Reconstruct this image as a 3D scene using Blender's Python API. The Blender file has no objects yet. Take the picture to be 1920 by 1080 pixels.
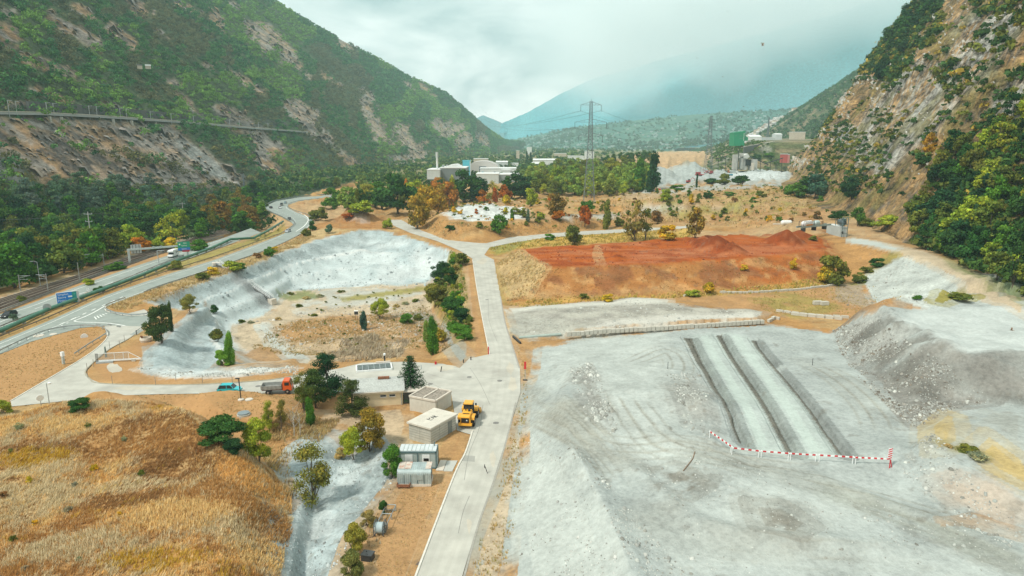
import bpy, bmesh, math, random
import numpy as np
from mathutils import Vector, Matrix
R = math.radians
rng = np.random.default_rng(7)
random.seed(7)
S = bpy.context.scene
COL = S.collection
# ------------------------------------------------------------------ camera model
CH = 45.0                      # drone height
F = 1280.0                     # focal length in photo pixels (1920 wide)
PITCH = math.atan(272 / 1280)
CP, SP = math.cos(PITCH), math.sin(PITCH)
def ray(px, py):
    a = (px - 960) / F; b = (540 - py) / F
    return Vector((a, CP + b * SP, -SP + b * CP))
def G(px, py, z=0.0):
    d = ray(px, py); t = (z - CH) / d.z
    return Vector((d.x * t, d.y * t, z))
def PD(px, py, Y):
    d = ray(px, py); t = Y / d.y
    return Vector((d.x * t, Y, CH + d.z * t))
def project(x, y, z):
    zc = y * CP - (z - CH) * SP; up = y * SP + (z - CH) * CP
    return 960 + F * x / zc, 540 - F * up / zc
def zat(p, py):
    b = (540 - py) / F
    dy = CP + b * SP; dz = -SP + b * CP
    return CH + dz * (p.y / dy)
cam = bpy.data.cameras.new('camera'); camo = bpy.data.objects.new('camera', cam); COL.objects.link(camo)
cam.sensor_width = 36; cam.lens = 36 * F / 1920; cam.clip_end = 40000; cam.clip_start = 0.5
camo.location = (0, 0, CH); camo.rotation_euler = (R(90) - PITCH, 0, 0)
S.camera = camo
# ------------------------------------------------------------------ numpy noise
def _h(ix, iy, s):
    n = (ix.astype(np.int64) * 374761393 + iy.astype(np.int64) * 668265263 + s * 1442695041) & 0x7fffffff
    n = ((n ^ (n >> 13)) * 1274126177) & 0x7fffffff
    n = (n ^ (n >> 16)) & 0xffff
    return n / 65535.0
def vnoise(x, y, s=0):
    xf = np.floor(x); yf = np.floor(y); u = x - xf; v = y - yf
    u = u * u * (3 - 2 * u); v = v * v * (3 - 2 * v)
    a = _h(xf, yf, s); b = _h(xf + 1, yf, s); c = _h(xf, yf + 1, s); d = _h(xf + 1, yf + 1, s)
    return (a * (1 - u) + b * u) * (1 - v) + (c * (1 - u) + d * u) * v
def fbm(x, y, sc, o=4, s=0, rough=.5):
    r = 0; a = 1; t = 0; f = 1.0 / sc
    for i in range(o):
        r = r + a * vnoise(x * f + i * 17.3, y * f - i * 9.1, s + i * 7); t += a; a *= rough; f *= 2.03
    return r / t
def sst(a, b, x):
    t = np.clip((x - a) / (b - a), 0, 1); return t * t * (3 - 2 * t)
# ------------------------------------------------------------------ polygon distances
def seg_d(x, y, pts, closed):
    P = np.asarray(pts, float); n = len(P)
    best = np.full(x.shape, 1e18)
    if n == 1: return np.hypot(x - P[0, 0], y - P[0, 1])
    for i in range(n if closed else n - 1):
        ax, ay = P[i][:2]; bx, by = P[(i + 1) % n][:2]
        dx, dy = bx - ax, by - ay; L = dx * dx + dy * dy + 1e-12
        t = np.clip(((x - ax) * dx + (y - ay) * dy) / L, 0, 1)
        best = np.minimum(best, (x - ax - t * dx) ** 2 + (y - ay - t * dy) ** 2)
    return np.sqrt(best)
def inside(x, y, pts):
    P = np.asarray(pts, float); n = len(P); r = np.zeros(x.shape, bool)
    for i in range(n):
        ax, ay = P[i][:2]; bx, by = P[(i + 1) % n][:2]
        if ay == by: continue
        c = ((ay > y) != (by > y)) & (x < (bx - ax) * (y - ay) / (by - ay) + ax)
        r ^= c
    return r
def sdist(x, y, pts, pad=60.0):
    """signed distance, positive inside; far outside points give -pad"""
    P = np.asarray([p[:2] for p in pts], float)
    o = np.full(x.shape, -pad)
    m = (x > P[:, 0].min() - pad) & (x < P[:, 0].max() + pad) & (y > P[:, 1].min() - pad) & (y < P[:, 1].max() + pad)
    if m.any():
        xs, ys = x[m], y[m]; d = seg_d(xs, ys, P, True)
        o[m] = np.where(inside(xs, ys, P), d, -d)
    return o
def gp(pts, z=0.0): return [G(p[0], p[1], z) for p in pts]
# ------------------------------------------------------------------ tagging / meshes
def tag(o, label=None, cat=None, group=None, kind=None):
    if label: o['label'] = label
    if cat: o['category'] = cat
    if group: o['group'] = group
    if kind: o['kind'] = kind
    return o
def link(name, me, mat=None, parent=None):
    o = bpy.data.objects.new(name, me); COL.objects.link(o)
    if mat is not None and me is not None and not me.materials:
        for m in (mat if isinstance(mat, (list, tuple)) else [mat]): me.materials.append(m)
    if parent is not None: o.parent = parent
    return o
def empty(name, loc, rz=0.0, **k):
    o = bpy.data.objects.new(name, None); COL.objects.link(o); o.empty_display_size = .3
    o.location = loc; o.rotation_euler = (0, 0, rz); tag(o, **k); return o
def np_mesh(name, V, Fq, cols=None, smooth=False):
    """V (n,3); Fq (m,k) ints of one size k; cols per-vertex rgba"""
    V = np.ascontiguousarray(V, np.float32); Fq = np.ascontiguousarray(Fq, np.int32)
    me = bpy.data.meshes.new(name); m, k = Fq.shape
    me.vertices.add(len(V)); me.vertices.foreach_set('co', V.ravel())
    me.loops.add(m * k); me.loops.foreach_set('vertex_index', Fq.ravel())
    me.polygons.add(m); me.polygons.foreach_set('loop_start', np.arange(0, m * k, k, dtype=np.int32))
    me.polygons.foreach_set('loop_total', np.full(m, k, np.int32))
    if smooth: me.polygons.foreach_set('use_smooth', np.ones(m, bool))
    me.update(calc_edges=True)
    if cols is not None:
        a = me.color_attributes.new('Col', 'FLOAT_COLOR', 'POINT')
        c = np.ones((len(V), 4), np.float32); c[:, :cols.shape[1]] = cols
        a.data.foreach_set('color', c.ravel())
    return me
class MB:
    """collects shapes into one mesh"""
    def __init__(s): s.v = []; s.f = []
    def add(s, v, f):
        n = len(s.v); s.v += [tuple(p) for p in v]; s.f += [tuple(i + n for i in q) for q in f]; return s
    def box(s, c, d, rz=0.0, top=1.0, M=None):
        x, y, z = d[0] / 2, d[1] / 2, d[2] / 2
        v = [(-x, -y, -z), (x, -y, -z), (x, y, -z), (-x, y, -z), (-x * top, -y * top, z), (x * top, -y * top, z), (x * top, y * top, z), (-x * top, y * top, z)]
        m = Matrix.Translation(c) @ Matrix.Rotation(rz, 4, 'Z')
        if M is not None: m = M @ m
        return s.add([m @ Vector(p) for p in v], [(3, 2, 1, 0), (4, 5, 6, 7), (0, 1, 5, 4), (1, 2, 6, 5), (2, 3, 7, 6), (3, 0, 4, 7)])
    def tube(s, pts, r, n=8, cap=True):
        pts = [Vector(p) for p in pts]; k = len(pts)
        rr = r if isinstance(r, (list, tuple)) else [r] * k
        v = []; f = []
        for i, p in enumerate(pts):
            t = (pts[min(i + 1, k - 1)] - pts[max(i - 1, 0)])
            t = t.normalized() if t.length > 1e-9 else Vector((0, 0, 1))
            a = t.cross(Vector((0, 0, 1)) if abs(t.z) < .95 else Vector((1, 0, 0))).normalized(); b = t.cross(a)
            for j in range(n):
                w = 2 * math.pi * (j + .5) / n
                v.append(p + (a * math.cos(w) + b * math.sin(w)) * rr[i])
        for i in range(k - 1):
            for j in range(n):
                q = (j + 1) % n
                f.append((i * n + j, i * n + q, (i + 1) * n + q, (i + 1) * n + j))
        if cap: f += [tuple(range(n))[::-1], tuple(range((k - 1) * n, k * n))]
        return s.add(v, f)
    def beam(s, a, b, w, h=None):
        a, b = Vector(a), Vector(b); h = h or w; t = (b - a).normalized()
        u = t.cross(Vector((0, 0, 1)) if abs(t.z) < .95 else Vector((0, 1, 0))).normalized(); q = u.cross(t)
        v = [p + u * (i * w / 2) + q * (j * h / 2) for p in (a, b) for i, j in ((-1, -1), (1, -1), (1, 1), (-1, 1))]
        return s.add(v, [(3, 2, 1, 0), (4, 5, 6, 7), (0, 1, 5, 4), (1, 2, 6, 5), (2, 3, 7, 6), (3, 0, 4, 7)])
    def prism(s, prof, axis, lo, hi, taper=None):
        """profile of (u,w) points extruded along x ('x': u=y,w=z) or y ('y': u=x,w=z)"""
        n = len(prof); v = []
        for e in (lo, hi):
            for u, w in prof: v.append((e, u, w) if axis == 'x' else (u, e, w))
        if taper:
            v = [taper(Vector(p)) for p in v]
        f = [tuple(range(n))[::-1], tuple(range(n, 2 * n))] + [(i, (i + 1) % n, n + (i + 1) % n, n + i) for i in range(n)]
        return s.add(v, f)
    def quad(s, a, b, c, d): return s.add([a, b, c, d], [(0, 1, 2, 3)])
    def lathe(s, prof, c=(0, 0, 0), n=20, axis='z'):
        v = []; f = []; c = Vector(c)
        for r, h in prof:
            for j in range(n):
                w = 2 * math.pi * j / n; x, y = r * math.cos(w), r * math.sin(w)
                v.append(c + (Vector((x, y, h)) if axis == 'z' else Vector((h, x, y)) if axis == 'x' else Vector((x, h, y))))
        for i in range(len(prof) - 1):
            for j in range(n): f.append((i * n + j, i * n + (j + 1) % n, (i + 1) * n + (j + 1) % n, (i + 1) * n + j))
        f += [tuple(range(n))[::-1], tuple(range((len(prof) - 1) * n, len(prof) * n))]
        return s.add(v, f)
    def build(s, name, mat, parent=None, bevel=0.0, smooth=False, loc=None, rz=0.0):
        me = bpy.data.meshes.new(name); me.from_pydata(s.v, [], s.f)
        bm = bmesh.new(); bm.from_mesh(me)
        bmesh.ops.recalc_face_normals(bm, faces=bm.faces)
        if bevel > 0:
            bmesh.ops.bevel(bm, geom=[e for e in bm.edges if len(e.link_faces) == 2 and e.calc_face_angle(0) > .5], offset=bevel, segments=2, affect='EDGES', clamp_overlap=True)
        bm.to_mesh(me); bm.free()
        if smooth:
            for p in me.polygons: p.use_smooth = True
        me.update()
        o = link(name, me, mat, parent)
        if loc is not None: o.location = loc
        if rz: o.rotation_euler = (0, 0, rz)
        return o
def kids(o): return [c for c in o.children]
def copy_tree(o, parent=None):
    c = o.copy(); COL.objects.link(c)
    if parent is not None: c.parent = parent
    for ch in list(o.children): copy_tree(ch, c)
    return c
# ------------------------------------------------------------------ materials
def nt(name):
    m = bpy.data.materials.new(name); m.use_nodes = True; t = m.node_tree
    return m, t, t.nodes['Principled BSDF'], t.nodes.new, t.links.new
def mat(name, col, rough=.7, metal=0.0, var=.12, scale=2.0, bump=0.0, dirt=None, dirt_scale=.6, dirt_amt=.5):
    """painted / plain surface with fine procedural mottling"""
    m, t, b, N, L = nt(name)
    b.inputs['Roughness'].default_value = rough; b.inputs['Metallic'].default_value = metal
    tc = N('ShaderNodeTexCoord'); n = N('ShaderNodeTexNoise'); n.inputs['Scale'].default_value = scale; n.inputs['Detail'].default_value = 6
    L(tc.outputs['Object'], n.inputs['Vector'])
    mp = N('ShaderNodeMapRange'); mp.inputs[1].default_value = .3; mp.inputs[2].default_value = .7; mp.inputs[3].default_value = 1 - var; mp.inputs[4].default_value = 1 + var
    L(n.outputs['Fac'], mp.inputs[0])
    mx = N('ShaderNodeMix'); mx.data_type = 'RGBA'; mx.blend_type = 'MULTIPLY'; mx.inputs[0].default_value = 1
    mx.inputs[6].default_value = (*col, 1); L(mp.outputs[0], mx.inputs[7]); out = mx.outputs[2]
    if dirt:
        n2 = N('ShaderNodeTexNoise'); n2.inputs['Scale'].default_value = dirt_scale; n2.inputs['Detail'].default_value = 8; n2.inputs['Roughness'].default_value = .7
        L(tc.outputs['Object'], n2.inputs['Vector'])
        m2 = N('ShaderNodeMapRange'); m2.inputs[1].default_value = .48; m2.inputs[2].default_value = .68; m2.inputs[4].default_value = dirt_amt
        L(n2.outputs['Fac'], m2.inputs[0])
        mm = N('ShaderNodeMix'); mm.data_type = 'RGBA'; L(m2.outputs[0], mm.inputs[0]); L(out, mm.inputs[6]); mm.inputs[7].default_value = (*dirt, 1); out = mm.outputs[2]
    L(out, b.inputs['Base Color'])
    if bump:
        bp = N('ShaderNodeBump'); bp.inputs['Strength'].default_value = bump; bp.inputs['Distance'].default_value = .05
        L(n.outputs['Fac'], bp.inputs['Height']); L(bp.outputs[0], b.inputs['Normal'])
    return m
def vcol_mat(name, fine=.35, fs=1.6, ms=.18, bump=.6, bdist=.25, speck=0.0, rough=.95, amt=.35, strata=None):
    """vertex-colour albedo broken up by several scales of noise"""
    m, t, b, N, L = nt(name)
    b.inputs['Roughness'].default_value = rough; b.inputs['Specular IOR Level'].default_value = .15
    at = N('ShaderNodeAttribute'); at.attribute_name = 'Col'; tc = N('ShaderNodeTexCoord')
    def noise(sc, d=8, r=.6):
        n = N('ShaderNodeTexNoise'); n.inputs['Scale'].default_value = sc; n.inputs['Detail'].default_value = d; n.inputs['Roughness'].default_value = r
        L(tc.outputs['Object'], n.inputs['Vector']); return n
    a = noise(fs, 5, .75); c = noise(ms, 6, .65)
    ad = N('ShaderNodeMath'); ad.operation = 'ADD'; L(a.outputs['Fac'], ad.inputs[0]); L(c.outputs['Fac'], ad.inputs[1])
    mp = N('ShaderNodeMapRange'); mp.inputs[1].default_value = .65; mp.inputs[2].default_value = 1.35; mp.inputs[3].default_value = 1 - amt; mp.inputs[4].default_value = 1 + amt
    hsum = ad
    if strata:
        sc, rx, rz, k = strata
        mpp = N('ShaderNodeMapping'); mpp.inputs['Rotation'].default_value = (rx, 0, rz); mpp.inputs['Scale'].default_value = (sc * .3, sc * .3, sc); L(tc.outputs['Object'], mpp.inputs['Vector'])
        sn = N('ShaderNodeTexNoise'); sn.inputs['Scale'].default_value = 1; sn.inputs['Detail'].default_value = 7; sn.inputs['Roughness'].default_value = .7; sn.inputs['Distortion'].default_value = .6; L(mpp.outputs[0], sn.inputs['Vector'])
        sm = N('ShaderNodeMath'); sm.operation = 'MULTIPLY_ADD'; L(sn.outputs['Fac'], sm.inputs[0]); sm.inputs[1].default_value = k; sm.inputs[2].default_value = -k / 2
        a2 = N('ShaderNodeMath'); a2.operation = 'ADD'; L(ad.outputs[0], a2.inputs[0]); L(sm.outputs[0], a2.inputs[1]); hsum = a2
    ad = hsum
    L(ad.outputs[0], mp.inputs[0])
    # alpha of the attribute holds how rough the ground is: mix the mottling in by it
    mr = N('ShaderNodeMix'); mr.data_type = 'FLOAT'; L(at.outputs['Alpha'], mr.inputs[0]); mr.inputs[2].default_value = 1; L(mp.outputs[0], mr.inputs[3])
    mx = N('ShaderNodeMix'); mx.data_type = 'RGBA'; mx.blend_type = 'MULTIPLY'; mx.inputs[0].default_value = 1
    L(at.outputs['Color'], mx.inputs[6]); L(mr.outputs[0], mx.inputs[7])
    L(mx.outputs[2], b.inputs['Base Color'])
    ml = N('ShaderNodeMath'); ml.operation = 'MULTIPLY'; L(ad.outputs[0], ml.inputs[0]); L(at.outputs['Alpha'], ml.inputs[1])
    bp = N('ShaderNodeBump'); bp.inputs['Strength'].default_value = bump; bp.inputs['Distance'].default_value = bdist
    L(ml.outputs[0], bp.inputs['Height']); L(bp.outputs[0], b.inputs['Normal'])
    return m
def leaf_mat(name, tint=True, trans=.25):
    m = bpy.data.materials.new(name); m.use_nodes = True; t = m.node_tree; t.nodes.clear(); N = t.nodes.new; L = t.links.new
    at = N('ShaderNodeAttribute'); at.attribute_name = 'Col'; out = at.outputs['Color']
    if tint:
        oi = N('ShaderNodeObjectInfo'); mx = N('ShaderNodeMix'); mx.data_type = 'RGBA'; mx.blend_type = 'MULTIPLY'; mx.inputs[0].default_value = 1
        L(out, mx.inputs[6]); L(oi.outputs['Color'], mx.inputs[7]); out = mx.outputs[2]
    d = N('ShaderNodeBsdfDiffuse'); tr = N('ShaderNodeBsdfTranslucent'); L(out, d.inputs[0]); L(out, tr.inputs[0])
    ms = N('ShaderNodeMixShader'); ms.inputs[0].default_value = trans; L(d.outputs[0], ms.inputs[1]); L(tr.outputs[0], ms.inputs[2])
    o = N('ShaderNodeOutputMaterial'); L(ms.outputs[0], o.inputs[0]); return m
# ================================================================== GROUND
# road footprints (photo pixels on the z=0 site level)
SERVICE = [(658,1400),(768,1110),(848,900),(868,858),(884,815),(857,807),(851,768),(846,738),(797,729),(770,742),(690,736),(600,735),(540,738),(430,737),(300,739),(200,742),(120,752),(22,762),(20,752),(100,705),(150,675),(183,652),(201,632),(196,612),(190,600),(270,580),(290,592),(262,620),(240,636),(205,655),(175,680),(160,697),(168,710),(190,719),(300,722),(400,720),(500,713),(560,703),(640,690),(680,680),(760,678),(830,682),(862,690),(880,672),(918,664),(905,600),(894,540),(886,485),(862,470),(820,452),(770,437),(738,423),(728,412),(752,412),(790,432),(840,450),(890,455),(912,456),(960,444),(1040,437),(1100,433),(1200,428),(1300,422),(1310,427),(1200,434),(1100,440),(1020,446),(955,456),(918,464),(908,478),(926,487),(936,540),(946,600),(958,640),(975,690),(976,735),(950,820),(925,900),(893,990),(858,1110),(773,1400)]
RAMP = [(-300,762),(-60,664),(0,640),(100,598),(200,553),(300,519),(400,488),(490,455),(532,438),(550,421),(543,413),(527,405),(508,397),(497,391),(498,386),(518,377),(560,370),(610,366),(668,364),(668,368),(612,371),(560,377),(540,384),(541,390),(556,398),(577,406),(587,411),(584,420),(563,440),(500,470),(400,504),(300,537),(200,574),(196,582),(290,594),(270,612),(205,610),(150,615),(60,640),(0,664),(-60,690),(-300,796)]
MOTORWAY = [(-400,754),(-120,638),(0,589),(50,572),(150,535),(245,502),(330,474),(420,446),(470,428),(490,436),(420,462),(345,488),(300,500),(230,527),(120,570),(0,617),(-120,668),(-400,789)]
RAILBED = [(-400,729),(-160,625),(0,556),(150,511),(240,479),(300,462),(420,425),(430,436),(310,472),(240,498),(105,545),(0,583),(-160,651),(-400,755)]
ROADS = [gp(SERVICE), gp(RAMP), gp(MOTORWAY), gp(RAILBED)]
PIT_O = gp([(270,563),(345,540),(420,514),(475,495),(530,472),(600,449),(680,432),(722,433),(765,447),(810,460),(845,470),(856,485),(866,530),(872,570),(878,606),(884,634),(862,664),(820,682),(760,674),(690,674),(640,682),(560,690),(500,692),(430,702),(330,706),(275,697),(270,680),(280,660),(302,640),(327,612),(352,598),(390,574),(340,580),(300,574)])
PIT_I = gp([(440,612),(500,588),(535,562),(560,540),(640,532),(720,532),(790,522),(806,545),(800,580),(825,612),(806,642),(700,657),(620,667),(540,664),(480,657),(430,640)], -11)
MOUND_O = gp([(-320,850),(-100,800),(0,778),(60,766),(130,752),(230,751),(330,764),(420,800),(500,850),(545,890),(562,930),(570,1000),(570,1100),(560,1400),(-600,1400)])
MOUND_I = gp([(-250,900),(-60,830),(50,796),(180,768),(280,772),(345,808),(395,850),(425,900),(430,960),(380,1020),(330,1080),(250,1300),(-400,1300)], 5.5)
RISE_O = gp([(320,744),(380,741),(430,740),(490,741),(560,748),(620,775),(560,822),(430,800),(340,772)])
RISE_I = gp([(375,737),(430,732.5),(478,735),(520,752),(540,778),(480,796),(420,776)], 1.7)
GULLY_O = gp([(690,800),(735,850),(742,900),(700,950),(650,1010),(625,1100),(605,1300),(540,1300),(540,1100),(555,980),(575,900),(590,850),(640,812)])
GULLY_I = gp([(648,865),(620,900),(592,960),(574,1050),(562,1200)], -1.7)
YARD_O = gp([(983,780),(1003,700),(1008,655),(1085,637),(1300,612),(1440,606),(1600,600),(1800,572),(2300,560),(2800,900),(2500,1500),(965,1500),(940,1100),(968,950),(982,850)])
YARD_I = gp([(1075,872),(1120,950),(1180,1090),(1220,1500),(2300,1500),(2500,950),(2200,600),(1700,590),(1450,620),(1290,634),(1120,664),(1085,700),(1060,750),(1062,800)], 2.5)
BENCH_O = gp([(953,577),(1000,570),(1180,556),(1440,580),(1500,598),(1440,610),(1260,620),(1070,632),(975,640)])
BENCH_I = gp([(1080,586),(1200,566),(1400,584),(1425,599),(1260,611),(1080,622)], 1.9)
HEAP_O = gp([(1555,622),(1590,668),(1640,715),(1665,752),(1715,804),(1770,775),(1860,795),(2050,835),(2500,800),(2200,560),(1800,558),(1640,576)], 1.5)
HEAP_I = gp([(1650,588),(1683,624),(1722,641),(1758,676),(1800,693),(1880,700),(2000,705),(2300,690),(2100,590),(1800,572)], 7.5)
KNOLL_O = gp([(1690,885),(1715,815),(1775,765),(1900,752),(2200,770),(2300,1040),(1980,1020),(1800,962),(1720,930)], 3)
KNOLL_I = gp([(1735,835),(1790,795),(1900,795),(2100,810),(2100,940),(1900,905),(1800,862)], 6.5)
PLAT_O = gp([(915,505),(938,562),(962,574),(1100,567),(1250,557),(1450,546),(1565,530),(1650,495),(1640,470),(1560,462),(1400,468),(1250,474),(1110,480),(980,488)])
PLAT_I = gp([(972,466),(1110,458),(1300,443),(1480,436),(1540,446),(1545,470),(1480,476),(1400,484),(1300,490),(1130,497),(1020,500)], 7)
RB_O = gp([(1350,425),(1500,462),(1560,505),(1610,525),(1665,562),(1740,576),(1850,590),(1960,640),(2300,800),(2800,600),(2200,380),(1500,330),(1350,380)], 1)
RB_I = gp([(1480,425),(1585,450),(1690,472),(1755,492),(1830,533),(1905,578),(2200,720),(2500,560),(1900,420),(1650,400),(1480,385)], 8)
MIDP_O = gp([(772,420),(830,450),(900,455),(960,444),(1040,436),(1200,427),(1300,416),(1340,395),(1200,365),(1000,360),(850,366)])
MIDP_I = gp([(826,407),(870,390),(960,383),(1060,386),(1092,391),(1080,402),(1000,412),(900,420),(845,419)], 6)
HILL_O = gp([(1100,400),(1200,406),(1400,410),(1560,408),(1600,380),(1480,332),(1300,340),(1150,362)], 2)
HILL_I = gp([(1180,370),(1300,362),(1420,352),(1480,357),(1500,371),(1400,375),(1250,374)], 10)
DRY_O = gp([(1080,345),(1180,336),(1280,326),(1345,318),(1400,304),(1390,292),(1150,292)], 6)
DRY_I = gp([(1160,298),(1200,291),(1255,286),(1325,284),(1335,289),(1240,295)], 24)
DRY2_O = gp([(1020,330),(1090,326),(1110,312),(1000,310)], 4)
DRY2_I = gp([(1045,314),(1080,311)], 12)
TR = [[G(*a, z) for a, z in zip(q, (1.3, 1.3, 4.0, 4.0))] for q in ([(1273,627),(1305,627),(1410,848),(1372,843)], [(1333,623),(1361,623),(1509,862),(1462,854)], [(1398,633),(1425,635),(1604,868),(1558,857)])]
def slot(p):  # deeper slot along the right wall of a trench
    a, b, c, d = [Vector(q) for q in p]
    return [a.lerp(b, .56) + (d - a) * .03, a.lerp(b, .84) + (d - a) * .03, d.lerp(c, .84), d.lerp(c, .56)]
RED_CONES = [(G(1342, 466, 7), 12.6, .66), (G(1372, 473, 7), 10.9, .64), (G(1318, 459, 7), 10.6, .5), (G(1473, 455, 7), 12.7, .7), (G(1500, 447, 7), 10.6, .42), (G(1158, 484, 7), 8.6, .42)]
GREY_CONES = [(G(1235, 333, 8), 22, .55), (G(1288, 324, 8), 25, .5), (G(1410, 318, 8), 14, .4), (G(1440, 296, 10), 30, .35), (G(1450, 330, 8), 15, .25), (G(1212, 338, 8), 19, .6), (G(665, 408, 0), 9, .8), (G(680, 411, 0), 7, .7)]
def blend(h, x, y, outer, inner, zin, prof=lambda t: t, line=False, lower=False):
    d = sdist(x, y, outer); m = d > 0
    if not m.any(): return h
    xs, ys = x[m], y[m]
    I = [p[:2] for p in inner]
    if line: di = seg_d(xs, ys, I, False)
    else: di = np.where(inside(xs, ys, I), 0.0, seg_d(xs, ys, I, True))
    t = prof(d[m] / (d[m] + di + 1e-6))
    z = zin(xs, ys) if callable(zin) else zin
    h = h.copy(); h[m] = h[m] + (z - h[m]) * t
    return h
def smooth2(pts, n=5):
    P = [Vector(p) for p in pts]; o = []
    for i in range(len(P) - 1):
        p0, p1, p2, p3 = P[max(i - 1, 0)], P[i], P[i + 1], P[min(i + 2, len(P) - 1)]
        for k in range(n):
            t = k / n; o.append(.5 * (2 * p1 + (p2 - p0) * t + (2 * p0 - 5 * p1 + 4 * p2 - p3) * t * t + (3 * p1 - p0 - 3 * p2 + p3) * t ** 3))
    return o + [P[-1]]
RUTS = [([(985,728),(1060,790),(1140,880),(1230,985),(1330,1110)], 0), ([(990,740),(1080,820),(1160,930),(1240,1100)], 0), ([(1010,745),(1120,850),(1290,870),(1420,910),(1600,955),(1780,1010),(1960,1085)], 0), ([(1180,1000),(1350,1040),(1520,1060),(1700,1060)], 0), ([(1150,720),(1190,800),(1260,870),(1420,890),(1600,905)], 0), ([(1160,690),(1250,650),(1270,700),(1210,780)], 0), ([(1450,640),(1560,700),(1640,790),(1660,850)], 0), ([(1740,640),(1850,650),(2000,700)], 0), ([(1720,610),(1850,615),(2000,640)], 0)]
def smp(t): return t * t * (3 - 2 * t)
def pit_prof(t):
    s = .35 * t + .65 * (np.floor(t * 3) + sst(.12, .62, t * 3 - np.floor(t * 3))) / 3
    return np.clip(s, 0, 1)
RL0, RL1 = G(0, 548, 0), G(240, 474, 0)
RLN = Vector((-(RL1 - RL0).y, (RL1 - RL0).x, 0)).normalized()
def road_sd(x, y):
    d = np.full(x.shape, -60.0)
    for r in ROADS: d = np.maximum(d, sdist(x, y, r))
    return d
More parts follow.
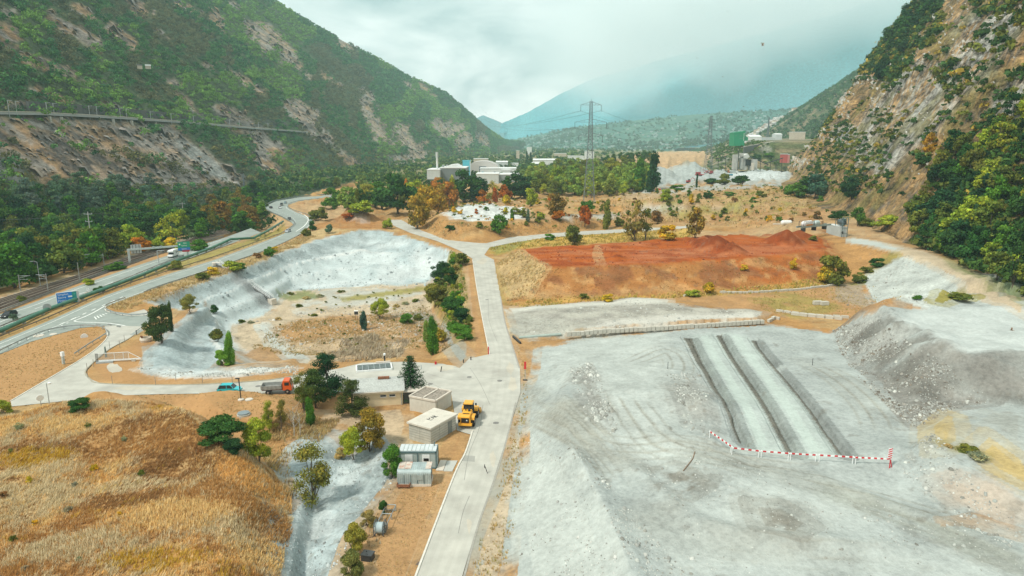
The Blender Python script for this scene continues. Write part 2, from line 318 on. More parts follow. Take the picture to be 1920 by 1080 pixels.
def terrain(x, y, detail=True):
    x = np.asarray(x, float); y = np.asarray(y, float)
    h = 8 * sst(330, 750, y) * sst(-20, 160, x)
    dl = (x - RL0.x) * RLN.x + (y - RL0.y) * RLN.y
    h = h - 6 * sst(0, 30, dl) * sst(900, 500, y)
    low = gp([(380,474),(440,455),(520,428),(536,412),(500,398),(470,392),(420,415),(360,460)])
    h = h - 6 * sst(-2, 10, sdist(x, y, low))
    h = blend(h, x, y, PIT_O, PIT_I, lambda a, b: -11 + 1.2 * fbm(a, b, 22, 3, 5), pit_prof)
    h = blend(h, x, y, MOUND_O, MOUND_I, lambda a, b: 4.6 + 4.4 * (fbm(a, b, 20, 3, 11) - .5) + 2.4 * sst(74, 92, b), smp)
    h = blend(h, x, y, RISE_O, RISE_I, 1.7, lambda t: np.clip(t, 0, 1))
    h = blend(h, x, y, GULLY_O, GULLY_I, -1.7, smp, line=True)
    h = blend(h, x, y, YARD_O, YARD_I, lambda a, b: 1.2 + 3.2 * sst(150, 95, b), lambda t: np.clip(t * 1.04, 0, 1))
    h = blend(h, x, y, BENCH_O, BENCH_I, 1.8, lambda t: np.clip(t * 1.2, 0, 1))
    h = blend(h, x, y, RB_O, RB_I, 8.0, lambda t: t)
    h = blend(h, x, y, PLAT_O, PLAT_I, 7.0, lambda t: t)
    h = blend(h, x, y, HEAP_O, HEAP_I, lambda a, b: 9.6 + 3.2 * (fbm(a, b, 12, 3, 3) - .5), lambda t: np.clip(t, 0, 1))
    h = blend(h, x, y, KNOLL_O, KNOLL_I, 6.0, smp)
    h = blend(h, x, y, MIDP_O, MIDP_I, 6.0, smp)
    h = blend(h, x, y, HILL_O, HILL_I, lambda a, b: 10 + 4 * (fbm(a, b, 40, 3, 21) - .5), smp)
    h = blend(h, x, y, DRY_O, DRY_I, lambda a, b: 24 + 10 * (fbm(a, b, 120, 3, 31) - .5), smp)
    h = blend(h, x, y, DRY2_O, DRY2_I, 12, smp, line=True)
    for c, za, sl in RED_CONES + GREY_CONES:
        h = np.maximum(h, za - sl * np.hypot(x - c.x, (y - c.y) * .8) + .25 * (fbm(x, y, 2.5, 2, 5) - .5))
    if detail:
        rd = road_sd(x, y); off = sst(0.5, -5, rd)
        red = sst(-1, 2, sdist(x, y, PLAT_I)); heap = sst(0, 6, sdist(x, y, HEAP_O)) * sst(8, -2, sdist(x, y, HEAP_I)); yard = sst(-2, 4, sdist(x, y, YARD_I))
        pit = sst(-4, 3, sdist(x, y, PIT_O)); pitface = pit * (1 - sst(-8, 0, sdist(x, y, PIT_I)))
        amp = .35 + .012 * np.clip(y - 250, 0, 400)
        h = h + off * (fbm(x, y, 7, 4, 41) - .5) * amp * (1 - .8 * yard) * (1 - .1 * red) * 2
        h = h + off * (fbm(x, y, 45, 3, 47) - .5) * 1.6 * (1 - red) * sst(90, 220, y)
        # rills down the spoil heap, ledges of the pit walls
        u = x * .62 + y * .78
        h = h + heap * ((1 - np.abs(2 * fbm(u, (x - y) * .1, 7, 3, 51) - 1) - .6) * 4.2 + (fbm(x, y, 2.2, 3, 53) - .5) * .9)
        h = h + sst(0, 2, sdist(x, y, GULLY_O)) * ((fbm(x, y, 2.4, 4, 56) - .5) * 1.3 + (fbm(x * .4, y * 1.4, 3, 3, 58) - .5) * .8)
        h = h + pitface * ((fbm(x, y, 5, 4, 55) - .5) * 1.1)
        h = h + sst(0, 4, sdist(x, y, MOUND_O)) * (fbm(x, y, 3.5, 3, 57) - .5) * .9
        # a wheel-loader's low spoil ridges and the berms beside the haul track
        for (px, py, r, a) in ((1140,760,9,.9),(1110,700,7,.9),(1250,700,7,.8),(1270,760,8,1.0),(1320,790,6,.9),(1290,850,6,1.1),(1440,960,9,.6),(1330,930,6,.6),(1690,880,5,1.3),(1230,640,6,.7),(1180,820,6,.5)):
            g = G(px, py, 3); h = h + a * np.exp(-(((x - g.x) / r) ** 2 + ((y - g.y) / (r * 1.1)) ** 2)) * (.6 + .8 * fbm(x, y, 3, 3, 59))
        for pts, a, w in (([(1075,872),(1120,950),(1180,1075),(1200,1200)], .7, 1.6), ([(1190,905),(1290,1000),(1380,1030),(1500,1045),(1640,1048)], .55, 1.4), ([(1540,920),(1640,960),(1760,1000),(1920,1070)], .35, 1.2)):
            d = seg_d(x, y, [q[:2] for q in gp(pts, 3)], False); h = h + a * np.exp(-(d / w) ** 2) * (.6 + .8 * fbm(x, y, 4, 2, 61))
        for pts, offs in RUTS:
            d = seg_d(x, y, [q[:2] for q in gp(smooth2(pts), 3)], False); ends = sst(2, 12, np.minimum(np.hypot(x - G(*pts[0], 3).x, y - G(*pts[0], 3).y), np.hypot(x - G(*pts[-1], 3).x, y - G(*pts[-1], 3).y))); q_ = sst(.28, .0, np.abs(d - 1.1 - .25 * (fbm(x, y, 9, 2, 301) - .5))) + sst(.3, .0, np.abs(d - 2.9)) * .6; h = h - .09 * q_ * ends * sst(.3, .55, fbm(x, y, 14, 3, 303))
        h = np.where(rd > -1.2, np.minimum(h, np.where(rd > -.1, -.12, h)), h)
        for p in TR:
            w = .12 + .1 * (fbm(x, y, 1.2, 2, 63) - .5)
            s = sdist(x, y, p) - .3; h = h - .22 * sst(-w, w + .05, s + .3 * (fbm(x, y, 2.4, 4, 65) - .5))
            h = h - .55 * sst(-.1, .1, sdist(x, y, slot(p)) + .35 * (fbm(x, y, 1.6, 3, 67) - .5))
            h = h + .2 * sst(0, .5, s) * (fbm(x, y, 4, 3, 69) - .45)
    return h
# polar sheet, finer near the camera, reaching the end of the valley
ang = np.radians(np.linspace(-56, 56, 1240))
dep = np.concatenate([np.linspace(56, 2.0, 640), np.degrees(np.arctan(CH / np.geomspace(1330, 5850, 50)))])
Dr = CH / np.tan(np.radians(dep))
AA, DD = np.meshgrid(ang, Dr)
GX = DD * np.sin(AA); GY = DD * np.cos(AA)
GX, GY = GX.ravel(), GY.ravel()
GZ = terrain(GX, GY)
nc, nr = len(ang), len(Dr)
ii = (np.arange(nr - 1)[:, None] * nc + np.arange(nc - 1)[None, :]).ravel()
GF = np.stack([ii, ii + 1, ii + nc + 1, ii + nc], 1)
ground_me = np_mesh('ground', np.stack([GX, GY, GZ], 1), GF, np.ones((len(GX), 4), np.float32), smooth=True)
M_ground = vcol_mat('ground_soil', fs=1.5, ms=.16, bump=.8, bdist=.35, amt=.5)
ground = link('ground', ground_me, M_ground); tag(ground, kind='structure')
bpy.context.view_layer.update()
from mathutils.bvhtree import BVHTree
TREES = {}
def bvh(o, V, Fq): TREES[o.name] = BVHTree.FromPolygons(V.tolist(), Fq.tolist(), all_triangles=False)
bvh(ground, np.stack([GX, GY, GZ], 1), GF)
CASTERS = [ground]
def at(px, py, objs=None):
    o = Vector((0, 0, CH)); d = ray(px, py).normalized(); best = None
    for c in (objs or CASTERS):
        loc, n, i, _ = TREES[c.name].ray_cast(o, d)
        if loc is not None and (best is None or (loc - o).length < (best - o).length): best = loc
    return best if best is not None else G(px, max(py, 275), 0)
def drop(x, y, objs=None):
    best = None
    for c in (objs or CASTERS):
        loc, n, i, _ = TREES[c.name].ray_cast(Vector((x, y, 3000)), Vector((0, 0, -1)))
        if loc is not None and (best is None or loc.z > best.z): best = loc
    return best if best is not None else Vector((x, y, 0))
# ---- ground colours: what the ground is made of, zone by zone, plus some painted shade
C = dict(grass=(.37,.205,.075), brown=(.38,.22,.095), tan=(.41,.30,.18), gravel=(.345,.378,.357), pale=(.425,.455,.42), white=(.54,.58,.565), blue=(.37,.44,.44), red=(.345,.084,.012), redbrown=(.34,.15,.045), dark=(.16,.14,.105), rubble=(.215,.205,.18), green=(.12,.17,.035), moss=(.26,.23,.06), yellow=(.46,.31,.07), sand=(.45,.365,.25), damp=(.29,.295,.255), forest=(.06,.075,.035), straw=(.43,.31,.15), rail=(.34,.295,.235))
gc = np.tile(np.array([*C['grass'], .9]), (len(GX), 1))
n1 = fbm(GX, GY, 9, 4, 71); n2 = fbm(GX, GY, 2.5, 3, 73); n3 = fbm(GX, GY, 60, 3, 75)
def paint(col, w, rough=None):
    global gc
    c = np.array(C[col] if isinstance(col, str) else col)
    w = np.clip(w, 0, 1)[:, None]
    gc[:, :3] = gc[:, :3] * (1 - w) + c * w
    if rough is not None: gc[:, 3:] = gc[:, 3:] * (1 - w) + rough * w
def zone(col, px, rough=None, feather=1.5, wob=2.5, op=1.0, patch=0.0, ps=5.0, z=None):
    """px polygon cast on to the ground, its edge wandering with the noise; patch = share left out in blotches"""
    w3 = px if z == 'w' else [at(*p, objs=[ground]) if z is None else G(p[0], p[1], z) for p in px]
    s = sdist(GX, GY, w3, 40) + wob * (n1 - .5) * 2 + wob * .6 * (n2 - .5) * 2
    w = sst(-feather, feather, s) * op
    if patch: w = w * sst(patch - .12, patch + .12, fbm(GX, GY, ps, 4, 77 + len(px)))
    paint(col, w, rough)
paint('straw', sst(.45, .62, n1) * .6); paint('tan', sst(.5, .6, n3) * .5)
paint('forest', sst(0, 12, (GX - RL0.x) * RLN.x + (GY - RL0.y) * RLN.y))
paint((.16,.17,.08), sst(700, 1100, GY) * .8)
zone('rail', RAILBED, .9, .5, .4); zone('straw', [(-160,618),(0,552),(150,507),(240,475),(300,458),(300,461),(240,479),(150,511),(0,556)], 1, .5, .5); zone('brown', [(-120,642),(0,584),(105,545),(240,495),(315,471),(330,474),(245,502),(150,535),(0,589)], .6, .4, .3, .9)
zone('brown', [(-40,680),(0,655),(60,638),(130,620),(190,618),(200,632),(180,655),(100,705),(15,756),(-60,770)], .35, .6, .3)
zone('brown', [(165,690),(180,675),(260,640),(300,615),(330,600),(400,580),(360,600),(300,660),(280,690),(330,706),(560,692),(640,684),(680,676),(560,705),(300,722),(190,718)], .4, .6, .4)
zone('brown', [(150,745),(300,737),(440,732),(600,738),(690,745),(700,770),(640,800),(560,830),(480,850),(380,800),(320,770),(200,755)], .4, .8, .6)
zone('sand', [(600,770),(760,762),(770,790),(760,840),(700,840),(640,800),(580,800)], .8, 1, 1, .8)
zone('grass', [(530,770),(640,780),(600,810),(530,860),(490,880),(480,830)], 1, 1, 1, .7)
zone('blue', [(690,800),(735,850),(745,895),(700,950),(655,1010),(620,1110),(560,1300),(515,1300),(515,1100),(525,960),(560,930),(520,880),(545,840),(600,805),(640,812)], .9, .8, 1.2)
zone((.28,.325,.32), [(690,800),(735,850),(745,895),(700,950),(655,1010),(620,1110),(560,1300),(515,1300),(515,1100),(525,960),(560,930),(520,880),(545,840),(600,805),(640,812)], 1, 1, 1.2, .9, .36, 6)
zone('white', [(640,830),(700,860),(690,890),(620,960),(575,1080),(540,1080),(550,1000),(590,930),(620,870)], .9, 2, 2, .5, .46)
zone('grass', [(560,770),(650,790),(690,830),(660,850),(600,800)], 1, 1, 1, .5, .45)
zone('tan', [(735,905),(700,950),(655,1010),(620,1110),(770,1110),(830,940),(845,890),(815,890)], .7, .4, .4)
zone('brown', [(745,910),(720,950),(690,1020),(690,1110),(766,1110),(826,945),(840,900),(815,895)], .7, .5, .5, .9)
zone('brown', [(826,864),(854,808),(878,808),(862,862)], .8, .3, .2)
# pit
zone('blue', [(270,563),(345,540),(420,514),(475,495),(530,472),(600,449),(680,432),(722,433),(765,447),(810,460),(845,470),(850,490),(840,520),(806,530),(790,535),(560,545),(535,565),(500,592),(440,620),(440,655),(400,690),(330,706),(275,697),(280,660),(327,612),(352,598),(390,574),(340,580)], .8, .8, .6)
zone('white', [(540,560),(500,580),(470,560),(440,590),(400,600),(440,560),(520,520),(600,470),(680,440),(760,450),(840,475),(835,510),(800,530),(700,535),(560,540)], .6, 4, 3, .75, .36, 12)
do_ = sdist(GX, GY, PIT_O, 5); I_ = [p[:2] for p in PIT_I]; m_ = do_ > -1
di_ = np.full(GX.shape, 99.); di_[m_] = np.where(inside(GX[m_], GY[m_], I_), 0, seg_d(GX[m_], GY[m_], I_, True)); pt = np.where(m_, np.clip(do_, 0, None) / (np.clip(do_, 0, None) + di_ + 1e-6), 1); pw = sst(-1, .5, do_) * (pt < .97) * sst(380, 330, GY) * sst(-40, -75, GX)
pn = pt + .05 * (n1 - .5)
paint((.32,.37,.365), pw * sst(.32, .26, pn) * (.55 + .45 * sst(.4, .6, n2)), 1); paint((.58,.60,.57), pw * sst(.035, .0, np.abs(pn - .345)), .5); paint((.45,.51,.50), pw * sst(.37, .42, pn) * .8, .5); paint((.55,.58,.56), pw * sst(.03, 0, np.abs(pn - .68)) * .7, .5)
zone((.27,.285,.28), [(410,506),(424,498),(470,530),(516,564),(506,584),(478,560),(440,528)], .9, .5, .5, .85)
zone('sand', [(545,545),(700,536),(800,530),(812,560),(820,610),(806,645),(700,660),(560,668),(450,655),(430,640),(440,610),(500,590)], .9, 1.5, 1.5)
zone('grass', [(500,620),(560,600),(640,590),(690,600),(680,630),(620,640),(560,645),(510,640)], 1, 1.5, 2, .85)
zone('grass', [(440,660),(520,650),(580,668),(560,685),(480,678)], 1, 1, 1, .8)
zone('brown', [(650,590),(760,585),(840,600),(850,640),(800,660),(740,650),(700,640)], 1, 1.5, 1.5, .8, .38)
zone('pale', [(480,610),(500,605),(545,655),(590,672),(570,680),(520,660)], .7, .7, .6, .9)
zone('pale', [(600,545),(700,540),(790,550),(740,565),(640,575),(560,590),(540,575)], .7, 1, 1.5, .7, .4)
zone('tan', [(560,640),(700,625),(770,640),(750,668),(640,676),(590,670)], 1, 1, 1, .8)
zone('damp', [(735,590),(800,585),(842,598),(858,640),(885,665),(862,690),(840,660),(815,610)], .5, .5, .3)
zone('green', [(520,548),(570,545),(610,552),(600,562),(545,562)], .9, .7, 1, .7)
zone('moss', [(640,558),(700,550),(800,535),(806,542),(720,556),(650,566)], .9, .5, .4, .9)
zone('white', [(250,692),(330,684),(450,690),(560,690),(500,700),(400,707),(300,710)], .9, 1, 1, .8, .35)
zone('blue', [(275,650),(330,640),(345,660),(330,690),(280,690)], .9, 1, 1, .7)
zone('straw', [(200,572),(300,537),(400,505),(500,470),(560,445),(590,430),(680,428),(600,447),(530,470),(475,494),(420,513),(345,540),(280,562),(230,582),(205,580)], 1, .6, .8)
zone('grass', [(205,580),(240,560),(320,535),(345,542),(270,566)], 1, .8, .8, .6)
zone('moss', [(0,626),(100,584),(200,543),(300,505),(400,470),(470,448),(530,420),(535,436),(490,452),(400,484),(300,515),(200,549),(100,594),(0,636)], .9, .4, .3, .8)
zone('brown', [(0,628),(100,588),(200,546),(330,500),(330,507),(200,550),(100,594),(0,637)], .9, .3, .3, .8)
zone('moss', [(846,470),(862,485),(872,530),(880,600),(885,632),(860,640),(838,600),(815,560),(830,520),(842,495)], 1, 1, 1)
zone('green', [(820,545),(860,560),(870,600),(880,630),(860,625),(835,590)], 1, 1.5, 1.5, .7)
zone('brown', [(868,486),(884,486),(893,540),(904,600),(916,662),(882,666),(884,630),(878,600),(872,560)], .6, .4, .3)
zone('sand', [(860,480),(872,490),(880,600),(870,600)], .8, .6, .4, .5)
# right of the service road
zone('sand', [(940,575),(960,640),(985,700),(990,760),(985,850),(970,960),(945,1110),(860,1110),(895,990),(928,900),(952,820),(978,735),(976,690),(960,640)], .9, .4, .4)
zone('brown', [(955,650),(985,660),(1005,700),(985,720)], .8, 1, 1, .8)
zone('damp', [(977,735),(985,740),(955,850),(925,930),(890,1010),(868,1110),(860,1110),(893,990),(926,900),(951,820)], .3, .3, .3, .9)
zone('damp', [(978,700),(1000,730),(1080,790),(1160,880),(1220,960),(1190,960),(1100,880),(1030,800),(975,760)], .5, 1.5, 1.5, .6)
gx_ = [(983,780),(990,735),(1003,700),(1008,655),(1085,637),(1300,614),(1440,609),(1590,604),(1640,580),(1800,560),(1925,562),(2300,700),(2300,1200),(930,1200),(950,1100),(968,960),(982,850)]
zone('gravel', gx_, .75, .5, .8)
zone('pale', [(1030,700),(1010,660),(1085,640),(1250,622),(1270,640),(1300,760),(1330,860),(1250,900),(1160,860),(1090,800)], .6, 3, 3, .7)
zone('pale', [(1000,800),(1060,850),(1110,940),(1170,1090),(985,1110),(970,980),(985,870)], .6, 1, 1, .7)
zone('pale', [(1380,880),(1500,890),(1700,930),(1560,1000),(1900,1080),(1300,1090),(1250,1000),(1350,940)], .5, 4, 3, .6)
zone('rubble', [(1070,720),(1100,690),(1130,720),(1155,800),(1140,810),(1110,780)], 1, 2, 2, .7)
zone('rubble', [(1255,720),(1310,700),(1340,790),(1330,830),(1290,800)], 1, 2, 2, .6)
for pz, o in (([(1230,880),(1270,870),(1320,900),(1340,895),(1330,910),(1290,935),(1250,910)], .8), ([(1400,940),(1470,945),(1530,985),(1500,1005),(1420,990)], .75), ([(1580,920),(1700,970),(1930,1060),(1930,1075),(1720,1000)], .5), ([(1170,830),(1200,870),(1260,950),(1230,940)], .4), ([(1335,985),(1480,1010),(1640,1030),(1620,1045),(1400,1020)], .3)):
    zone('dark', pz, 1, 2.2, 1.2, o, .38, 2.2)
TRM = np.zeros(GX.shape)
for i_ in (0, 1): zone((.42,.485,.44), [(q.x, q.y) for q in (TR[i_][1], TR[i_ + 1][0], TR[i_ + 1][3], TR[i_][2])], .45, .5, .3, .8, z='w')
for p in TR:
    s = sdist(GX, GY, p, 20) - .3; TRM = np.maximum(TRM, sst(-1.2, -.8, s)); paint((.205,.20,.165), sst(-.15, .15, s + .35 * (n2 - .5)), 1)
    paint((.022,.022,.02), sst(-.1, .15, sdist(GX, GY, slot(p), 20)) * sst(.3, .45, fbm(GX, GY, 6, 2, 83) + .25), 1)  # deep shadow of the slot painted in as near black
for pts, o_ in RUTS:
    d = seg_d(GX, GY, [q[:2] for q in gp(smooth2(pts), 3)], False); e_ = sst(2, 12, np.minimum(np.hypot(GX - G(*pts[0], 3).x, GY - G(*pts[0], 3).y), np.hypot(GX - G(*pts[-1], 3).x, GY - G(*pts[-1], 3).y))); k_ = e_ * (sst(.45, .0, np.abs(d - 1.1)) + .7 * sst(.4, .0, np.abs(d - 2.9))) * sst(.36, .6, fbm(GX, GY, 14, 4, 303)) * (sdist(GX, GY, YARD_O, 30) > -3); paint((.27,.265,.22), k_ * .75, 1); paint('damp', sst(4.5, 1, d) * sst(.5, .65, fbm(GX, GY, 11, 4, 305)) * e_ * (sdist(GX, GY, YARD_O, 30) > -3) * .3)
zone('damp', [(985,722),(1012,735),(1090,808),(1155,880),(1128,882),(1058,818),(985,752)], .8, 1.5, 1, .75); zone((.27,.285,.245), [(1560,912),(1650,935),(1800,985),(1930,1040),(1930,1080),(1790,1020),(1660,965),(1560,930)], .7, 1.5, 1, .75)
zone('rubble', [(1560,620),(1590,668),(1640,715),(1665,752),(1715,804),(1780,770),(1880,745),(1800,722),(1760,690),(1720,655),(1680,632),(1650,595)], 1.0, 1, 1.2, .85)
zone('gravel', [(1600,640),(1650,620),(1720,660),(1680,700),(1640,690)], 1, 1.5, 2, .6, .42, 3)
zone((.42,.455,.43), [(1665,592),(1700,632),(1760,680),(1810,720),(1925,738),(2300,730),(2100,590),(1800,572)], .5, 1.5, 1.5)
hf_ = sst(0, 2, sdist(GX, GY, HEAP_O)) * sst(2, -2, sdist(GX, GY, HEAP_I)); rn = fbm(GX * .62 + GY * .78, (GX - GY) * .1, 7, 3, 51)
paint((.15,.145,.125), hf_ * sst(.52, .40, rn) * .7, 1); paint((.34,.345,.315), hf_ * sst(.50, .60, rn) * .7, 1); paint((.16,.155,.135), sst(2.0, .4, np.abs(sdist(GX, GY, HEAP_I))) * sst(.4, .6, n2) * .6, 1)  # furrow relief shaded into the colour: one flank darker, the other lighter
for k in range(7):
    zone('rubble', [(1700 + 25 * k, 640 + 14 * k), (1800 + 30 * k, 655 + 13 * k), (1800 + 30 * k, 659 + 13 * k), (1705 + 25 * k, 646 + 14 * k)], .9, .8, .8, .6)
zone('yellow', [(1735,800),(1770,770),(1800,780),(1810,830),(1770,850),(1740,850)], .7, 1.5, 1, .7)
zone('yellow', [(1810,840),(1850,805),(1925,860),(2000,950),(1925,915),(1860,880)], .7, 1.5, 1, .75)
zone((.45,.31,.2), [(1740,900),(1800,890),(1925,960),(1925,1010),(1800,960)], .7, 2, 2, .5, .4)
zone('grass', [(1770,975),(1830,970),(1925,1000),(1925,1012),(1850,990)], .9, .8, .8, .7)
zone('moss', [(1760,830),(1800,828),(1850,850),(1840,862),(1790,850)], 1, .8, .8)
zone('damp', [(1790,850),(1800,800),(1850,770),(1925,780),(1925,850),(1860,800)], .6, 1.5, 1.5, .6)
# bench behind the block wall, flats
zone((.38,.37,.315), [(953,580),(1000,570),(1180,556),(1300,575),(1440,585),(1425,602),(1260,613),(1080,625),(1070,632),(985,638),(965,620)], .7, .7, .8)
zone('rubble', [(960,585),(1180,560),(1420,585),(1400,600),(1080,622),(985,634)], 1, 2, 2, .5, .5, 5)
zone((.52,.51,.45), [(1130,600),(1260,590),(1420,588),(1420,600),(1260,610),(1100,618)], .4, 1.5, 1.2, .8)
zone((.36,.36,.31), [(960,590),(1050,600),(1070,625),(985,634),(970,620)], .9, 1.2, 1, .7)
zone((.52,.52,.46), [(945,574),(1100,568),(1260,560),(1260,568),(1050,578),(955,586)], .4, .8, .6, .8)
zone('brown', [(1260,562),(1450,548),(1580,530),(1620,530),(1680,565),(1720,575),(1640,578),(1560,590),(1500,600),(1440,585),(1330,575)], .8, .8, .8)
zone('moss', [(1400,560),(1500,548),(1560,570),(1580,585),(1480,598),(1440,580)], .9, 1.5, 1.5, .7, .42)
zone((.33,.29,.22), [(1560,530),(1620,530),(1680,560),(1690,572),(1620,575),(1560,560)], .9, 1, 1, .7)
# red platform
zone('redbrown', [(920,500),(940,560),(962,572),(1100,566),(1250,556),(1450,545),(1565,528),(1640,490),(1610,462),(1545,440),(1300,445),(1110,458),(975,466)], .8, .6, .8)
zone('red', [(976,468),(1110,459),(1300,444),(1480,436),(1570,446),(1570,468),(1480,478),(1400,487),(1300,492),(1130,499),(1020,501)], .7, .5, .5)
zone((.36,.125,.05), [(1170,474),(1300,462),(1460,456),(1530,462),(1480,474),(1300,482),(1180,490)], .5, 2, 2, .75)
zone((.20,.035,.011), [(1300,448),(1345,441),(1392,472),(1340,474),(1290,458)], .6, 1, .6, .8)
zone((.17,.030,.010), [(1444,456),(1472,434),(1490,450),(1488,458)], .6, .6, .4, .9)
zone('red', [(1400,487),(1480,478),(1550,470),(1570,500),(1480,530),(1400,525),(1340,500)], .9, 2, 2, .6)
for c, za, sl in RED_CONES: paint((.19,.042,.009), sst(7.3, 8.2, za - sl * np.hypot(GX - c.x, (GY - c.y) * .8)) * .9, .9)
paint((.25,.052,.010), sst(0, 1, sdist(GX, GY, PLAT_I)) * sst(.5, .62, fbm(GX, GY * 2, 9, 5, 311)) * .7, 1); paint((.42,.17,.075), sst(0, 1, sdist(GX, GY, PLAT_I)) * sst(.56, .7, fbm(GX * .5, GY * 2, 6, 4, 313)) * .5, .8)
fc_ = sst(0, 2, sdist(GX, GY, PLAT_O)) * sst(0, -1, sdist(GX, GY, PLAT_I)); paint((.44,.25,.10), fc_ * sst(.5, .6, fbm(GX, GY, 4, 4, 315)) * .7, 1); paint((.20,.075,.03), fc_ * sst(.52, .64, fbm(GX, GY, 7, 4, 317)) * .7, 1)
zone((.43,.27,.13), [(1115,480),(1120,460),(1132,496),(1122,497)], .9, .4, .4)
zone('straw', [(920,500),(960,470),(985,475),(1030,500),(1010,530),(990,560),(945,562)], 1, 1, 1, .9)
zone('yellow', [(950,572),(1000,563),(1250,552),(1450,539),(1570,523),(1565,530),(1450,547),(1250,558),(1000,573)], 1, 1.5, 1.2, .6)
zone((.25,.2,.06), [(918,488),(930,555),(942,575),(960,574),(935,520)], .9, .7, .5, .6)
zone('straw', [(1000,560),(1010,545),(1100,550),(1250,540),(1250,550)], 1, 1.5, 1, .4)
paint((.33,.35,.325), sst(-6, -2, sdist(GX, GY, HEAP_O)) * (GX > G(1630, 575, 1).x) * sst(150, 165, GY) * .95, .8)
# right bench, white cone and its track
zone('grass', [(1545,440),(1620,455),(1690,470),(1650,500),(1560,530),(1575,480)], 1, 1, 1)
zone('moss', [(1690,468),(1700,480),(1640,530),(1580,535),(1640,490)], 1, .8, 1, .8)
zone('pale', [(1700,476),(1760,495),(1820,535),(1860,566),(1740,573),(1690,560),(1612,523)], .9, .7, .8)
zone('sand', [(1590,442),(1650,452),(1740,472),(1830,510),(1925,575),(1925,600),(1850,566),(1800,530),(1740,495),(1680,472),(1590,455)], .7, .8, .6)
zone('pale', [(1590,445),(1640,452),(1690,466),(1680,470),(1590,455)], .3, .6, .4)
zone('green', [(1770,480),(1925,540),(1925,575),(1860,540),(1800,510)], 1, 1.5, 1, .7)
zone('moss', [(1740,565),(1800,548),(1840,556),(1770,574)], 1, .7, .6)
# beyond the junction
zone('yellow', [(912,462),(960,446),(1040,440),(1200,434),(1310,430),(1300,442),(1110,456),(975,466),(935,478),(915,474)], 1, .8, .8, .8)
zone('moss', [(912,464),(960,448),(1010,446),(960,470),(930,478)], 1, .8, .6)
zone('grass', [(775,420),(840,448),(960,442),(1100,432),(1300,418),(1300,400),(1100,410),(900,424),(830,412)], 1, 1, 1)
zone('white', [(830,400),(870,384),(930,384),(990,392),(985,408),(920,414),(850,412)], .9, 1.5, 1.5, .9)
zone('blue', [(980,410),(1060,405),(1160,402),(1160,410),(1060,414)], .9, 1, 1, .6, .4)
zone('pale', [(1300,384),(1390,382),(1395,396),(1320,396)], 1, 1, 1, .9)
zone((.38,.245,.115), [(1150,372),(1300,360),(1470,350),(1560,380),(1560,425),(1300,420),(1180,405)], 1, 3, 3, .7)
zone('redbrown', [(1180,405),(1300,398),(1470,385),(1560,395),(1540,420),(1300,416)], 1, 4, 4, .45, .45, 14)
zone('pale', [(1150,400),(1200,385),(1280,384),(1300,395),(1220,402)], 1, 3, 3, .7, .45, 8)
zone('moss', [(1180,376),(1300,368),(1480,358),(1560,382),(1480,400),(1250,400)], 1, 3, 3, .8, .56, 9)
zone('tan', [(1170,355),(1240,350),(1240,372),(1150,376)], 1, 3, 3, .8)
zone('gravel', [(1195,350),(1230,312),(1290,304),(1340,318),(1360,300),(1440,282),(1490,290),(1485,336),(1400,342),(1300,342)], .9, 5, 5)
zone('white', [(1360,325),(1440,320),(1480,325),(1470,338),(1380,338)], .9, 5, 5, .7)
zone((.46,.31,.17), [(1100,325),(1160,300),(1200,288),(1330,280),(1345,300),(1260,312),(1180,325)], 1, 10, 10)
zone('gravel', [(1190,356),(1240,340),(1330,342),(1480,336),(1500,344),(1420,354),(1320,358),(1230,366)], 1, 5, 5, .85, .42, 12)
zone((.30,.29,.25), [(1490,290),(1500,270),(1470,280)], 1, 3, 3)
zone('redbrown', [(555,385),(590,378),(640,378),(640,372),(560,378)], 1, 1, 1, .5)
zone('white', [(645,412),(665,388),(690,405),(692,420)], .9, 1, 1, .9)
zone('redbrown', [(570,430),(620,410),(720,405),(725,428),(640,430)], 1, 1, 1, .6)
# small bare spots everywhere
paint('dark', sst(.72, .8, fbm(GX, GY, 1.7, 3, 91)) * .35 * sst(.5, .8, gc[:, 3]))
sm_ = np.ones(len(GF), bool); sm_[(TRM[GF] > .5).any(1)] = False; ground_me.polygons.foreach_set('use_smooth', sm_)
ground_me.color_attributes['Col'].data.foreach_set('color', np.ascontiguousarray(gc, np.float32).ravel())
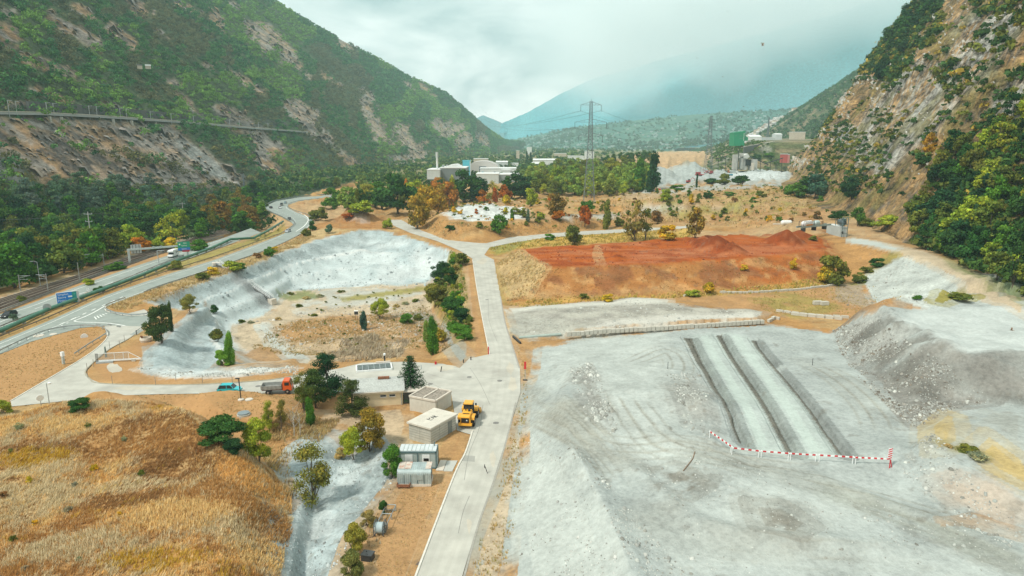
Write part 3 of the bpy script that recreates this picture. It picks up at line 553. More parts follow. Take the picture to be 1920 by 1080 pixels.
# ================================================================== HILLSIDES
M_hill = vcol_mat('hillside_rock', fs=.3, ms=.05, bump=1.0, bdist=3, amt=.75, strata=(.26, R(38), 0, 1.2))
M_cliff = vcol_mat('cliff_rock', fs=.45, ms=.07, bump=1.0, bdist=2, amt=.85, strata=(.30, R(-35), R(20), 1.5))
def ell(px, py, cx, cy, rx, ry, a):
    a = math.radians(a); dx, dy = px - cx, py - cy
    u = dx * math.cos(a) + dy * math.sin(a); v = -dx * math.sin(a) + dy * math.cos(a)
    return (u / rx) ** 2 + (v / ry) ** 2
class Flank:
    def __init__(s, name, sl, nY, nT, tmax=1.5, amp=20, gully=10, gsc=40, prof=1.0, label=None, seed=0, zfade=.06, fall=.9, m=None):
        s.name = name; s.fall = fall; s.m = m or M_hill
        sl = sorted(sl, key=lambda q: q[0])
        s.Ys = np.array([q[0] for q in sl], float)
        s.A = np.array([[q[1][0], q[1][1], q[2][0], q[2][1]] for q in sl], float)
        s.amp, s.gully, s.gsc, s.prof, s.seed, s.zfade = amp, gully, gsc, prof, seed, zfade
        Y = np.geomspace(s.Ys[0], s.Ys[-1], nY); T = np.concatenate([np.linspace(-.04, 1.0, nT), np.linspace(1.02, tmax, max(3, nT // 12))])
        YY, TT = np.meshgrid(Y, T, indexing='ij'); s.shape = YY.shape
        s.V = s.pos(YY.ravel(), TT.ravel()); s.T = TT.ravel()
        k = len(T); i = (np.arange(nY - 1)[:, None] * k + np.arange(k - 1)[None, :]).ravel()
        s.Fq = np.stack([i, i + 1, i + k + 1, i + k], 1)
        # normals, steepness
        P = s.V.reshape(*s.shape, 3); n = np.cross(np.gradient(P, axis=0), np.gradient(P, axis=1)); n /= np.linalg.norm(n, axis=2, keepdims=True) + 1e-9
        s.nz = np.abs(n[..., 2]).ravel()
        s.px, s.py = project(s.V[:, 0], s.V[:, 1], s.V[:, 2])
    def pos(s, Y, T):
        a = [np.interp(Y, s.Ys, s.A[:, i]) for i in range(4)]
        up = np.clip(T, 0, 1) ** s.prof
        x = a[0] + (a[2] - a[0]) * T
        z = a[1] + (a[3] - a[1]) * np.where(T <= 1, up, 1 - (T - 1) * s.fall)
        z = np.where(T < 0, a[1] + T * 60, z)
        L = np.hypot(a[2] - a[0], a[3] - a[1]); along = Y; u = T * L
        w = sst(-.02, .12, T) * (1 - .75 * sst(.8, 1.0, T))
        g = fbm(along + u * .35, u * .22, s.gsc, 5, s.seed) - .5
        r = 1 - np.abs(2 * fbm(along + u * .45, u * .3, s.gsc * 2.2, 4, s.seed + 3) - 1)
        b = fbm(along, u, s.gsc * 5, 3, s.seed + 5) - .5
        z = z + w * (s.gully * 2 * g + s.gully * 1.4 * (r - .6) + s.amp * 2 * b)
        z = z + (1 - w) * sst(.0, .1, T) * (fbm(along, u, 30, 3, s.seed + 9) - .5) * s.gully * .9
        return np.stack([x, Y, z], -1)
    def build(s, cols):
        me = np_mesh(s.name, s.V, s.Fq, cols, smooth=True); o = link(s.name, me, s.m); tag(o, kind='structure'); s.obj = o; CASTERS.append(o); bvh(o, s.V, s.Fq); return o
def rz_(px, py, Y):
    p = PD(px, py, Y); return (p.x, p.z)
# ---- left mountain
LM = Flank('mountainside', [
    (150, (-275, -6), (-1040, 690)), (900, (-272, -6), rz_(-470, -650, 900)), (1050, (-268, -6), rz_(-300, -520, 1050)), (1350, (-250, -6), rz_(0, -330, 1350)), (1700, (-222, -6), rz_(300, -130, 1700)),
    (2000, (-185, -5), rz_(512, 0, 2000)), (2150, (-165, -5), rz_(568, 36, 2150)), (2300, (-145, -5), rz_(622, 66, 2300)), (2500, (-120, -4), rz_(700, 106, 2500)), (2700, (-98, -4), rz_(762, 141, 2700)), (2900, (-76, -3), rz_(832, 172, 2900)),
    (3100, (-55, -2), rz_(868, 200, 3100)), (3400, (-30, -1), rz_(903, 233, 3400)), (3700, (10, 0), rz_(940, 262, 3700)), (4300, (60, 0), rz_(985, 268, 4300))], 420, 330, amp=14, gully=9, gsc=55, seed=101)
BARE = [(130,55,58,15,30),(95,125,58,13,22),(15,60,26,40,20),(10,25,30,14,10),(228,68,42,10,38),(150,20,28,9,25),(262,16,34,11,25),(352,14,36,9,30),(412,40,26,11,40),(505,78,56,20,35),(562,126,42,9,40),(392,125,16,6,30),(452,147,50,7,33),(105,182,46,8,20),(38,196,30,7,10),(210,203,30,7,15),(268,212,34,7,12),(352,196,40,9,45),(420,215,26,8,40),(330,156,16,6,20),(480,252,70,22,38),(572,222,46,20,42),(622,266,34,10,42),(505,312,34,12,38),(440,330,40,12,35),(700,215,16,52,-28),(690,180,10,26,-40),(775,275,20,44,-45),(755,300,26,14,20),(800,168,6,22,-50),(768,162,5,16,-50),(862,258,18,34,-40),(832,245,12,26,-35),(905,262,10,20,-40),(650,88,6,16,-45),(655,300,20,8,30),(440,10,18,6,30),(300,60,20,6,35),(620,150,30,7,40),(540,100,20,8,35)]
def bare_mask(px, py, x, y):
    n = fbm(px, py, 26, 4, 131) - .5; n2 = fbm(px + py * .6, py, 9, 3, 133) - .5
    m = np.zeros(px.shape)
    for e in BARE: m = np.maximum(m, 1 - sst(.42, 1.3, ell(px, py, *e) + 3.4 * n + 2.6 * n2))
    p = [(-60,224),(0,222),(90,222),(180,222),(330,233),(350,255),(405,300),(455,345),(350,352),(230,352),(130,345),(90,352),(60,318),(40,300),(-60,270)]
    d = sdist(px, py, [(a, b) for a, b in p], 60)
    m = np.maximum(m, sst(-8, 8, d + 22 * n))
    m = np.maximum(m, .9 * sst(.63, .72, fbm(px, py, 55, 4, 137) ) * sst(40, 0, np.abs(py - 900)) )
    return m
# bushes standing on the bare lower slope
BUSHY = [(115,245,20,9,10),(118,265,12,8,0),(285,252,18,9,-10),(20,285,30,16,30),(40,330,30,14,20),(75,335,14,8,0),(160,285,32,12,20),(215,297,40,12,5),(290,310,60,12,8),(340,322,50,10,10),(98,280,8,6,0),(200,255,8,4,0),(245,285,8,5,0),(385,235,50,10,12),(390,262,30,16,40),(450,300,60,14,38)]
def tree_mask(px, py, x, y):
    b = bare_mask(px, py, x, y); t = 1 - b
    for e in BUSHY: t = np.maximum(t, 1 - sst(.6, 1.3, ell(px, py, *e) + 1.5 * (fbm(px, py, 14, 3, 139) - .5)))
    return t
bm_ = bare_mask(LM.px, LM.py, LM.V[:, 0], LM.V[:, 1])
nA = fbm(LM.V[:, 1] + LM.V[:, 2] * .6, LM.V[:, 2], 16, 5, 141); nB = fbm(LM.V[:, 1], LM.V[:, 2], 70, 4, 143)
def mixc(a, b, w): w = np.clip(w, 0, 1)[:, None]; return np.asarray(a) * (1 - w) + np.asarray(b) * w
c_ = mixc(np.tile((.09, .125, .06), (len(nA), 1)), (.43, .315, .22), bm_)
c_ = mixc(c_, (.40, .25, .13), bm_ * sst(.46, .58, nB) * .9)
c_ = mixc(c_, (.33, .315, .29), bm_ * sst(.5, .6, nA) * .8)
c_ = mixc(c_, (.13, .12, .11), bm_ * sst(.42, .3, nA) * .9)
c_ = mixc(c_, (.36, .36, .33), np.maximum.reduce([1 - sst(.6, 1.2, ell(LM.px, LM.py, *e)) for e in ((18, 318, 34, 22, 35), (380, 300, 70, 14, 38), (250, 352, 60, 12, 10))]))
c_ = mixc(c_, (.12, .12, .11), (1 - sst(.7, 1.2, ell(LM.px, LM.py, 300, 218, 330, 12, 3.8))) * .8 * sst(.4, .55, nA + .08))
LM.build(np.concatenate([c_, np.ones((len(c_), 1))], 1))
# ---- right cliff
RM = Flank('cliff', [(150, (128, 5), (500, 520)), (190, (138, 6), (520, 560)), (243, (147, 7), (560, 600)), (300, (160, 8), (600, 630)), (377, (182, 9), (640, 640)), (470, (208, 10), (650, 620)),
    (560, (236, 11), (640, 560)), (620, (255, 12), (580, 440)), (665, (272, 13), rz_(1765, -60, 665)), (690, (282, 13), rz_(1722, 0, 690)), (720, (296, 13), rz_(1652, 95, 720)), (760, (312, 13), rz_(1612, 160, 760)), (810, (330, 13), rz_(1560, 232, 810)), (880, (350, 13), rz_(1505, 296, 880))], 420, 330, tmax=1.35, amp=8, gully=8, gsc=20, seed=201, m=M_cliff)
nA = fbm(RM.V[:, 1] * .9 + RM.V[:, 0] * .5, RM.V[:, 2], 9, 5, 211, .62); nB = fbm(RM.V[:, 1], RM.V[:, 2], 34, 4, 213); nC = fbm(RM.V[:, 1] + RM.V[:, 2], RM.V[:, 2] * 2.4, 5, 4, 215)
q = np.zeros(len(nA))
for e in ((1700,215,110,60,-38),(1850,60,70,50,-20),(1800,130,90,45,-30),(1900,200,40,60,0),(1650,280,60,40,-45),(1590,260,30,40,-50),(1715,170,60,60,-40)):
    q = np.maximum(q, 1 - sst(.5, 1.4, ell(RM.px, RM.py, *e) + 1.6 * (nB - .5)))
c_ = mixc(np.tile((.40, .25, .11), (len(nA), 1)), (.25, .18, .085), sst(.5, .62, nA))
c_ = mixc(c_, (.38, .37, .325), q * sst(.36, .52, nB + .04))
c_ = mixc(c_, (.46, .465, .42), q * sst(.5, .62, nC) * .8)
c_ = mixc(c_, (.13, .12, .10), sst(.44, .33, nC) * .85)
c_ = mixc(c_, (.19, .17, .05), sst(.56, .66, fbm(RM.V[:, 1], RM.V[:, 2], 18, 4, 217)) * .6)
RM.build(np.concatenate([c_, np.ones((len(c_), 1))], 1))
# ---- green spur farther up the valley on the right
SP_ = Flank('spur', [(1300, (560, 8), (1500, 700)), (1700, (640, 8), rz_(2000, -120, 1700)), (2000, (690, 6), rz_(1790, 5, 2000)), (2150, (700, 5), rz_(1700, 72, 2150)), (2300, (712, 4), rz_(1625, 127, 2300)), (2450, (725, 3), rz_(1570, 165, 2450)), (2600, (735, 2), rz_(1510, 203, 2600)), (2800, (745, 0), rz_(1450, 243, 2800)), (3100, (760, -2), rz_(1395, 262, 3100))], 200, 120, amp=8, gully=7, gsc=60, seed=301)
nB = fbm(SP_.V[:, 1], SP_.V[:, 2], 80, 5, 303)
c_ = mixc(np.tile((.10, .115, .055), (len(nB), 1)), (.28, .21, .12), sst(.55, .68, nB) * .7)
SP_.build(np.concatenate([c_, np.ones((len(c_), 1))], 1))
# ---- built-up terrace behind the cliff
TH = Flank('terrace_hill', [(935, (262, 7), (372, 7.5)), (1010, (287, 9), (376, 46)), (1150, (318, 9), (400, 49)), (1350, (360, 8), (450, 50)), (1700, (430, 6), (540, 54))], 80, 90, tmax=4, amp=1.5, gully=2, gsc=30, prof=.8, seed=351, fall=-.02)
nB = fbm(TH.V[:, 1], TH.V[:, 0], 30, 4, 353)
c_ = mixc(np.tile((.085, .11, .04), (len(nB), 1)), (.30, .23, .13), sst(.42, .58, nB)); c_ = mixc(c_, (.30, .29, .25), sst(.54, .64, fbm(TH.V[:, 1], TH.V[:, 0], 18, 4, 355)) * .6)
TH.build(np.concatenate([c_, np.ones((len(c_), 1))], 1))
# ---- the settled slope across the valley end
TS = Flank('valley_slope', [(3300, (700, -2), (1700, 170)), (3900, (420, -4), rz_(1700, 215, 3900)), (4500, (120, -4), rz_(1500, 205, 4500)), (5000, (-20, -4), rz_(1300, 215, 5000)), (5400, (-60, -4), rz_(1100, 236, 5400)), (5700, (-90, -4), rz_(1010, 252, 5700)), (5850, (-120, -4), rz_(960, 262, 5850))], 160, 120, tmax=1.25, amp=12, gully=9, gsc=110, seed=401)
nB = fbm(TS.V[:, 0], TS.V[:, 1], 130, 5, 403)
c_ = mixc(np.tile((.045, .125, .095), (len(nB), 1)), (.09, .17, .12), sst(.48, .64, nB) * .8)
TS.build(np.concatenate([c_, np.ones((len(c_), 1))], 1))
# ---- blue ranges at the head of the valley, beyond the haze of the valley floor; haze blue put into their colour
BR = Flank('far_mountain', [(6150, (2600, 0), (6200, 2500)), (6800, (1500, 0), rz_(2000, -135, 6800)), (7200, (1000, 0), rz_(1700, -20, 7200)), (7500, (760, 0), rz_(1560, 27, 7500)), (7800, (560, 0), rz_(1440, 60, 7800)), (8100, (420, 0), rz_(1335, 88, 8100)), (8300, (330, 0), rz_(1250, 109, 8300)), (8500, (240, 0), rz_(1180, 131, 8500)), (8700, (170, 0), rz_(1110, 148, 8700)), (8900, (100, 0), rz_(1050, 177, 8900)), (9200, (0, 0), rz_(990, 211, 9200)), (9500, (-80, 0), rz_(940, 232, 9500))], 240, 140, amp=45, gully=26, gsc=260, seed=501)
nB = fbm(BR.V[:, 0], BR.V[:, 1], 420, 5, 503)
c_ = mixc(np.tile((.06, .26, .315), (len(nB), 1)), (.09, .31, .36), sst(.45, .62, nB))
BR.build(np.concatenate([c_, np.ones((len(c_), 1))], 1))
FP = Flank('far_peak', [(11000, (900, 0), rz_(1010, 262, 11000)), (11400, (500, 0), rz_(960, 240, 11400)), (11700, (300, 0), rz_(930, 226, 11700)), (11900, (250, 0), rz_(905, 216, 11900)), (12300, (200, 0), rz_(860, 240, 12300)), (12700, (0, 0), rz_(800, 265, 12700))], 60, 40, amp=20, gully=20, gsc=300, seed=601)
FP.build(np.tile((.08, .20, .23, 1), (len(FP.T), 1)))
# ================================================================== AIR, SKY, SUN
hz = MB().box((0, 2830, 560), (7200, 6240, 1300)); hzm = bpy.data.materials.new('haze'); hzm.use_nodes = True; t = hzm.node_tree; t.nodes.clear()
pv = t.nodes.new('ShaderNodeVolumePrincipled'); pv.inputs['Color'].default_value = (.58, .86, .88, 1); pv.inputs['Density'].default_value = .000115
oo = t.nodes.new('ShaderNodeOutputMaterial'); t.links.new(pv.outputs[0], oo.inputs['Volume'])
hazeo = hz.build('haze', hzm); tag(hazeo, kind='stuff')
SUN_EL, SUN_AZ = R(52), math.atan2(-.75, -.55)      # from behind the camera's left shoulder
sd = Vector((math.sin(SUN_AZ) * math.cos(SUN_EL), math.cos(SUN_AZ) * math.cos(SUN_EL), math.sin(SUN_EL)))
sl_ = bpy.data.lights.new('sun', 'SUN'); sl_.energy = 3.5; sl_.angle = R(7); sl_.color = (1, .95, .86)
so = bpy.data.objects.new('sun', sl_); COL.objects.link(so); so.rotation_euler = sd.to_track_quat('Z', 'Y').to_euler()
W = bpy.data.worlds.new('World'); S.world = W; W.use_nodes = True; t = W.node_tree; t.nodes.clear(); N = t.nodes.new; L = t.links.new
sky = N('ShaderNodeTexSky'); sky.sky_type = 'NISHITA'; sky.sun_disc = False; sky.sun_elevation = SUN_EL; sky.sun_rotation = SUN_AZ; sky.dust_density = 3
b1 = N('ShaderNodeBackground'); b1.inputs[1].default_value = .10; L(sky.outputs[0], b1.inputs[0])
tc = N('ShaderNodeTexCoord'); sx = N('ShaderNodeSeparateXYZ'); L(tc.outputs['Generated'], sx.inputs[0])
az = N('ShaderNodeMath'); az.operation = 'MAXIMUM'; L(sx.outputs[2], az.inputs[0]); az.inputs[1].default_value = 0.0
za = N('ShaderNodeMath'); za.operation = 'ADD'; L(az.outputs[0], za.inputs[0]); za.inputs[1].default_value = .38
dv = N('ShaderNodeVectorMath'); dv.operation = 'DIVIDE'; L(tc.outputs['Generated'], dv.inputs[0])
cb = N('ShaderNodeCombineXYZ'); [L(za.outputs[0], cb.inputs[i]) for i in range(3)]; L(cb.outputs[0], dv.inputs[1])
cn = N('ShaderNodeTexNoise'); cn.inputs['Scale'].default_value = 1.9; cn.inputs['Detail'].default_value = 7; cn.inputs['Roughness'].default_value = .52; cn.inputs['Distortion'].default_value = .5; L(dv.outputs[0], cn.inputs['Vector'])
cr = N('ShaderNodeValToRGB'); e = cr.color_ramp.elements; e[0].position = .36; e[0].color = (.50, .61, .62, 1); e[1].position = .57; e[1].color = (1.10, 1.13, 1.10, 1); L(cn.outputs['Fac'], cr.inputs[0])
b2 = N('ShaderNodeBackground'); L(cr.outputs[0], b2.inputs[0]); b2.inputs[1].default_value = .98
mr = N('ShaderNodeMapRange'); mr.inputs[1].default_value = .25; mr.inputs[2].default_value = .42; mr.inputs[3].default_value = .8; mr.inputs[4].default_value = 1; L(cn.outputs['Fac'], mr.inputs[0])
mx = N('ShaderNodeMixShader'); L(mr.outputs[0], mx.inputs[0]); L(b1.outputs[0], mx.inputs[1]); L(b2.outputs[0], mx.inputs[2])
wo = N('ShaderNodeOutputWorld'); L(mx.outputs[0], wo.inputs[0])
S.view_settings.view_transform = 'Standard'; S.view_settings.look = 'None'; S.view_settings.exposure = .17; S.view_settings.gamma = 1
S.render.engine = 'CYCLES'; S.cycles.use_denoising = True; S.cycles.max_bounces = 6; S.cycles.diffuse_bounces = 3; S.cycles.volume_bounces = 2; S.cycles.transparent_max_bounces = 8
try: S.cycles.denoiser = 'OPENIMAGEDENOISE'
except Exception: pass

# ---- cloud resting on the far mountain, beyond the haze
cm = bpy.data.materials.new('cloud'); cm.use_nodes = True; t = cm.node_tree; t.nodes.clear(); N = t.nodes.new; L = t.links.new
tc = N('ShaderNodeTexCoord'); sx = N('ShaderNodeSeparateXYZ'); L(tc.outputs['Object'], sx.inputs[0])
def mrange(src, a, b, lo=0, hi=1):
    m = N('ShaderNodeMapRange'); m.interpolation_type = 'SMOOTHSTEP'; m.inputs[1].default_value = a; m.inputs[2].default_value = b; m.inputs[3].default_value = lo; m.inputs[4].default_value = hi; L(src, m.inputs[0]); return m.outputs[0]
def mth(op, a, b):
    m = N('ShaderNodeMath'); m.operation = op
    for i, v in enumerate((a, b)):
        if isinstance(v, (int, float)): m.inputs[i].default_value = v
        else: L(v, m.inputs[i])
    return m.outputs[0]
cn = N('ShaderNodeTexNoise'); cn.inputs['Scale'].default_value = .0016; cn.inputs['Detail'].default_value = 5; L(tc.outputs['Object'], cn.inputs['Vector'])
slope = mth('ADD', mth('SUBTRACT', sx.outputs[2], mth('MULTIPLY', sx.outputs[0], .185)), 400)      # the cloud base climbs to the right with the ridge
dz = mth('ADD', slope, mth('MULTIPLY', mth('SUBTRACT', cn.outputs['Fac'], .5), 1100))
den = mth('MULTIPLY', mrange(dz, -260, 320), mrange(sx.outputs[0], -2560, -1300))
den = mth('MULTIPLY', den, mrange(dz, 520, 1050, 1, .12))
den = mth('MULTIPLY', den, .0018)
pv = N('ShaderNodeVolumePrincipled'); pv.inputs['Color'].default_value = (.98, .99, .99, 1); L(den, pv.inputs['Density'])
oo = N('ShaderNodeOutputMaterial'); L(pv.outputs[0], oo.inputs['Volume'])
co = MB().box((0, 0, 0), (5200, 1500, 1900)).build('cloud_bank', cm, None, 0, False, (2450, 6760, 1260)); tag(co, kind='stuff')
# ================================================================== ROADS
from mathutils.geometry import tessellate_polygon
def asphalt(name, col, var=.10, stain=(.2, .2, .18), sa=.35):
    return mat(name, col, .9, 0, var, .35, .15, stain, .12, sa)
M_road = asphalt('pale_worn_asphalt', (.43, .425, .37), .13, (.31, .30, .26), .75)
M_ramp = asphalt('grey_asphalt', (.26, .295, .265), .11, (.185, .205, .185), .65)
M_line = mat('white_road_paint', (.74, .76, .72), .8, 0, .15, 1.2)
M_kerb = mat('pale_kerb_stone', (.58, .56, .49), .9, 0, .15, 1.5)
M_conc = mat('concrete', (.46, .45, .39), .9, 0, .14, .9, .1, (.25, .235, .2), .35, .5)
M_dark = mat('blackened_steel', (.035, .037, .037), .6, .2)
M_steel = mat('galvanised_steel', (.40, .43, .43), .5, .5, .1)
M_grey = mat('grey_painted_steel', (.33, .37, .37), .55)
M_green = mat('green_painted_steel', (.045, .16, .10), .5, 0, .25, .4)
def sheet(name, pts, z, m, kind='structure', thick=0.0):
    P = [Vector((p.x, p.y, z)) for p in pts]; tr = tessellate_polygon([P]); mb = MB()
    f = [tuple(q) for q in tr]; v = list(P)
    if thick:
        n = len(P); v += [p - Vector((0, 0, thick)) for p in P]; f += [(i, (i + 1) % n, n + (i + 1) % n, n + i) for i in range(n)]
    mb.add(v, f); o = mb.build(name, m); tag(o, kind=kind); return o
sheet('service_road', gp(SERVICE), .0, M_road)
sheet('ramp_road', gp(RAMP), .03, M_ramp, thick=.9)
sheet('motorway', gp(MOTORWAY), .02, M_ramp)
def ribbon(pts, w, z, h=0.0):
    """flat or raised ribbon along world points"""
    mb = MB(); P = [Vector((p.x, p.y, 0)) for p in pts]; n = len(P); L_ = []; 
    for i, p in enumerate(P):
        t = (P[min(i + 1, n - 1)] - P[max(i - 1, 0)]).normalized(); s = Vector((-t.y, t.x, 0)) * w / 2
        L_.append((p - s, p + s))
    zz = Vector((0, 0, z)); hh = Vector((0, 0, h))
    for i in range(n - 1):
        a, b = L_[i]; c, d = L_[i + 1]
        mb.quad(a + zz + hh, c + zz + hh, d + zz + hh, b + zz + hh)
        if h:
            mb.quad(a + zz, a + zz + hh, b + zz + hh, b + zz) if i == 0 else 0
            mb.quad(a + zz, c + zz, c + zz + hh, a + zz + hh); mb.quad(b + zz + hh, d + zz + hh, d + zz, b + zz)
    return mb
def smooth_px(pts, n=6):
    """Catmull-Rom through pixel points"""
    P = [Vector(p) for p in pts]; o = []
    for i in range(len(P) - 1):
        p0, p1, p2, p3 = P[max(i - 1, 0)], P[i], P[i + 1], P[min(i + 2, len(P) - 1)]
        for k in range(n):
            t = k / n
            o.append(.5 * ((2 * p1) + (p2 - p0) * t + (2 * p0 - 5 * p1 + 4 * p2 - p3) * t * t + (3 * p1 - p0 - 3 * p2 + p3) * t ** 3))
    o.append(P[-1]); return o
def line(px, w=.15, z=.045, dash=None, m=None, name='road_marking', h=0.0):
    P = gp(smooth_px(px))
    if dash is None: mb = ribbon(P, w, z, h)
    else:
        mb = MB(); on, off = dash; d = 0.0; cur = []
        Q = []
        for a, b in zip(P, P[1:]):
            k = max(1, int((b - a).length / .5)); Q += [a.lerp(b, i / k) for i in range(k)]
        Q.append(P[-1]); acc = 0
        for a, b in zip(Q, Q[1:]):
            if acc % (on + off) < on: cur.append(a)
            elif cur:
                if len(cur) > 1:
                    r_ = ribbon(cur, w, z, h); mb.add(r_.v, r_.f)
                cur = []
            acc += (b - a).length
    return tag(mb.build(name, m or M_line), kind='structure')
line([(-300,715),(-60,618),(0,584+9),(60,574),(150,540),(245,507),(330,478),(415,450)], .2, .03)
line([(-300,732),(-60,628),(0,604),(60,581),(150,551),(245,517),(330,486),(415,455)], .2, .03, (6, 10))
line([(-300,744),(-60,640),(0,614),(120,567),(230,525),(300,498),(345,485)], .2, .03)
line([(-300,771),(-60,671),(0,645),(100,603),(200,558),(300,523),(400,491),(490,458),(530,441)], .16)
line([(205,571),(300,535),(400,502),(500,468),(560,440),(580,420),(575,410),(556,400),(538,391),(540,384)], .16)
line([(0,652),(70,626),(110,610),(150,593)], .16); line([(112,609),(150,592),(195,572),(245,550)], .3, .046, (2.5, 2.5)); line([(20,648),(100,617),(140,600)], .3, .047, (1.2, 1.2))
line([(200,572),(170,589),(139,602)], .35, .048); line([(139,602),(150,604),(200,606),(235,611)], .35, .049)
line([(560,398),(572,404),(578,412),(570,424),(555,434)], .5, .048); line([(535,388),(552,400),(568,409)], .15, .048, (4, 4)); line([(510,391),(530,399),(548,408),(556,420)], .15, .047, (4, 4))
for i in range(5): line([(177 + i * 5, 594 - i * 1.6), (181 + i * 5, 599 - i * 2.6)], .25, .046)
# kerbs and gutters of the service road
line([(658,1400),(768,1110),(848,900),(872,850),(886,808)], .22, -.02, None, M_kerb, 'kerb', .13)
line([(777,1400),(862,1110),(895,990),(927,900),(951,820),(967,755)], .25, -.02, None, mat('gutter_stone', (.30, .29, .25), .9), 'gutter', .05)
line([(918,664),(905,600),(894,540),(886,487)], .25, -.02, None, M_kerb, 'kerb', .13)
line([(936,540),(946,600),(958,640),(974,690)], .3, -.02, None, mat('dark_gutter', (.32, .30, .26), .9), 'gutter', .06)
line([(20,752),(100,705),(150,675),(183,652),(201,632),(198,618)], .2, -.02, None, M_kerb, 'kerb', .12)
line([(262,620),(240,636),(205,655),(175,680),(160,697),(168,710),(190,719),(300,722),(400,720),(500,713),(560,703)], .22, -.02, None, mat('dull_kerb_stone', (.33, .31, .24), .9), 'kerb', .12)
line([(200,573),(197,580),(205,585),(240,592),(288,591)], .25, .03, None, M_kerb, 'kerb', .12)
M_patch = asphalt('dark_patch', (.30, .30, .265), .1)
sheet('road_patch', gp([(863,864),(890,866),(891,855),(874,854),(869,852)]), .006, M_patch)
for q in ([(150,609),(157,610),(157,612),(150,611)],[(180,607),(189,608),(188,611),(179,610)],[(203,606),(210,608),(209,611),(201,609)],[(219,611),(227,611),(226,614),(218,613)]): sheet('road_patch', gp(q), .036, asphalt('tar_patch', (.17, .18, .165), .2))
sheet('verge_strip', gp([(976,737),(951,822),(928,900),(896,990),(863,1110),(779,1400),(823,1400),(892,1110),(921,1000),(946,910),(966,830),(986,745)]), -.03, asphalt('damp_verge', (.36, .35, .295), .14, (.19, .19, .16), .9))
KL = [(658,1400),(768,1110),(848,900),(872,850),(898,762),(918,664),(905,600),(894,540),(886,487)]; KR = [(773,1400),(858,1110),(927,900),(942,850),(968,752),(970,664),(946,600),(936,540),(926,487)]
M_tyre_ = asphalt('tyre_darkened_asphalt', (.413, .407, .353), .13, (.30, .29, .25), .75)
for k, f in enumerate((.2, .4, .62, .82)): line([(a[0] + (b[0] - a[0]) * f + random.uniform(-2, 2), a[1]) for a, b in zip(KL, KR)], .5, .003 + .001 * k, None, M_tyre_, 'tyre_track')
M_seam = mat('bitumen_seam', (.19, .19, .17), .9)
for px in ([(870,900),(880,850),(900,800),(905,760)], [(800,700),(850,712),(905,708),(955,715)], [(860,1000),(868,960),(880,930)], [(880,690),(900,720),(920,760)], [(740,712),(800,716),(840,735)], [(915,560),(918,600),(932,640)]): line([(x + random.uniform(-1.5, 1.5), y) for x, y in px], .06, .009, None, M_seam, 'asphalt_seam')
M_dust = asphalt('dust_on_asphalt', (.46, .43, .35), .12, (.36, .33, .27), .8)
for cx, cy, rx, ry in ((962,720,9,14),(958,690,8,12),(925,860,6,16),(880,985,5,16),(835,690,22,5),(905,490,10,6),(885,780,6,9),(600,726,30,4),(250,728,40,4),(215,690,14,10)):
    sheet('dust_patch', gp([(cx + rx * math.cos(t * .524) * random.uniform(.6, 1.25), cy + ry * math.sin(t * .524) * random.uniform(.6, 1.25)) for t in range(12)]), .012, M_dust)
# flyover piers
for px in (509, 527):
    p = G(px, 399, 0); q = drop(p.x, p.y, [ground]); tag(MB().tube([(p.x, p.y, q.z - 1), (p.x, p.y, -.86)], .7, 12).build('flyover_pier', M_conc), 'round concrete pier under the flyover bend, ' + ('left one' if px == 509 else 'right one'), 'pier')
# ================================================================== BUILDINGS AND YARD THINGS (near)
M_beige = mat('cream_render', (.66, .55, .35), .9, 0, .06, .6, 0, (.45, .37, .25), .5, .35)
M_roofgrey = mat('grey_fibre_roof', (.40, .42, .39), .9, 0, .22, 4, .1, (.25, .26, .24), .8, .5)
M_gravelroof = mat('gravel_roof', (.24, .21, .17), 1, 0, .45, 3.0, .4, (.36, .32, .27), 1.2, .5)
M_black = mat('black_opening', (.012, .012, .013), .4)
M_glass = mat('dark_glass', (.02, .028, .032), .12)
M_white = mat('white_painted_metal', (.74, .76, .74), .5, 0, .06, 1, 0, (.5, .5, .46), 1.2, .3)
M_cont = mat('grey_green_panel', (.36, .42, .395), .6, 0, .07, 1.2, 0, (.27, .30, .27), .8, .4)
M_contd = mat('dark_teal_frame', (.09, .15, .155), .6)
M_controof = mat('pale_sheet_roof', (.55, .60, .60), .5, .1, .14, .8, 0, (.36, .37, .34), 1.1, .5)
M_slab = mat('pale_concrete_slab', (.57, .52, .44), .9, 0, .1, 1.0, .05, (.42, .37, .30), .9, .5)
M_rust = mat('rusty_steel', (.22, .09, .045), .9, 0, .3, 3)
M_brown = mat('weathered_timber', (.20, .13, .08), .9, 0, .25, 3)
def frame_of(Fp, Rp, Lp, z=None):
    """rectangle footprint from front corner, right-hand corner, left-hand corner -> origin, yaw, length, depth"""
    Fp, Rp, Lp = Vector(Fp), Vector(Rp), Vector(Lp)
    a = (Rp - Fp); a.z = 0; ln = a.length; a.normalize(); b = Vector((-a.y, a.x, 0)); dp = (Lp - Fp).dot(b)
    return Fp, math.atan2(a.y, a.x), ln, dp
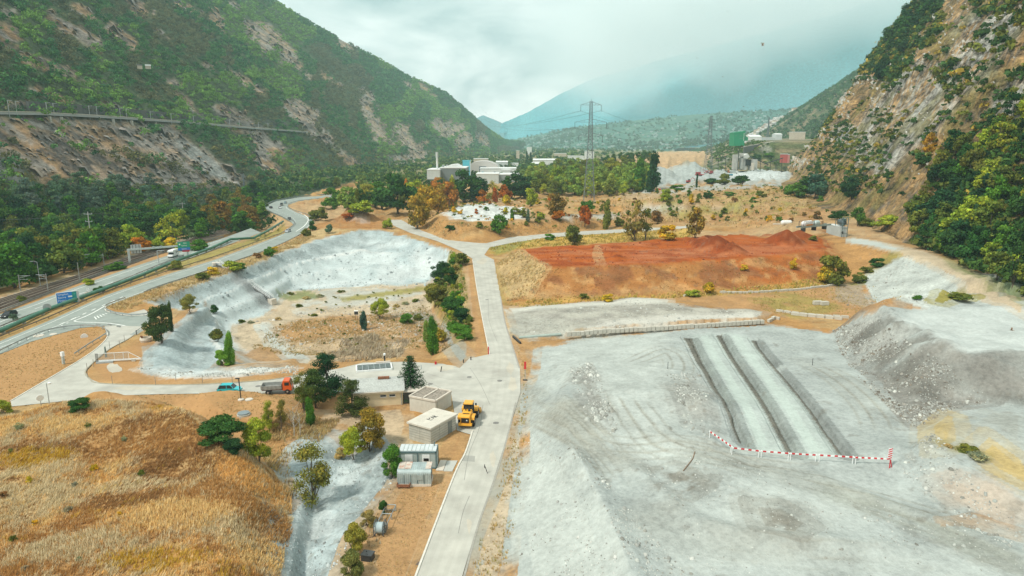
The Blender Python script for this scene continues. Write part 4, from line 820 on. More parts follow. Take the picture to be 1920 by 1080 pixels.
# --- concrete hut with a flat roof; local x along its right-hand wall, y along its left-hand wall
Fp = G(808, 833, 0); o, yw, ln, dp = frame_of(Fp, G(855, 805.5, 0), G(757, 827, 0)); H_ = zat(Fp, 805)
hut = empty('concrete_hut', o, yw, label='windowless grey concrete hut with an overhanging flat roof slab beside the yellow loader', cat='hut')
def hut_wall(mb):
    mb.box((ln / 2, dp / 2, H_ / 2 - .3), (ln, dp, H_ + .6))
w = MB(); hut_wall(w); M_boards = mat('board_marked_concrete', (.43, .43, .375), .9, 0, .12, 1.4, .15, (.30, .295, .25), .5, .45)
w.build('wall', M_boards, hut)
g = MB()
for k in range(1, 6):
    z = H_ * k / 6
    g.box((ln / 2, -.004, z), (ln - .02, .03, .05)); g.box((-.004, dp / 2, z), (.03, dp - .02, .05))
for x in (.35, .7): g.box((ln * x, -.006, H_ / 2), (.05, .03, H_)) 
g.box((-.006, dp * .5, H_ / 2), (.03, .05, H_))
g.build('shuttering_joint', mat('dark_joint_concrete', (.25, .25, .21), .95), hut)  # darker strips along the shuttering joints
rf = MB().box((ln / 2, dp / 2, H_ + .14), (ln + .5, dp + .5, .28)).build('roof', mat('stained_concrete_roof', (.56, .53, .45), .95, 0, .1, .5, .05, (.40, .37, .31), .45, .7), hut, .02)
mk = MB(); z = H_ + .285   # painted marks of two letters on the roof
cx, cy = ln * .45, dp * .5
for a, b in (((-.5,-.3),(-.5,.3)),((-.5,.3),(-.25,.0)),((-.25,.0),(0,.3)),((.05,-.3),(.3,.3)),((.3,.3),(.55,-.3)),((.15,-.05),(.45,-.05)),((-.5,-.3),(-.2,-.3)),((.6,-.3),(.62,.3)),((.62,.3),(.85,.1)),((.85,.1),(.6,0)),((.6,0),(.9,-.3))):
    mk.beam((cx + a[0] * 1.3, cy + a[1] * 1.5, z + .004), (cx + b[0] * 1.3, cy + b[1] * 1.5, z + .004), .12, .012)
mk.build('roof_marking', M_dark, hut)
dr = MB().box((ln * .75, -.03, 1.0), (1.0, .06, 2.0)).build('door', mat('grey_green_door', (.17, .19, .175), .6), hut); MB().box((ln * .75 + .35, -.08, 1.0), (.12, .05, .05)).build('handle', M_dark, dr)
# --- flat double garage with gravelled roof
zr = 2.5; Fg = G(816.5, 753.4, zr); o, yw, ln, dp = frame_of(Fg, G(846, 735, zr), G(765.5, 745.4, zr)); o.z = 0
ga = empty('garage', o, yw, label='low pale double garage with two gravelled roof bays between spruce and concrete hut', cat='garage')
MB().box((ln / 2, dp / 2, zr / 2 - .3), (ln, dp, zr + .5)).build('wall', mat('pale_render', (.52, .50, .43), .9, 0, .08, .7, 0, (.38, .36, .30), .6, .4), ga)
rim = MB()
for a, b in (((0, 0), (ln, 0)), ((ln, 0), (ln, dp)), ((ln, dp), (0, dp)), ((0, dp), (0, 0)), ((0, dp / 2), (ln, dp / 2))):
    rim.beam((a[0], a[1], zr + .12), (b[0], b[1], zr + .12), .28, .3)
rim.build('roof_edge', M_slab, ga)
for k in (0, 1): MB().box((ln / 2, dp * (.25 + .5 * k), zr + .02), (ln - .3, dp / 2 - .3, .16)).build('roof', M_gravelroof, ga)
for k in range(2): MB().box((ln + .02, dp * (.25 + .5 * k), 1.05), (.05, dp / 2 - .7, 2.1)).build('garage_door', mat('brown_door', (.3, .22, .14), .7), ga)
MB().box((ln * .12, -.02, 1.1), (.05, .06, 2.2)).build('downpipe', M_steel, ga)
# --- long beige building with grey roof
Fb = G(756, 760, 0); Lb = G(684, 764.5, 0); a = (Fb - Lb); a.z = 0; yw = math.atan2(a.y, a.x); lb = a.length + 2.0
bk = G(754, 711, 3.9) - G(756.5, 732.5, 3.0); dpb = abs(bk.dot(Vector((-math.sin(yw), math.cos(yw), 0))))
ho = Fb - a.normalized() * lb
be = empty('beige_building', (ho.x, ho.y, 0), yw, label='long cream rendered building with a grey single-pitch roof and two slit windows', cat='building')
hf, hb = 2.9, 3.9
MB().prism([(0, -.6), (dpb, -.6), (dpb, hb), (0, hf)], 'x', 0, lb).build('wall', M_beige, be)
MB().prism([(-.45, hf - .02), (dpb + .3, hb + .1), (dpb + .3, hb + .22), (-.45, hf + .1)], 'x', -.3, lb + .35).build('roof', M_roofgrey, be)
MB().box((lb / 2, -.36, hf - .22), (lb + .3, .12, .32)).build('eaves_board', mat('cream_board', (.70, .60, .41), .8), be)
MB().tube([(-.2, -.5, hf - .03), (lb + .2, -.5, hf - .03)], .08, 8).build('gutter', M_slab, be)
MB().tube([(lb - .25, -.1, hf - .2), (lb - .25, -.1, 0)], .07, 8).build('downpipe', M_steel, be)
for u in (.62, .80):
    wn = MB().box((lb * u - .1, -.03, 1.95), (1.05, .08, .46)).build('window', M_white, be)
    MB().box((lb * u - .1, -.085, 2.01), (.95, .04, .3)).build('pane', M_glass, wn); MB().box((lb * u - .1, -.12, 1.74), (1.15, .14, .06)).build('sill', M_slab, wn)
MB().box((lb * .62, dpb - .2, hb + .3), (2.0, .5, .35)).build('roof_vent', M_rust, be)
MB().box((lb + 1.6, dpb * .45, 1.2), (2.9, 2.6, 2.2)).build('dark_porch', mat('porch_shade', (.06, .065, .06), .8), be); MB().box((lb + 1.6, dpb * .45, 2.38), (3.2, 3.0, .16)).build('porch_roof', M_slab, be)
# --- grey office container
z1 = 2.6; Fo = G(817.5, 846.7, z1); o, yw, ln, dp = frame_of(G(748, 846.7, z1), Fo, G(753, 834, z1)); o.z = 0
oc = empty('office_container', o, yw, label='grey green site office container with a pale panelled roof and one small open window', cat='container')
MB().box((ln / 2, dp / 2, z1 / 2 + .08), (ln - .1, dp - .1, z1 - .2)).build('body', M_cont, oc)
fr = MB()
for x in (0, ln):
    for y in (0, dp): fr.box((x, y, z1 / 2), (.18, .18, z1))
for z in (.1, z1 - .08):
    for y in (0, dp): fr.box((ln / 2, y, z), (ln + .16, .18, .2))
    for x in (0, ln): fr.box((x, dp / 2, z), (.18, dp, .2))
fr.box((ln / 2, -.03, z1 / 2), (.12, .1, z1 - .2)); fr.build('frame', M_contd, oc)
rf = MB().box((ln / 2, dp / 2, z1 + .07), (ln - .02, dp - .02, .12)).build('roof', M_controof, oc)
sm = MB()
for k in range(1, 9): sm.box((ln * k / 9, dp / 2, z1 + .15), (.05 if k % 3 else .1, dp - .05, .05))
sm.build('roof_seam', M_cont, rf)
p1 = MB().box((ln * .26, .02, 1.55), (1.05, .1, 1.15)).build('shutter', M_white, oc)
w1 = MB().box((ln * .72, .02, 1.55), (1.05, .1, 1.15)).build('window', M_white, oc); MB().box((ln * .73, -.045, 1.38), (.72, .05, .42)).build('pane', M_black, w1)
d1 = MB().box((ln + .02, dp * .5, 1.2), (.08, .95, 2.05)).build('door', M_cont, oc); MB().box((ln + .09, dp * .5 - .35, 1.1), (.06, .06, .14)).build('handle', M_steel, d1)
MB().tube([(ln * .93, dp * .7, z1 + .1), (ln * .93, dp * .7, z1 + .75)], .07, 8).build('vent_pipe', M_contd, oc)
# --- rusty corrugated shelter, rounded front edge
z2 = 2.3; Fs = G(744, 882.5, z2); o, yw, ln, dp = frame_of(Fs, G(807.5, 882.5, z2), G(748, 866.7, z2)); o.z = 0
sh = empty('corrugated_shelter', o, yw, label='grey corrugated steel shelter with rust streaked rounded roof and open right end', cat='shed')
def shell(t0, t1, th, mb, x0, x1):
    n = 9; r = .55; prof = [(0, .35), (0, z2 - r)] + [(r - r * math.cos(k * math.pi / 2 / n), z2 - r + r * math.sin(k * math.pi / 2 / n)) for k in range(1, n + 1)] + [(dp, z2 + .05)]
    nx = int((x1 - x0) / .07); v = []; f = []
    for i in range(nx + 1):
        x = x0 + (x1 - x0) * i / nx; c = .022 * math.sin(2 * math.pi * x / .28)
        for y, z in prof: v.append((x, y - c * (1 if z < z2 - r + .1 else 0), z + c * (1 if y > r * .6 else 0)))
    k = len(prof)
    for i in range(nx):
        for j in range(k - 1): f.append((i * k + j, (i + 1) * k + j, (i + 1) * k + j + 1, i * k + j + 1))
    m0 = len(v); v += [(a, b + .03, c - .03) for a, b, c in v]; f += [tuple(m0 + q for q in reversed(t)) for t in f]
    mb.add(v, f)
M_corr = mat('streaked_corrugated_steel', (.36, .43, .42), .55, .3, .12, 1.5, 0, (.24, .28, .27), 1.2, .5)
s_ = MB(); shell(0, 0, 0, s_, 0, ln); body = s_.build('cladding', M_corr, sh)
for u in (.2, .4, .6, .8):
    MB().beam((ln * u, -.035, .4), (ln * u, -.035, z2 - .6), .05, .05).build('seam', M_contd, body)
M_rustpan = mat('rust_patched_sheet', (.52, .47, .40), .8, 0, .1, 1.2, 0, (.36, .10, .04), 1.6, 1.0)
for u0, u1 in ((.02, .20), (.21, .40), (.83, .99)):
    MB().prism([(.5, z2 + .03), (dp - .02, z2 + .085), (dp - .02, z2 + .105), (.5, z2 + .05)], 'x', ln * u0, ln * u1).build('roof_panel', M_rustpan, sh)
MB().box((ln / 2, dp / 2, .12), (ln, dp + .1, .5)).build('floor_slab', M_slab, sh)
MB().box((.06, dp / 2, z2 / 2), (.05, dp - .1, z2 - .3)).build('end_wall', M_corr, sh); MB().box((ln / 2, dp - .06, z2 / 2), (ln - .2, .05, z2 - .3)).build('back_wall', M_corr, sh)
MB().box((ln * .68, -.05, 1.35), (ln * .17, .05, .75)).build('hatch', M_corr, sh)
MB().box((ln * .9, dp * .5, .75), (.7, .9, .8)).build('crate', M_brown, sh)
# --- small rusty tipping trough
p = G(757, 914, 0); tr_ = empty('trough', p, yw, label='small rusty open steel trough on the ground in front of corrugated shelter', cat='trough')
tb = MB()
for y, in ((-.35,), (.35,)): tb.box((0, y, .42), (1.7, .08, .4))
for x in (-.85, .85): tb.box((x, 0, .42), (.08, .7, .4))
tb.box((0, 0, .26), (1.7, .7, .06)); tb.build('tub', M_rust, tr_)
for x in (-.6, .6): MB().box((x, 0, .11), (.14, .6, .24)).build('foot', M_dark, tr_)
# --- slabs beside the container
def slab(name, px, z0, th, m, **k):
    P = [G(*q, 0) for q in px]; c = sum(P, Vector()) / len(P); mb = MB()
    n = len(P); v = [p - c + Vector((0, 0, z0 + th)) for p in P] + [p - c + Vector((0, 0, z0 - .3)) for p in P]
    mb.add(v, [tuple(range(n)), tuple(range(2 * n - 1, n - 1, -1))] + [(i, (i + 1) % n, n + (i + 1) % n, n + i) for i in range(n)])
    o = mb.build(name, m, loc=c); tag(o, **k); return o
slab('concrete_slab', [(817, 883), (831, 883), (838, 864), (826, 864)], 0, .12, M_slab, label='smooth pale concrete slab touching the office container doorway', cat='slab')
slab('paving_slab', [(831.6, 883.6), (848, 884), (858, 864), (838.6, 864.2)], 0, .06, mat('grey_paving', (.43, .44, .40), .95, 0, .1, 1.2, .05, (.34, .34, .30), 1, .5), label='rough grey paved square between pale slab and road kerb', cat='slab')
slab('equipment_slab', [(675, 1078), (700, 1079), (713.5, 1042), (694, 1045), (685, 1058)], 0, .14, mat('rust_stained_slab', (.58, .50, .40), .95, 0, .1, .9, .05, (.38, .20, .09), .7, .8), label='cream slab with a rust stain under the black box', cat='slab')
# --- black cabinet
p = G(690, 1051, 0); bb = empty('equipment_box', p, R(-14), label='squat black lidded box standing on a cream slab by the lower shrubs', cat='box')
MB().box((0, 0, .46), (1.25, 1.0, .78), top=.97).build('body', mat('black_plastic', (.025, .028, .03), .45), bb, .05); lid = MB().box((0, 0, .90), (1.35, 1.1, .12)).build('lid', mat('dark_grey_lid', (.045, .05, .05), .5), bb, .03)
MB().tube([(-.2, .15, .96), (-.2, .15, 1.06)], .06, 8).build('knob', M_dark, lid); MB().tube([(-.1, -.3, .96), (.05, -.3, 1.02), (.2, -.3, .96)], .025, 6).build('handle', M_dark, lid)
# --- cable reel on a frame
A0, A1, B0, B1 = G(707, 981, .95), G(723.5, 945.5, .95), G(726, 981, .95), G(743.5, 947, .95)
cc = (A0 + B0) / 2; dv_ = (A1 + B1) / 2 - cc; yw = math.atan2(dv_.y, dv_.x) - math.pi / 2; ln = dv_.length; wd = (B0 - A0).length
cr_ = empty('reel_stand', (cc.x, cc.y, 0), yw, label='long galvanised frame on legs holding a grey cable reel at its near end', cat='frame')
M_gal = mat('dull_galvanised_tube', (.27, .31, .32), .5, .4)
for s in (-1, 1):
    MB().tube([(s * wd / 2, -.4, .95), (s * wd / 2, ln, .95)], .055, 8).build('rail', M_gal, cr_)
    for y in (.1, ln * .5, ln - .1): MB().tube([(s * wd / 2, y, .95), (s * wd / 2, y, -.05)], .05, 8).build('leg', M_gal, cr_)
for y in (0.05, ln * .5, ln): MB().tube([(-wd / 2, y, .95), (wd / 2, y, .95)], .05, 8).build('crossbar', M_gal, cr_)
MB().tube([(-wd / 2, ln * .95, .35), (wd / 2, ln * .95, .35)], .04, 8).build('crossbar', M_gal, cr_)
rl = empty('cable_reel', (cc.x, cc.y, 0), yw, label='pale grey cable drum with dark spoked side flanges hung in the frame', cat='reel')
c0 = Vector((0, -.95, .95)); rr = .92
dr_ = MB().lathe([(.62, -wd * .42), (.66, -wd * .3), (.66, wd * .3), (.62, wd * .42)], c0, 28, 'x').build('drum', mat('pale_cable_winding', (.33, .41, .42), .6, 0, .12, 2), rl, smooth=False)
for s in (-1, 1):
    fl = MB(); x = s * wd * .44
    n = 28; pts = [c0 + Vector((x, rr * math.cos(2 * math.pi * k / n), rr * math.sin(2 * math.pi * k / n))) for k in range(n + 1)]
    fl.tube(pts, .06, 6, False)
    for k in range(8):
        w_ = 2 * math.pi * k / 8; fl.beam(c0 + Vector((x, 0, 0)), c0 + Vector((x, rr * math.cos(w_), rr * math.sin(w_))), .05)
    fl.lathe([(.18, -.05), (.18, .05)], c0 + Vector((x, 0, 0)), 12, 'x'); fl.build('flange', mat('dark_reel_flange', (.07, .085, .09), .6), rl)
MB().tube([(-wd * .3, -1.4, .5), (-wd * .6, -1.6, .12), (-wd * 1.4, -2.0, .06), (-wd * 2.4, -1.9, .05)], .05, 6).build('cable_end', mat('black_cable', (.02, .02, .022), .6), rl)
# --- grated ramp in a white frame, by the plaza edge
q = [(669, 698.5), (735, 693.5), (735, 680), (671, 687)]; P = [G(*k, 0) for k in q]; o, yw, ln, dp = frame_of(P[0], P[1], P[3])
gr = empty('grating_platform', o, yw, label='long dark grated platform in a white frame across the road from cream building', cat='platform')
fb = MB()
for a, b in (((0, 0), (ln, 0)), ((ln, 0), (ln, dp)), ((ln, dp), (0, dp)), ((0, dp), (0, 0))): fb.beam((*a, .18), (*b, .18), .28, .4)
fb.build('frame', M_white, gr)
MB().box((ln / 2, dp / 2, .1), (ln - .3, dp - .3, .12)).build('pit_floor', M_black, gr)
sl = MB()
for k in range(5): sl.box((ln / 2, dp * (.2 + .16 * k), .35), (ln - .4, dp * .10, .07), M=Matrix.Rotation(R(0), 4, 'X'))
sl.build('grating', mat('grey_green_grating', (.17, .21, .20), .6, .2, .3, 2), gr)
br = MB()
for k in range(1, 6): br.box((ln * k / 6, dp / 2, .40), (.1, dp - .3, .06))
br.build('cross_bar', M_grey, gr)
MB().box((ln * .78, dp + .25, .3), (ln * .42, .5, .6)).build('side_step', M_slab, gr)
p = G(721.5, 681, 0); ps = empty('control_post', p, 0, label='short dark post with a white lamp head behind the grated platform', cat='post')
MB().tube([(0, 0, -.2), (0, 0, 1.7)], .16, 10).build('post', M_dark, ps); MB().lathe([(.12, 1.7), (.26, 1.75), (.26, 2.1), (.1, 2.2)], (0, 0, 0), 12).build('lamp_head', M_white, ps)
# --- round manhole covers and a domed hatch on the brown flat
def disc(px, py, r, h, m, label, name='manhole_cover', cat='manhole cover', z=None):
    p = at(px, py, [ground]) if z is None else G(px, py, z); o = empty(name, p, 0, label=label, cat=cat)
    MB().lathe([(r * 1.12, -.25), (r * 1.12, h * .5), (r * 1.02, h * .55)], n=24).build('collar', M_conc, o); MB().lathe([(r, h * .5), (r * .97, h), (r * .5, h * 1.12), (.02, h * 1.15)], n=24).build('lid', m, o); return o
disc(457, 778, .95, .45, mat('slate_grey_lid', (.19, .235, .245), .5), 'raised grey domed shaft cover on brown grass above the dark bush', 'shaft_cover', 'shaft cover')
disc(467, 749.5, .62, .16, M_slab, 'flat pale round cover right of the lamp foot on brown grass')
disc(73, 631, 1.1, .3, M_slab, 'large pale round cover on the brown island beside guard rail'); disc(100, 627.5, .8, .2, M_slab, 'smaller pale round cover near the guard rail top on brown island')
for px, py, l in ((930, 793, 'dark round cover in the road beside yellow loader'), (937, 714, 'dark round cover in the plaza near the road narrowing'), (880, 707, 'faint dark cover in the middle of the plaza'), (807, 720, 'short dark drain slot in the plaza behind the spruce'), (913, 562, 'small dark cover in the upper service road'), (484, 724, 'dark cover in road beyond turquoise car')):
    o = empty('manhole', G(px, py, 0), 0, label=l, cat='manhole'); MB().lathe([(.5, -.1), (.5, .014), (.46, .02)], n=20).build('cover', mat('cast_iron', (.17, .165, .15), .7), o)
p = G(785, 1057, 0); o = empty('drain_grate', p, R(70), label='square dark drain grate at the kerb in the lower road', cat='drain'); MB().box((0, 0, 0), (.6, .45, .05)).build('grate', mat('rusty_grate', (.12, .09, .065), .8), o)
# ================================================================== VEHICLES
M_tyre = mat('tyre_rubber', (.02, .02, .021), .9, 0, .2, 6)
M_rim = mat('alloy', (.45, .46, .46), .4, .6)
M_lampw = mat('headlamp', (.75, .77, .75), .2); M_lampr = mat('tail_lamp', (.35, .02, .015), .3)
def wheel(par, c, r, w, rim=.6, n=20):
    t = MB().lathe([(r * .62, -w / 2), (r * .94, -w / 2), (r, -w * .32), (r, w * .32), (r * .94, w / 2), (r * .62, w / 2)], (0, 0, 0), n, 'y').build('wheel', M_tyre, par); t.location = c
    MB().lathe([(r * .25, -w * .52), (r * rim, -w * .44), (r * rim, w * .44), (r * .25, w * .52)], (0, 0, 0), 14, 'y').build('rim', M_rim, t); return t
def car(p, yaw, paint, label, L_=4.4, Wd=1.8, Hh=1.5, kind='hatch', cat='car', group=None, name='car'):
    o = empty(name, p, yaw, label=label, cat=cat, group=group)
    l = L_ / 2
    body = [(-l, .42), (-l + .06, .72), (-l + .25, .88), (-.2, .95), (l * .42, .93), (l - .25, .80), (l, .62), (l, .34), (l - .2, .24), (-l + .2, .24)]
    def tp(v): return Vector((v.x, v.y * (1 - .06 * abs(v.x) / l), v.z))
    MB().prism(body, 'y', -Wd / 2, Wd / 2, tp).build('body', paint, o, .05)
    back = -l + (.18 if kind != 'sedan' else .75)
    cab = [(back, .88), (back + .30, Hh - .10), (back + .6, Hh - .04), (.15, Hh), (.55, Hh - .05), (l * .50, .92)]
    def tc_(v): return Vector((v.x, v.y * (1 - .20 * max(0, (v.z - .88)) / (Hh - .88)), v.z))
    MB().prism(cab, 'y', -Wd / 2 + .05, Wd / 2 - .05, tc_).build('window', M_glass, o, .03)
    ro = [(back + .42, Hh - .06), (back + .6, Hh - .01), (.15, Hh + .03), (.5, Hh - .02), (.5, Hh - .06), (.15, Hh - .01), (back + .6, Hh - .05)]
    MB().prism(ro, 'y', -Wd / 2 + .22, Wd / 2 - .22).build('roof', paint, o)
    for s in (-1, 1):
        for x0, x1 in (((back + .05), back + .42), (l * .5, .45), (-.25, -.3)): MB().beam((x0, s * (Wd / 2 - .06), .9), (x1, s * (Wd / 2 - .24), Hh - .02), .09, .07).build('pillar', paint, o)
    for sx in (-.62, .62):
        for s in (-1, 1): wheel(o, (l * sx * 1.03, s * (Wd / 2 - .08), .33), .33, .22)
    for s in (-1, 1):
        MB().box((l - .06, s * (Wd / 2 - .32), .66), (.12, .38, .16)).build('headlight', M_lampw, o); MB().box((-l + .07, s * (Wd / 2 - .25), .74), (.1, .26, .2)).build('tail_light', M_lampr, o)
    return o
def pnt(n, c, r=.3): return mat(n, c, r, 0, .04)
def yaw_px(a, b, z=0):
    d = G(*b, z) - G(*a, z); return math.atan2(d.y, d.x)
car(G(17, 594, .02), yaw_px((30, 590), (-20, 608)), pnt('black_car_paint', (.012, .013, .015)), 'black estate car on the motorway at the far left', 4.7, 1.85, 1.5)
car(G(431, 735, 0), yaw_px((410, 735), (460, 734.6)), pnt('turquoise_paint', (.02, .42, .46)), 'turquoise small car half hidden behind the brown rise', 4.2, 1.75, 1.55)
yv = yaw_px((525, 388), (548, 400))
car(G(508, 390.5, .03), yaw_px((540, 405), (508, 391)), pnt('dark_navy_paint', (.015, .018, .025)), 'dark car at the outer edge of the flyover bend', 4.3)
car(G(525, 390.5, .03), yv, pnt('white_car_paint', (.72, .73, .72)), 'white car in the middle of flyover bend', 4.3)
car(G(528, 385.5, .03), yaw_px((540, 378), (526, 388)), pnt('brown_grey_paint', (.11, .10, .085)), 'brownish van leading the queue on the flyover', 5.0, 1.95, 2.1, name='van', cat='van')
car(G(535, 381.5, .03), yaw_px((545, 377), (533, 384)), pnt('blue_grey_paint', (.18, .26, .30)), 'blue grey car last in the queue on the flyover', 4.3)
car(G(540, 435, .03), yaw_px((570, 426), (525, 441)), pnt('silver_paint', (.50, .53, .57)), 'silver car coming down the ramp past the yellow verge', 4.4)
car(G(543, 412, .03), yaw_px((530, 404), (548, 416)), pnt('charcoal_paint', (.03, .03, .033)), 'charcoal car beside the inner barrier of the ramp', 4.2)
for px, py, l, c in ((585, 411, 'dark car parked among bushes right of flyover bend', (.03, .03, .03)),):
    car(at(px, py, [ground]), 1.2, pnt('dark_paint', c), l)
# --- white motorhome
mh = empty('motorhome', G(325, 481.5, .02), yaw_px((345, 473), (305, 489)), label='white motorhome with cab overhang passing the green sign gantry', cat='motorhome')
MB().prism([(-3.2, .5), (-3.2, 2.9), (1.5, 3.0), (2.7, 2.75), (2.75, 2.25), (1.6, 2.05), (1.6, .5)], 'y', -1.1, 1.1).build('living_box', M_white, mh, .06)
MB().prism([(1.4, .45), (1.4, 2.0), (1.9, 2.0), (2.55, 1.25), (3.1, 1.1), (3.25, .5)], 'y', -1.0, 1.0).build('cab', M_white, mh, .05)
MB().prism([(1.95, 1.98), (2.56, 1.3), (2.5, 1.25), (1.85, 1.9)], 'y', -.9, .9).build('windscreen', M_glass, mh)
for s in (-1, 1):
    for x in (-2.2, -.6): MB().box((x, s * 1.105, 1.9), (.9, .04, .6)).build('window', M_glass, mh)
    MB().box((2.0, s * 1.0, 1.55), (.6, .06, .5)).build('window', M_glass, mh)
    for x in (-1.9, 2.2): wheel(mh, (x, s * .9, .35), .35, .25)
    MB().box((3.2, s * .75, .75), (.1, .3, .18)).build('headlight', M_lampw, mh)
MB().box((3.24, 0, .45), (.12, 2.0, .2)).build('bumper', M_dark, mh)
# --- orange tipper lorry, partly behind the trees
tk = empty('tipper_truck', G(524, 736, 0), yaw_px((505, 737), (560, 734)), label='orange cab tipper truck with grey body behind the roadside trees', cat='truck')
M_or = pnt('orange_paint', (.62, .10, .015), .4)
MB().box((-.2, 0, .75), (5.6, .8, .28)).build('chassis', mat('dark_red_chassis', (.17, .03, .025), .6), tk)
tb = MB()
tb.box((-1.2, 0, 1.05), (3.6, 2.2, .12))
for s in (-1, 1): tb.box((-1.2, s * 1.08, 1.42), (3.6, .07, .62))
tb.box((-3.0, 0, 1.4), (.07, 2.2, .6)); tb.box((.6, 0, 1.55), (.07, 2.2, .9))
for k in range(5):
    for s in (-1, 1): tb.box((-2.7 + k * .75, s * 1.13, 1.42), (.09, .06, .6))
tb.build('tipper_body', mat('scuffed_grey_steel', (.30, .31, .29), .6, .2, .2, 2), tk)
MB().prism([(.8, .7), (.8, 2.4), (1.0, 2.55), (2.0, 2.5), (2.35, 1.5), (2.45, .65)], 'y', -1.08, 1.08).build('cab', M_or, tk, .06)
MB().prism([(2.03, 2.4), (2.36, 1.55), (2.4, 1.6), (2.08, 2.42)], 'y', -.95, .95).build('windscreen', M_glass, tk)
for s in (-1, 1):
    MB().box((1.55, s * 1.085, 1.95), (.8, .04, .6)).build('window', M_glass, tk); MB().box((2.43, s * .8, .95), (.08, .3, .2)).build('headlight', M_lampw, tk)
    wheel(tk, (1.6, s * .95, .48), .48, .28); wheel(tk, (-1.8, s * .9, .48), .48, .5)
# --- yellow wheel loader
Ya, Yb = G(867, 801, 0), G(891, 777, 0); yw = yaw_px((885, 810), (902, 768)); c = (Ya + Yb) / 2
wl = empty('wheel_loader', (c.x, c.y, 0), yw, label='yellow articulated wheel loader parked on the road edge beside concrete hut', cat='loader')
M_yel = pnt('loader_yellow', (.72, .36, .035), .4)
MB().prism([(-3.5, .95), (-3.5, 2.05), (-3.3, 2.2), (-1.2, 2.35), (-.6, 2.3), (-.5, 1.0), (-1.2, .8)], 'y', -.85, .85, lambda v: Vector((v.x, v.y * (.86 if v.z > 2 else 1), v.z))).build('engine_hood', M_yel, wl, .06)
MB().box((-3.52, 0, 1.5), (.08, 1.25, .8)).build('grille', M_black, wl); 
wt = MB().add([(-3.58, -.42, 1.45), (-3.58, -.14, 1.45), (-3.58, -.28, 1.7), (-3.56, -.42, 1.45), (-3.56, -.14, 1.45), (-3.56, -.28, 1.7)], [(0, 1, 2), (5, 4, 3), (0, 3, 4, 1), (1, 4, 5, 2), (2, 5, 3, 0)]); wt.build('warning_triangle', M_white, wl)
MB().box((-3.4, 0, .8), (.55, 2.2, .38)).build('counterweight', M_yel, wl, .05)
MB().box((-2.6, 0, 2.33), (.14, 1.1, .06)).build('air_slot', M_black, wl); MB().tube([(-1.35, .25, 2.3), (-1.35, .25, 2.95)], .09, 10).build('exhaust', M_dark, wl); MB().lathe([(.2, 2.3), (.2, 2.6), (.1, 2.68)], (-1.5, -.35, 0), 12).build('air_filter', M_dark, wl)
cabf = MB()
for x in (-.75, .75):
    for s in (-1, 1): cabf.beam((x, s * .72, 1.6), (x * .86, s * .64, 3.15), .13)
cabf.box((0, 0, 1.55), (1.7, 1.55, .35)); cabf.build('cab_frame', M_dark, wl)
MB().box((0, 0, 2.4), (1.36, 1.3, 1.4), top=.9).build('cab_glass', M_glass, wl); MB().box((0, 0, 3.25), (1.75, 1.6, .2), top=.92).build('cab_roof', M_yel, wl, .06)
MB().box((0, 0, 1.05), (1.9, 1.0, .8)).build('articulation_frame', M_dark, wl)
MB().prism([(.9, .6), (.9, 1.75), (1.5, 2.0), (2.2, 1.7), (2.3, .6)], 'y', -.55, .55).build('front_frame', M_yel, wl, .04)
for s in (-1, 1):
    for x in (-1.95, 1.65):
        w_ = wheel(wl, (x, s * 1.02, .78), .78, .62, .55, 24)
        tr2 = MB()
        for k in range(18):
            a = 2 * math.pi * k / 18; tr2.box((.79, 0, 0), (.08, .56, .09), M=Matrix.Rotation(-a, 4, 'Y'))
        tr2.build('tread', M_tyre, w_)
    MB().prism([(-2.85, 1.35), (-2.75, 1.75), (-2.4, 1.9), (-1.4, 1.9), (-1.05, 1.7), (-1.0, 1.4), (-1.2, 1.62), (-1.5, 1.74), (-2.4, 1.74), (-2.65, 1.6)], 'y', s * .85 - .0, s * 1.38).build('rear_mudguard', M_yel, wl)
    MB().prism([(.85, 1.4), (.9, 1.75), (1.2, 1.88), (2.1, 1.88), (2.4, 1.7), (2.2, 1.66), (1.2, 1.72)], 'y', s * .6, s * 1.38).build('front_mudguard', M_yel, wl)
    MB().prism([(1.3, 1.75), (1.3, 2.15), (2.5, 1.75), (3.1, .95), (3.0, .6), (2.3, 1.35)], 'y', s * .35, s * .55).build('lift_arm', M_yel, wl)
    MB().tube([(1.5, s * .75, 2.55), (1.2, s * 1.0, 2.5)], .03, 6).build('mirror_bar', M_dark, wl); MB().box((1.1, s * 1.02, 2.5), (.08, .26, .4)).build('mirror', M_dark, wl)
MB().tube([(1.3, 0, 2.0), (2.9, 0, 1.35)], .1, 8).build('tilt_cylinder', M_dark, wl)
bk_ = MB(); prof = [(2.95, 1.25), (2.85, .7), (3.05, .25), (3.5, .08), (4.4, .10), (4.4, .16), (3.52, .18), (3.15, .34), (2.98, .72), (3.08, 1.22)]
bk_.prism(prof, 'y', -1.45, 1.45)
for s in (-1, 1): bk_.prism([(2.95, 1.25), (2.85, .7), (3.05, .25), (3.5, .08), (4.4, .10), (3.75, .95)], 'y', s * 1.45 - .04, s * 1.45 + .04)
bk_.build('bucket', mat('worn_yellow_bucket', (.62, .32, .05), .5, .1, .15, 2, 0, (.30, .24, .16), 1.2, .6), wl)
ld = MB()
for z in (.5, .85, 1.2): ld.box((-.55, -1.15, z), (.4, .12, .05))
for x in (-.75, -.35): ld.beam((x, -1.15, .4), (x, -.95, 1.6), .05)
ld.build('ladder', M_dark, wl)
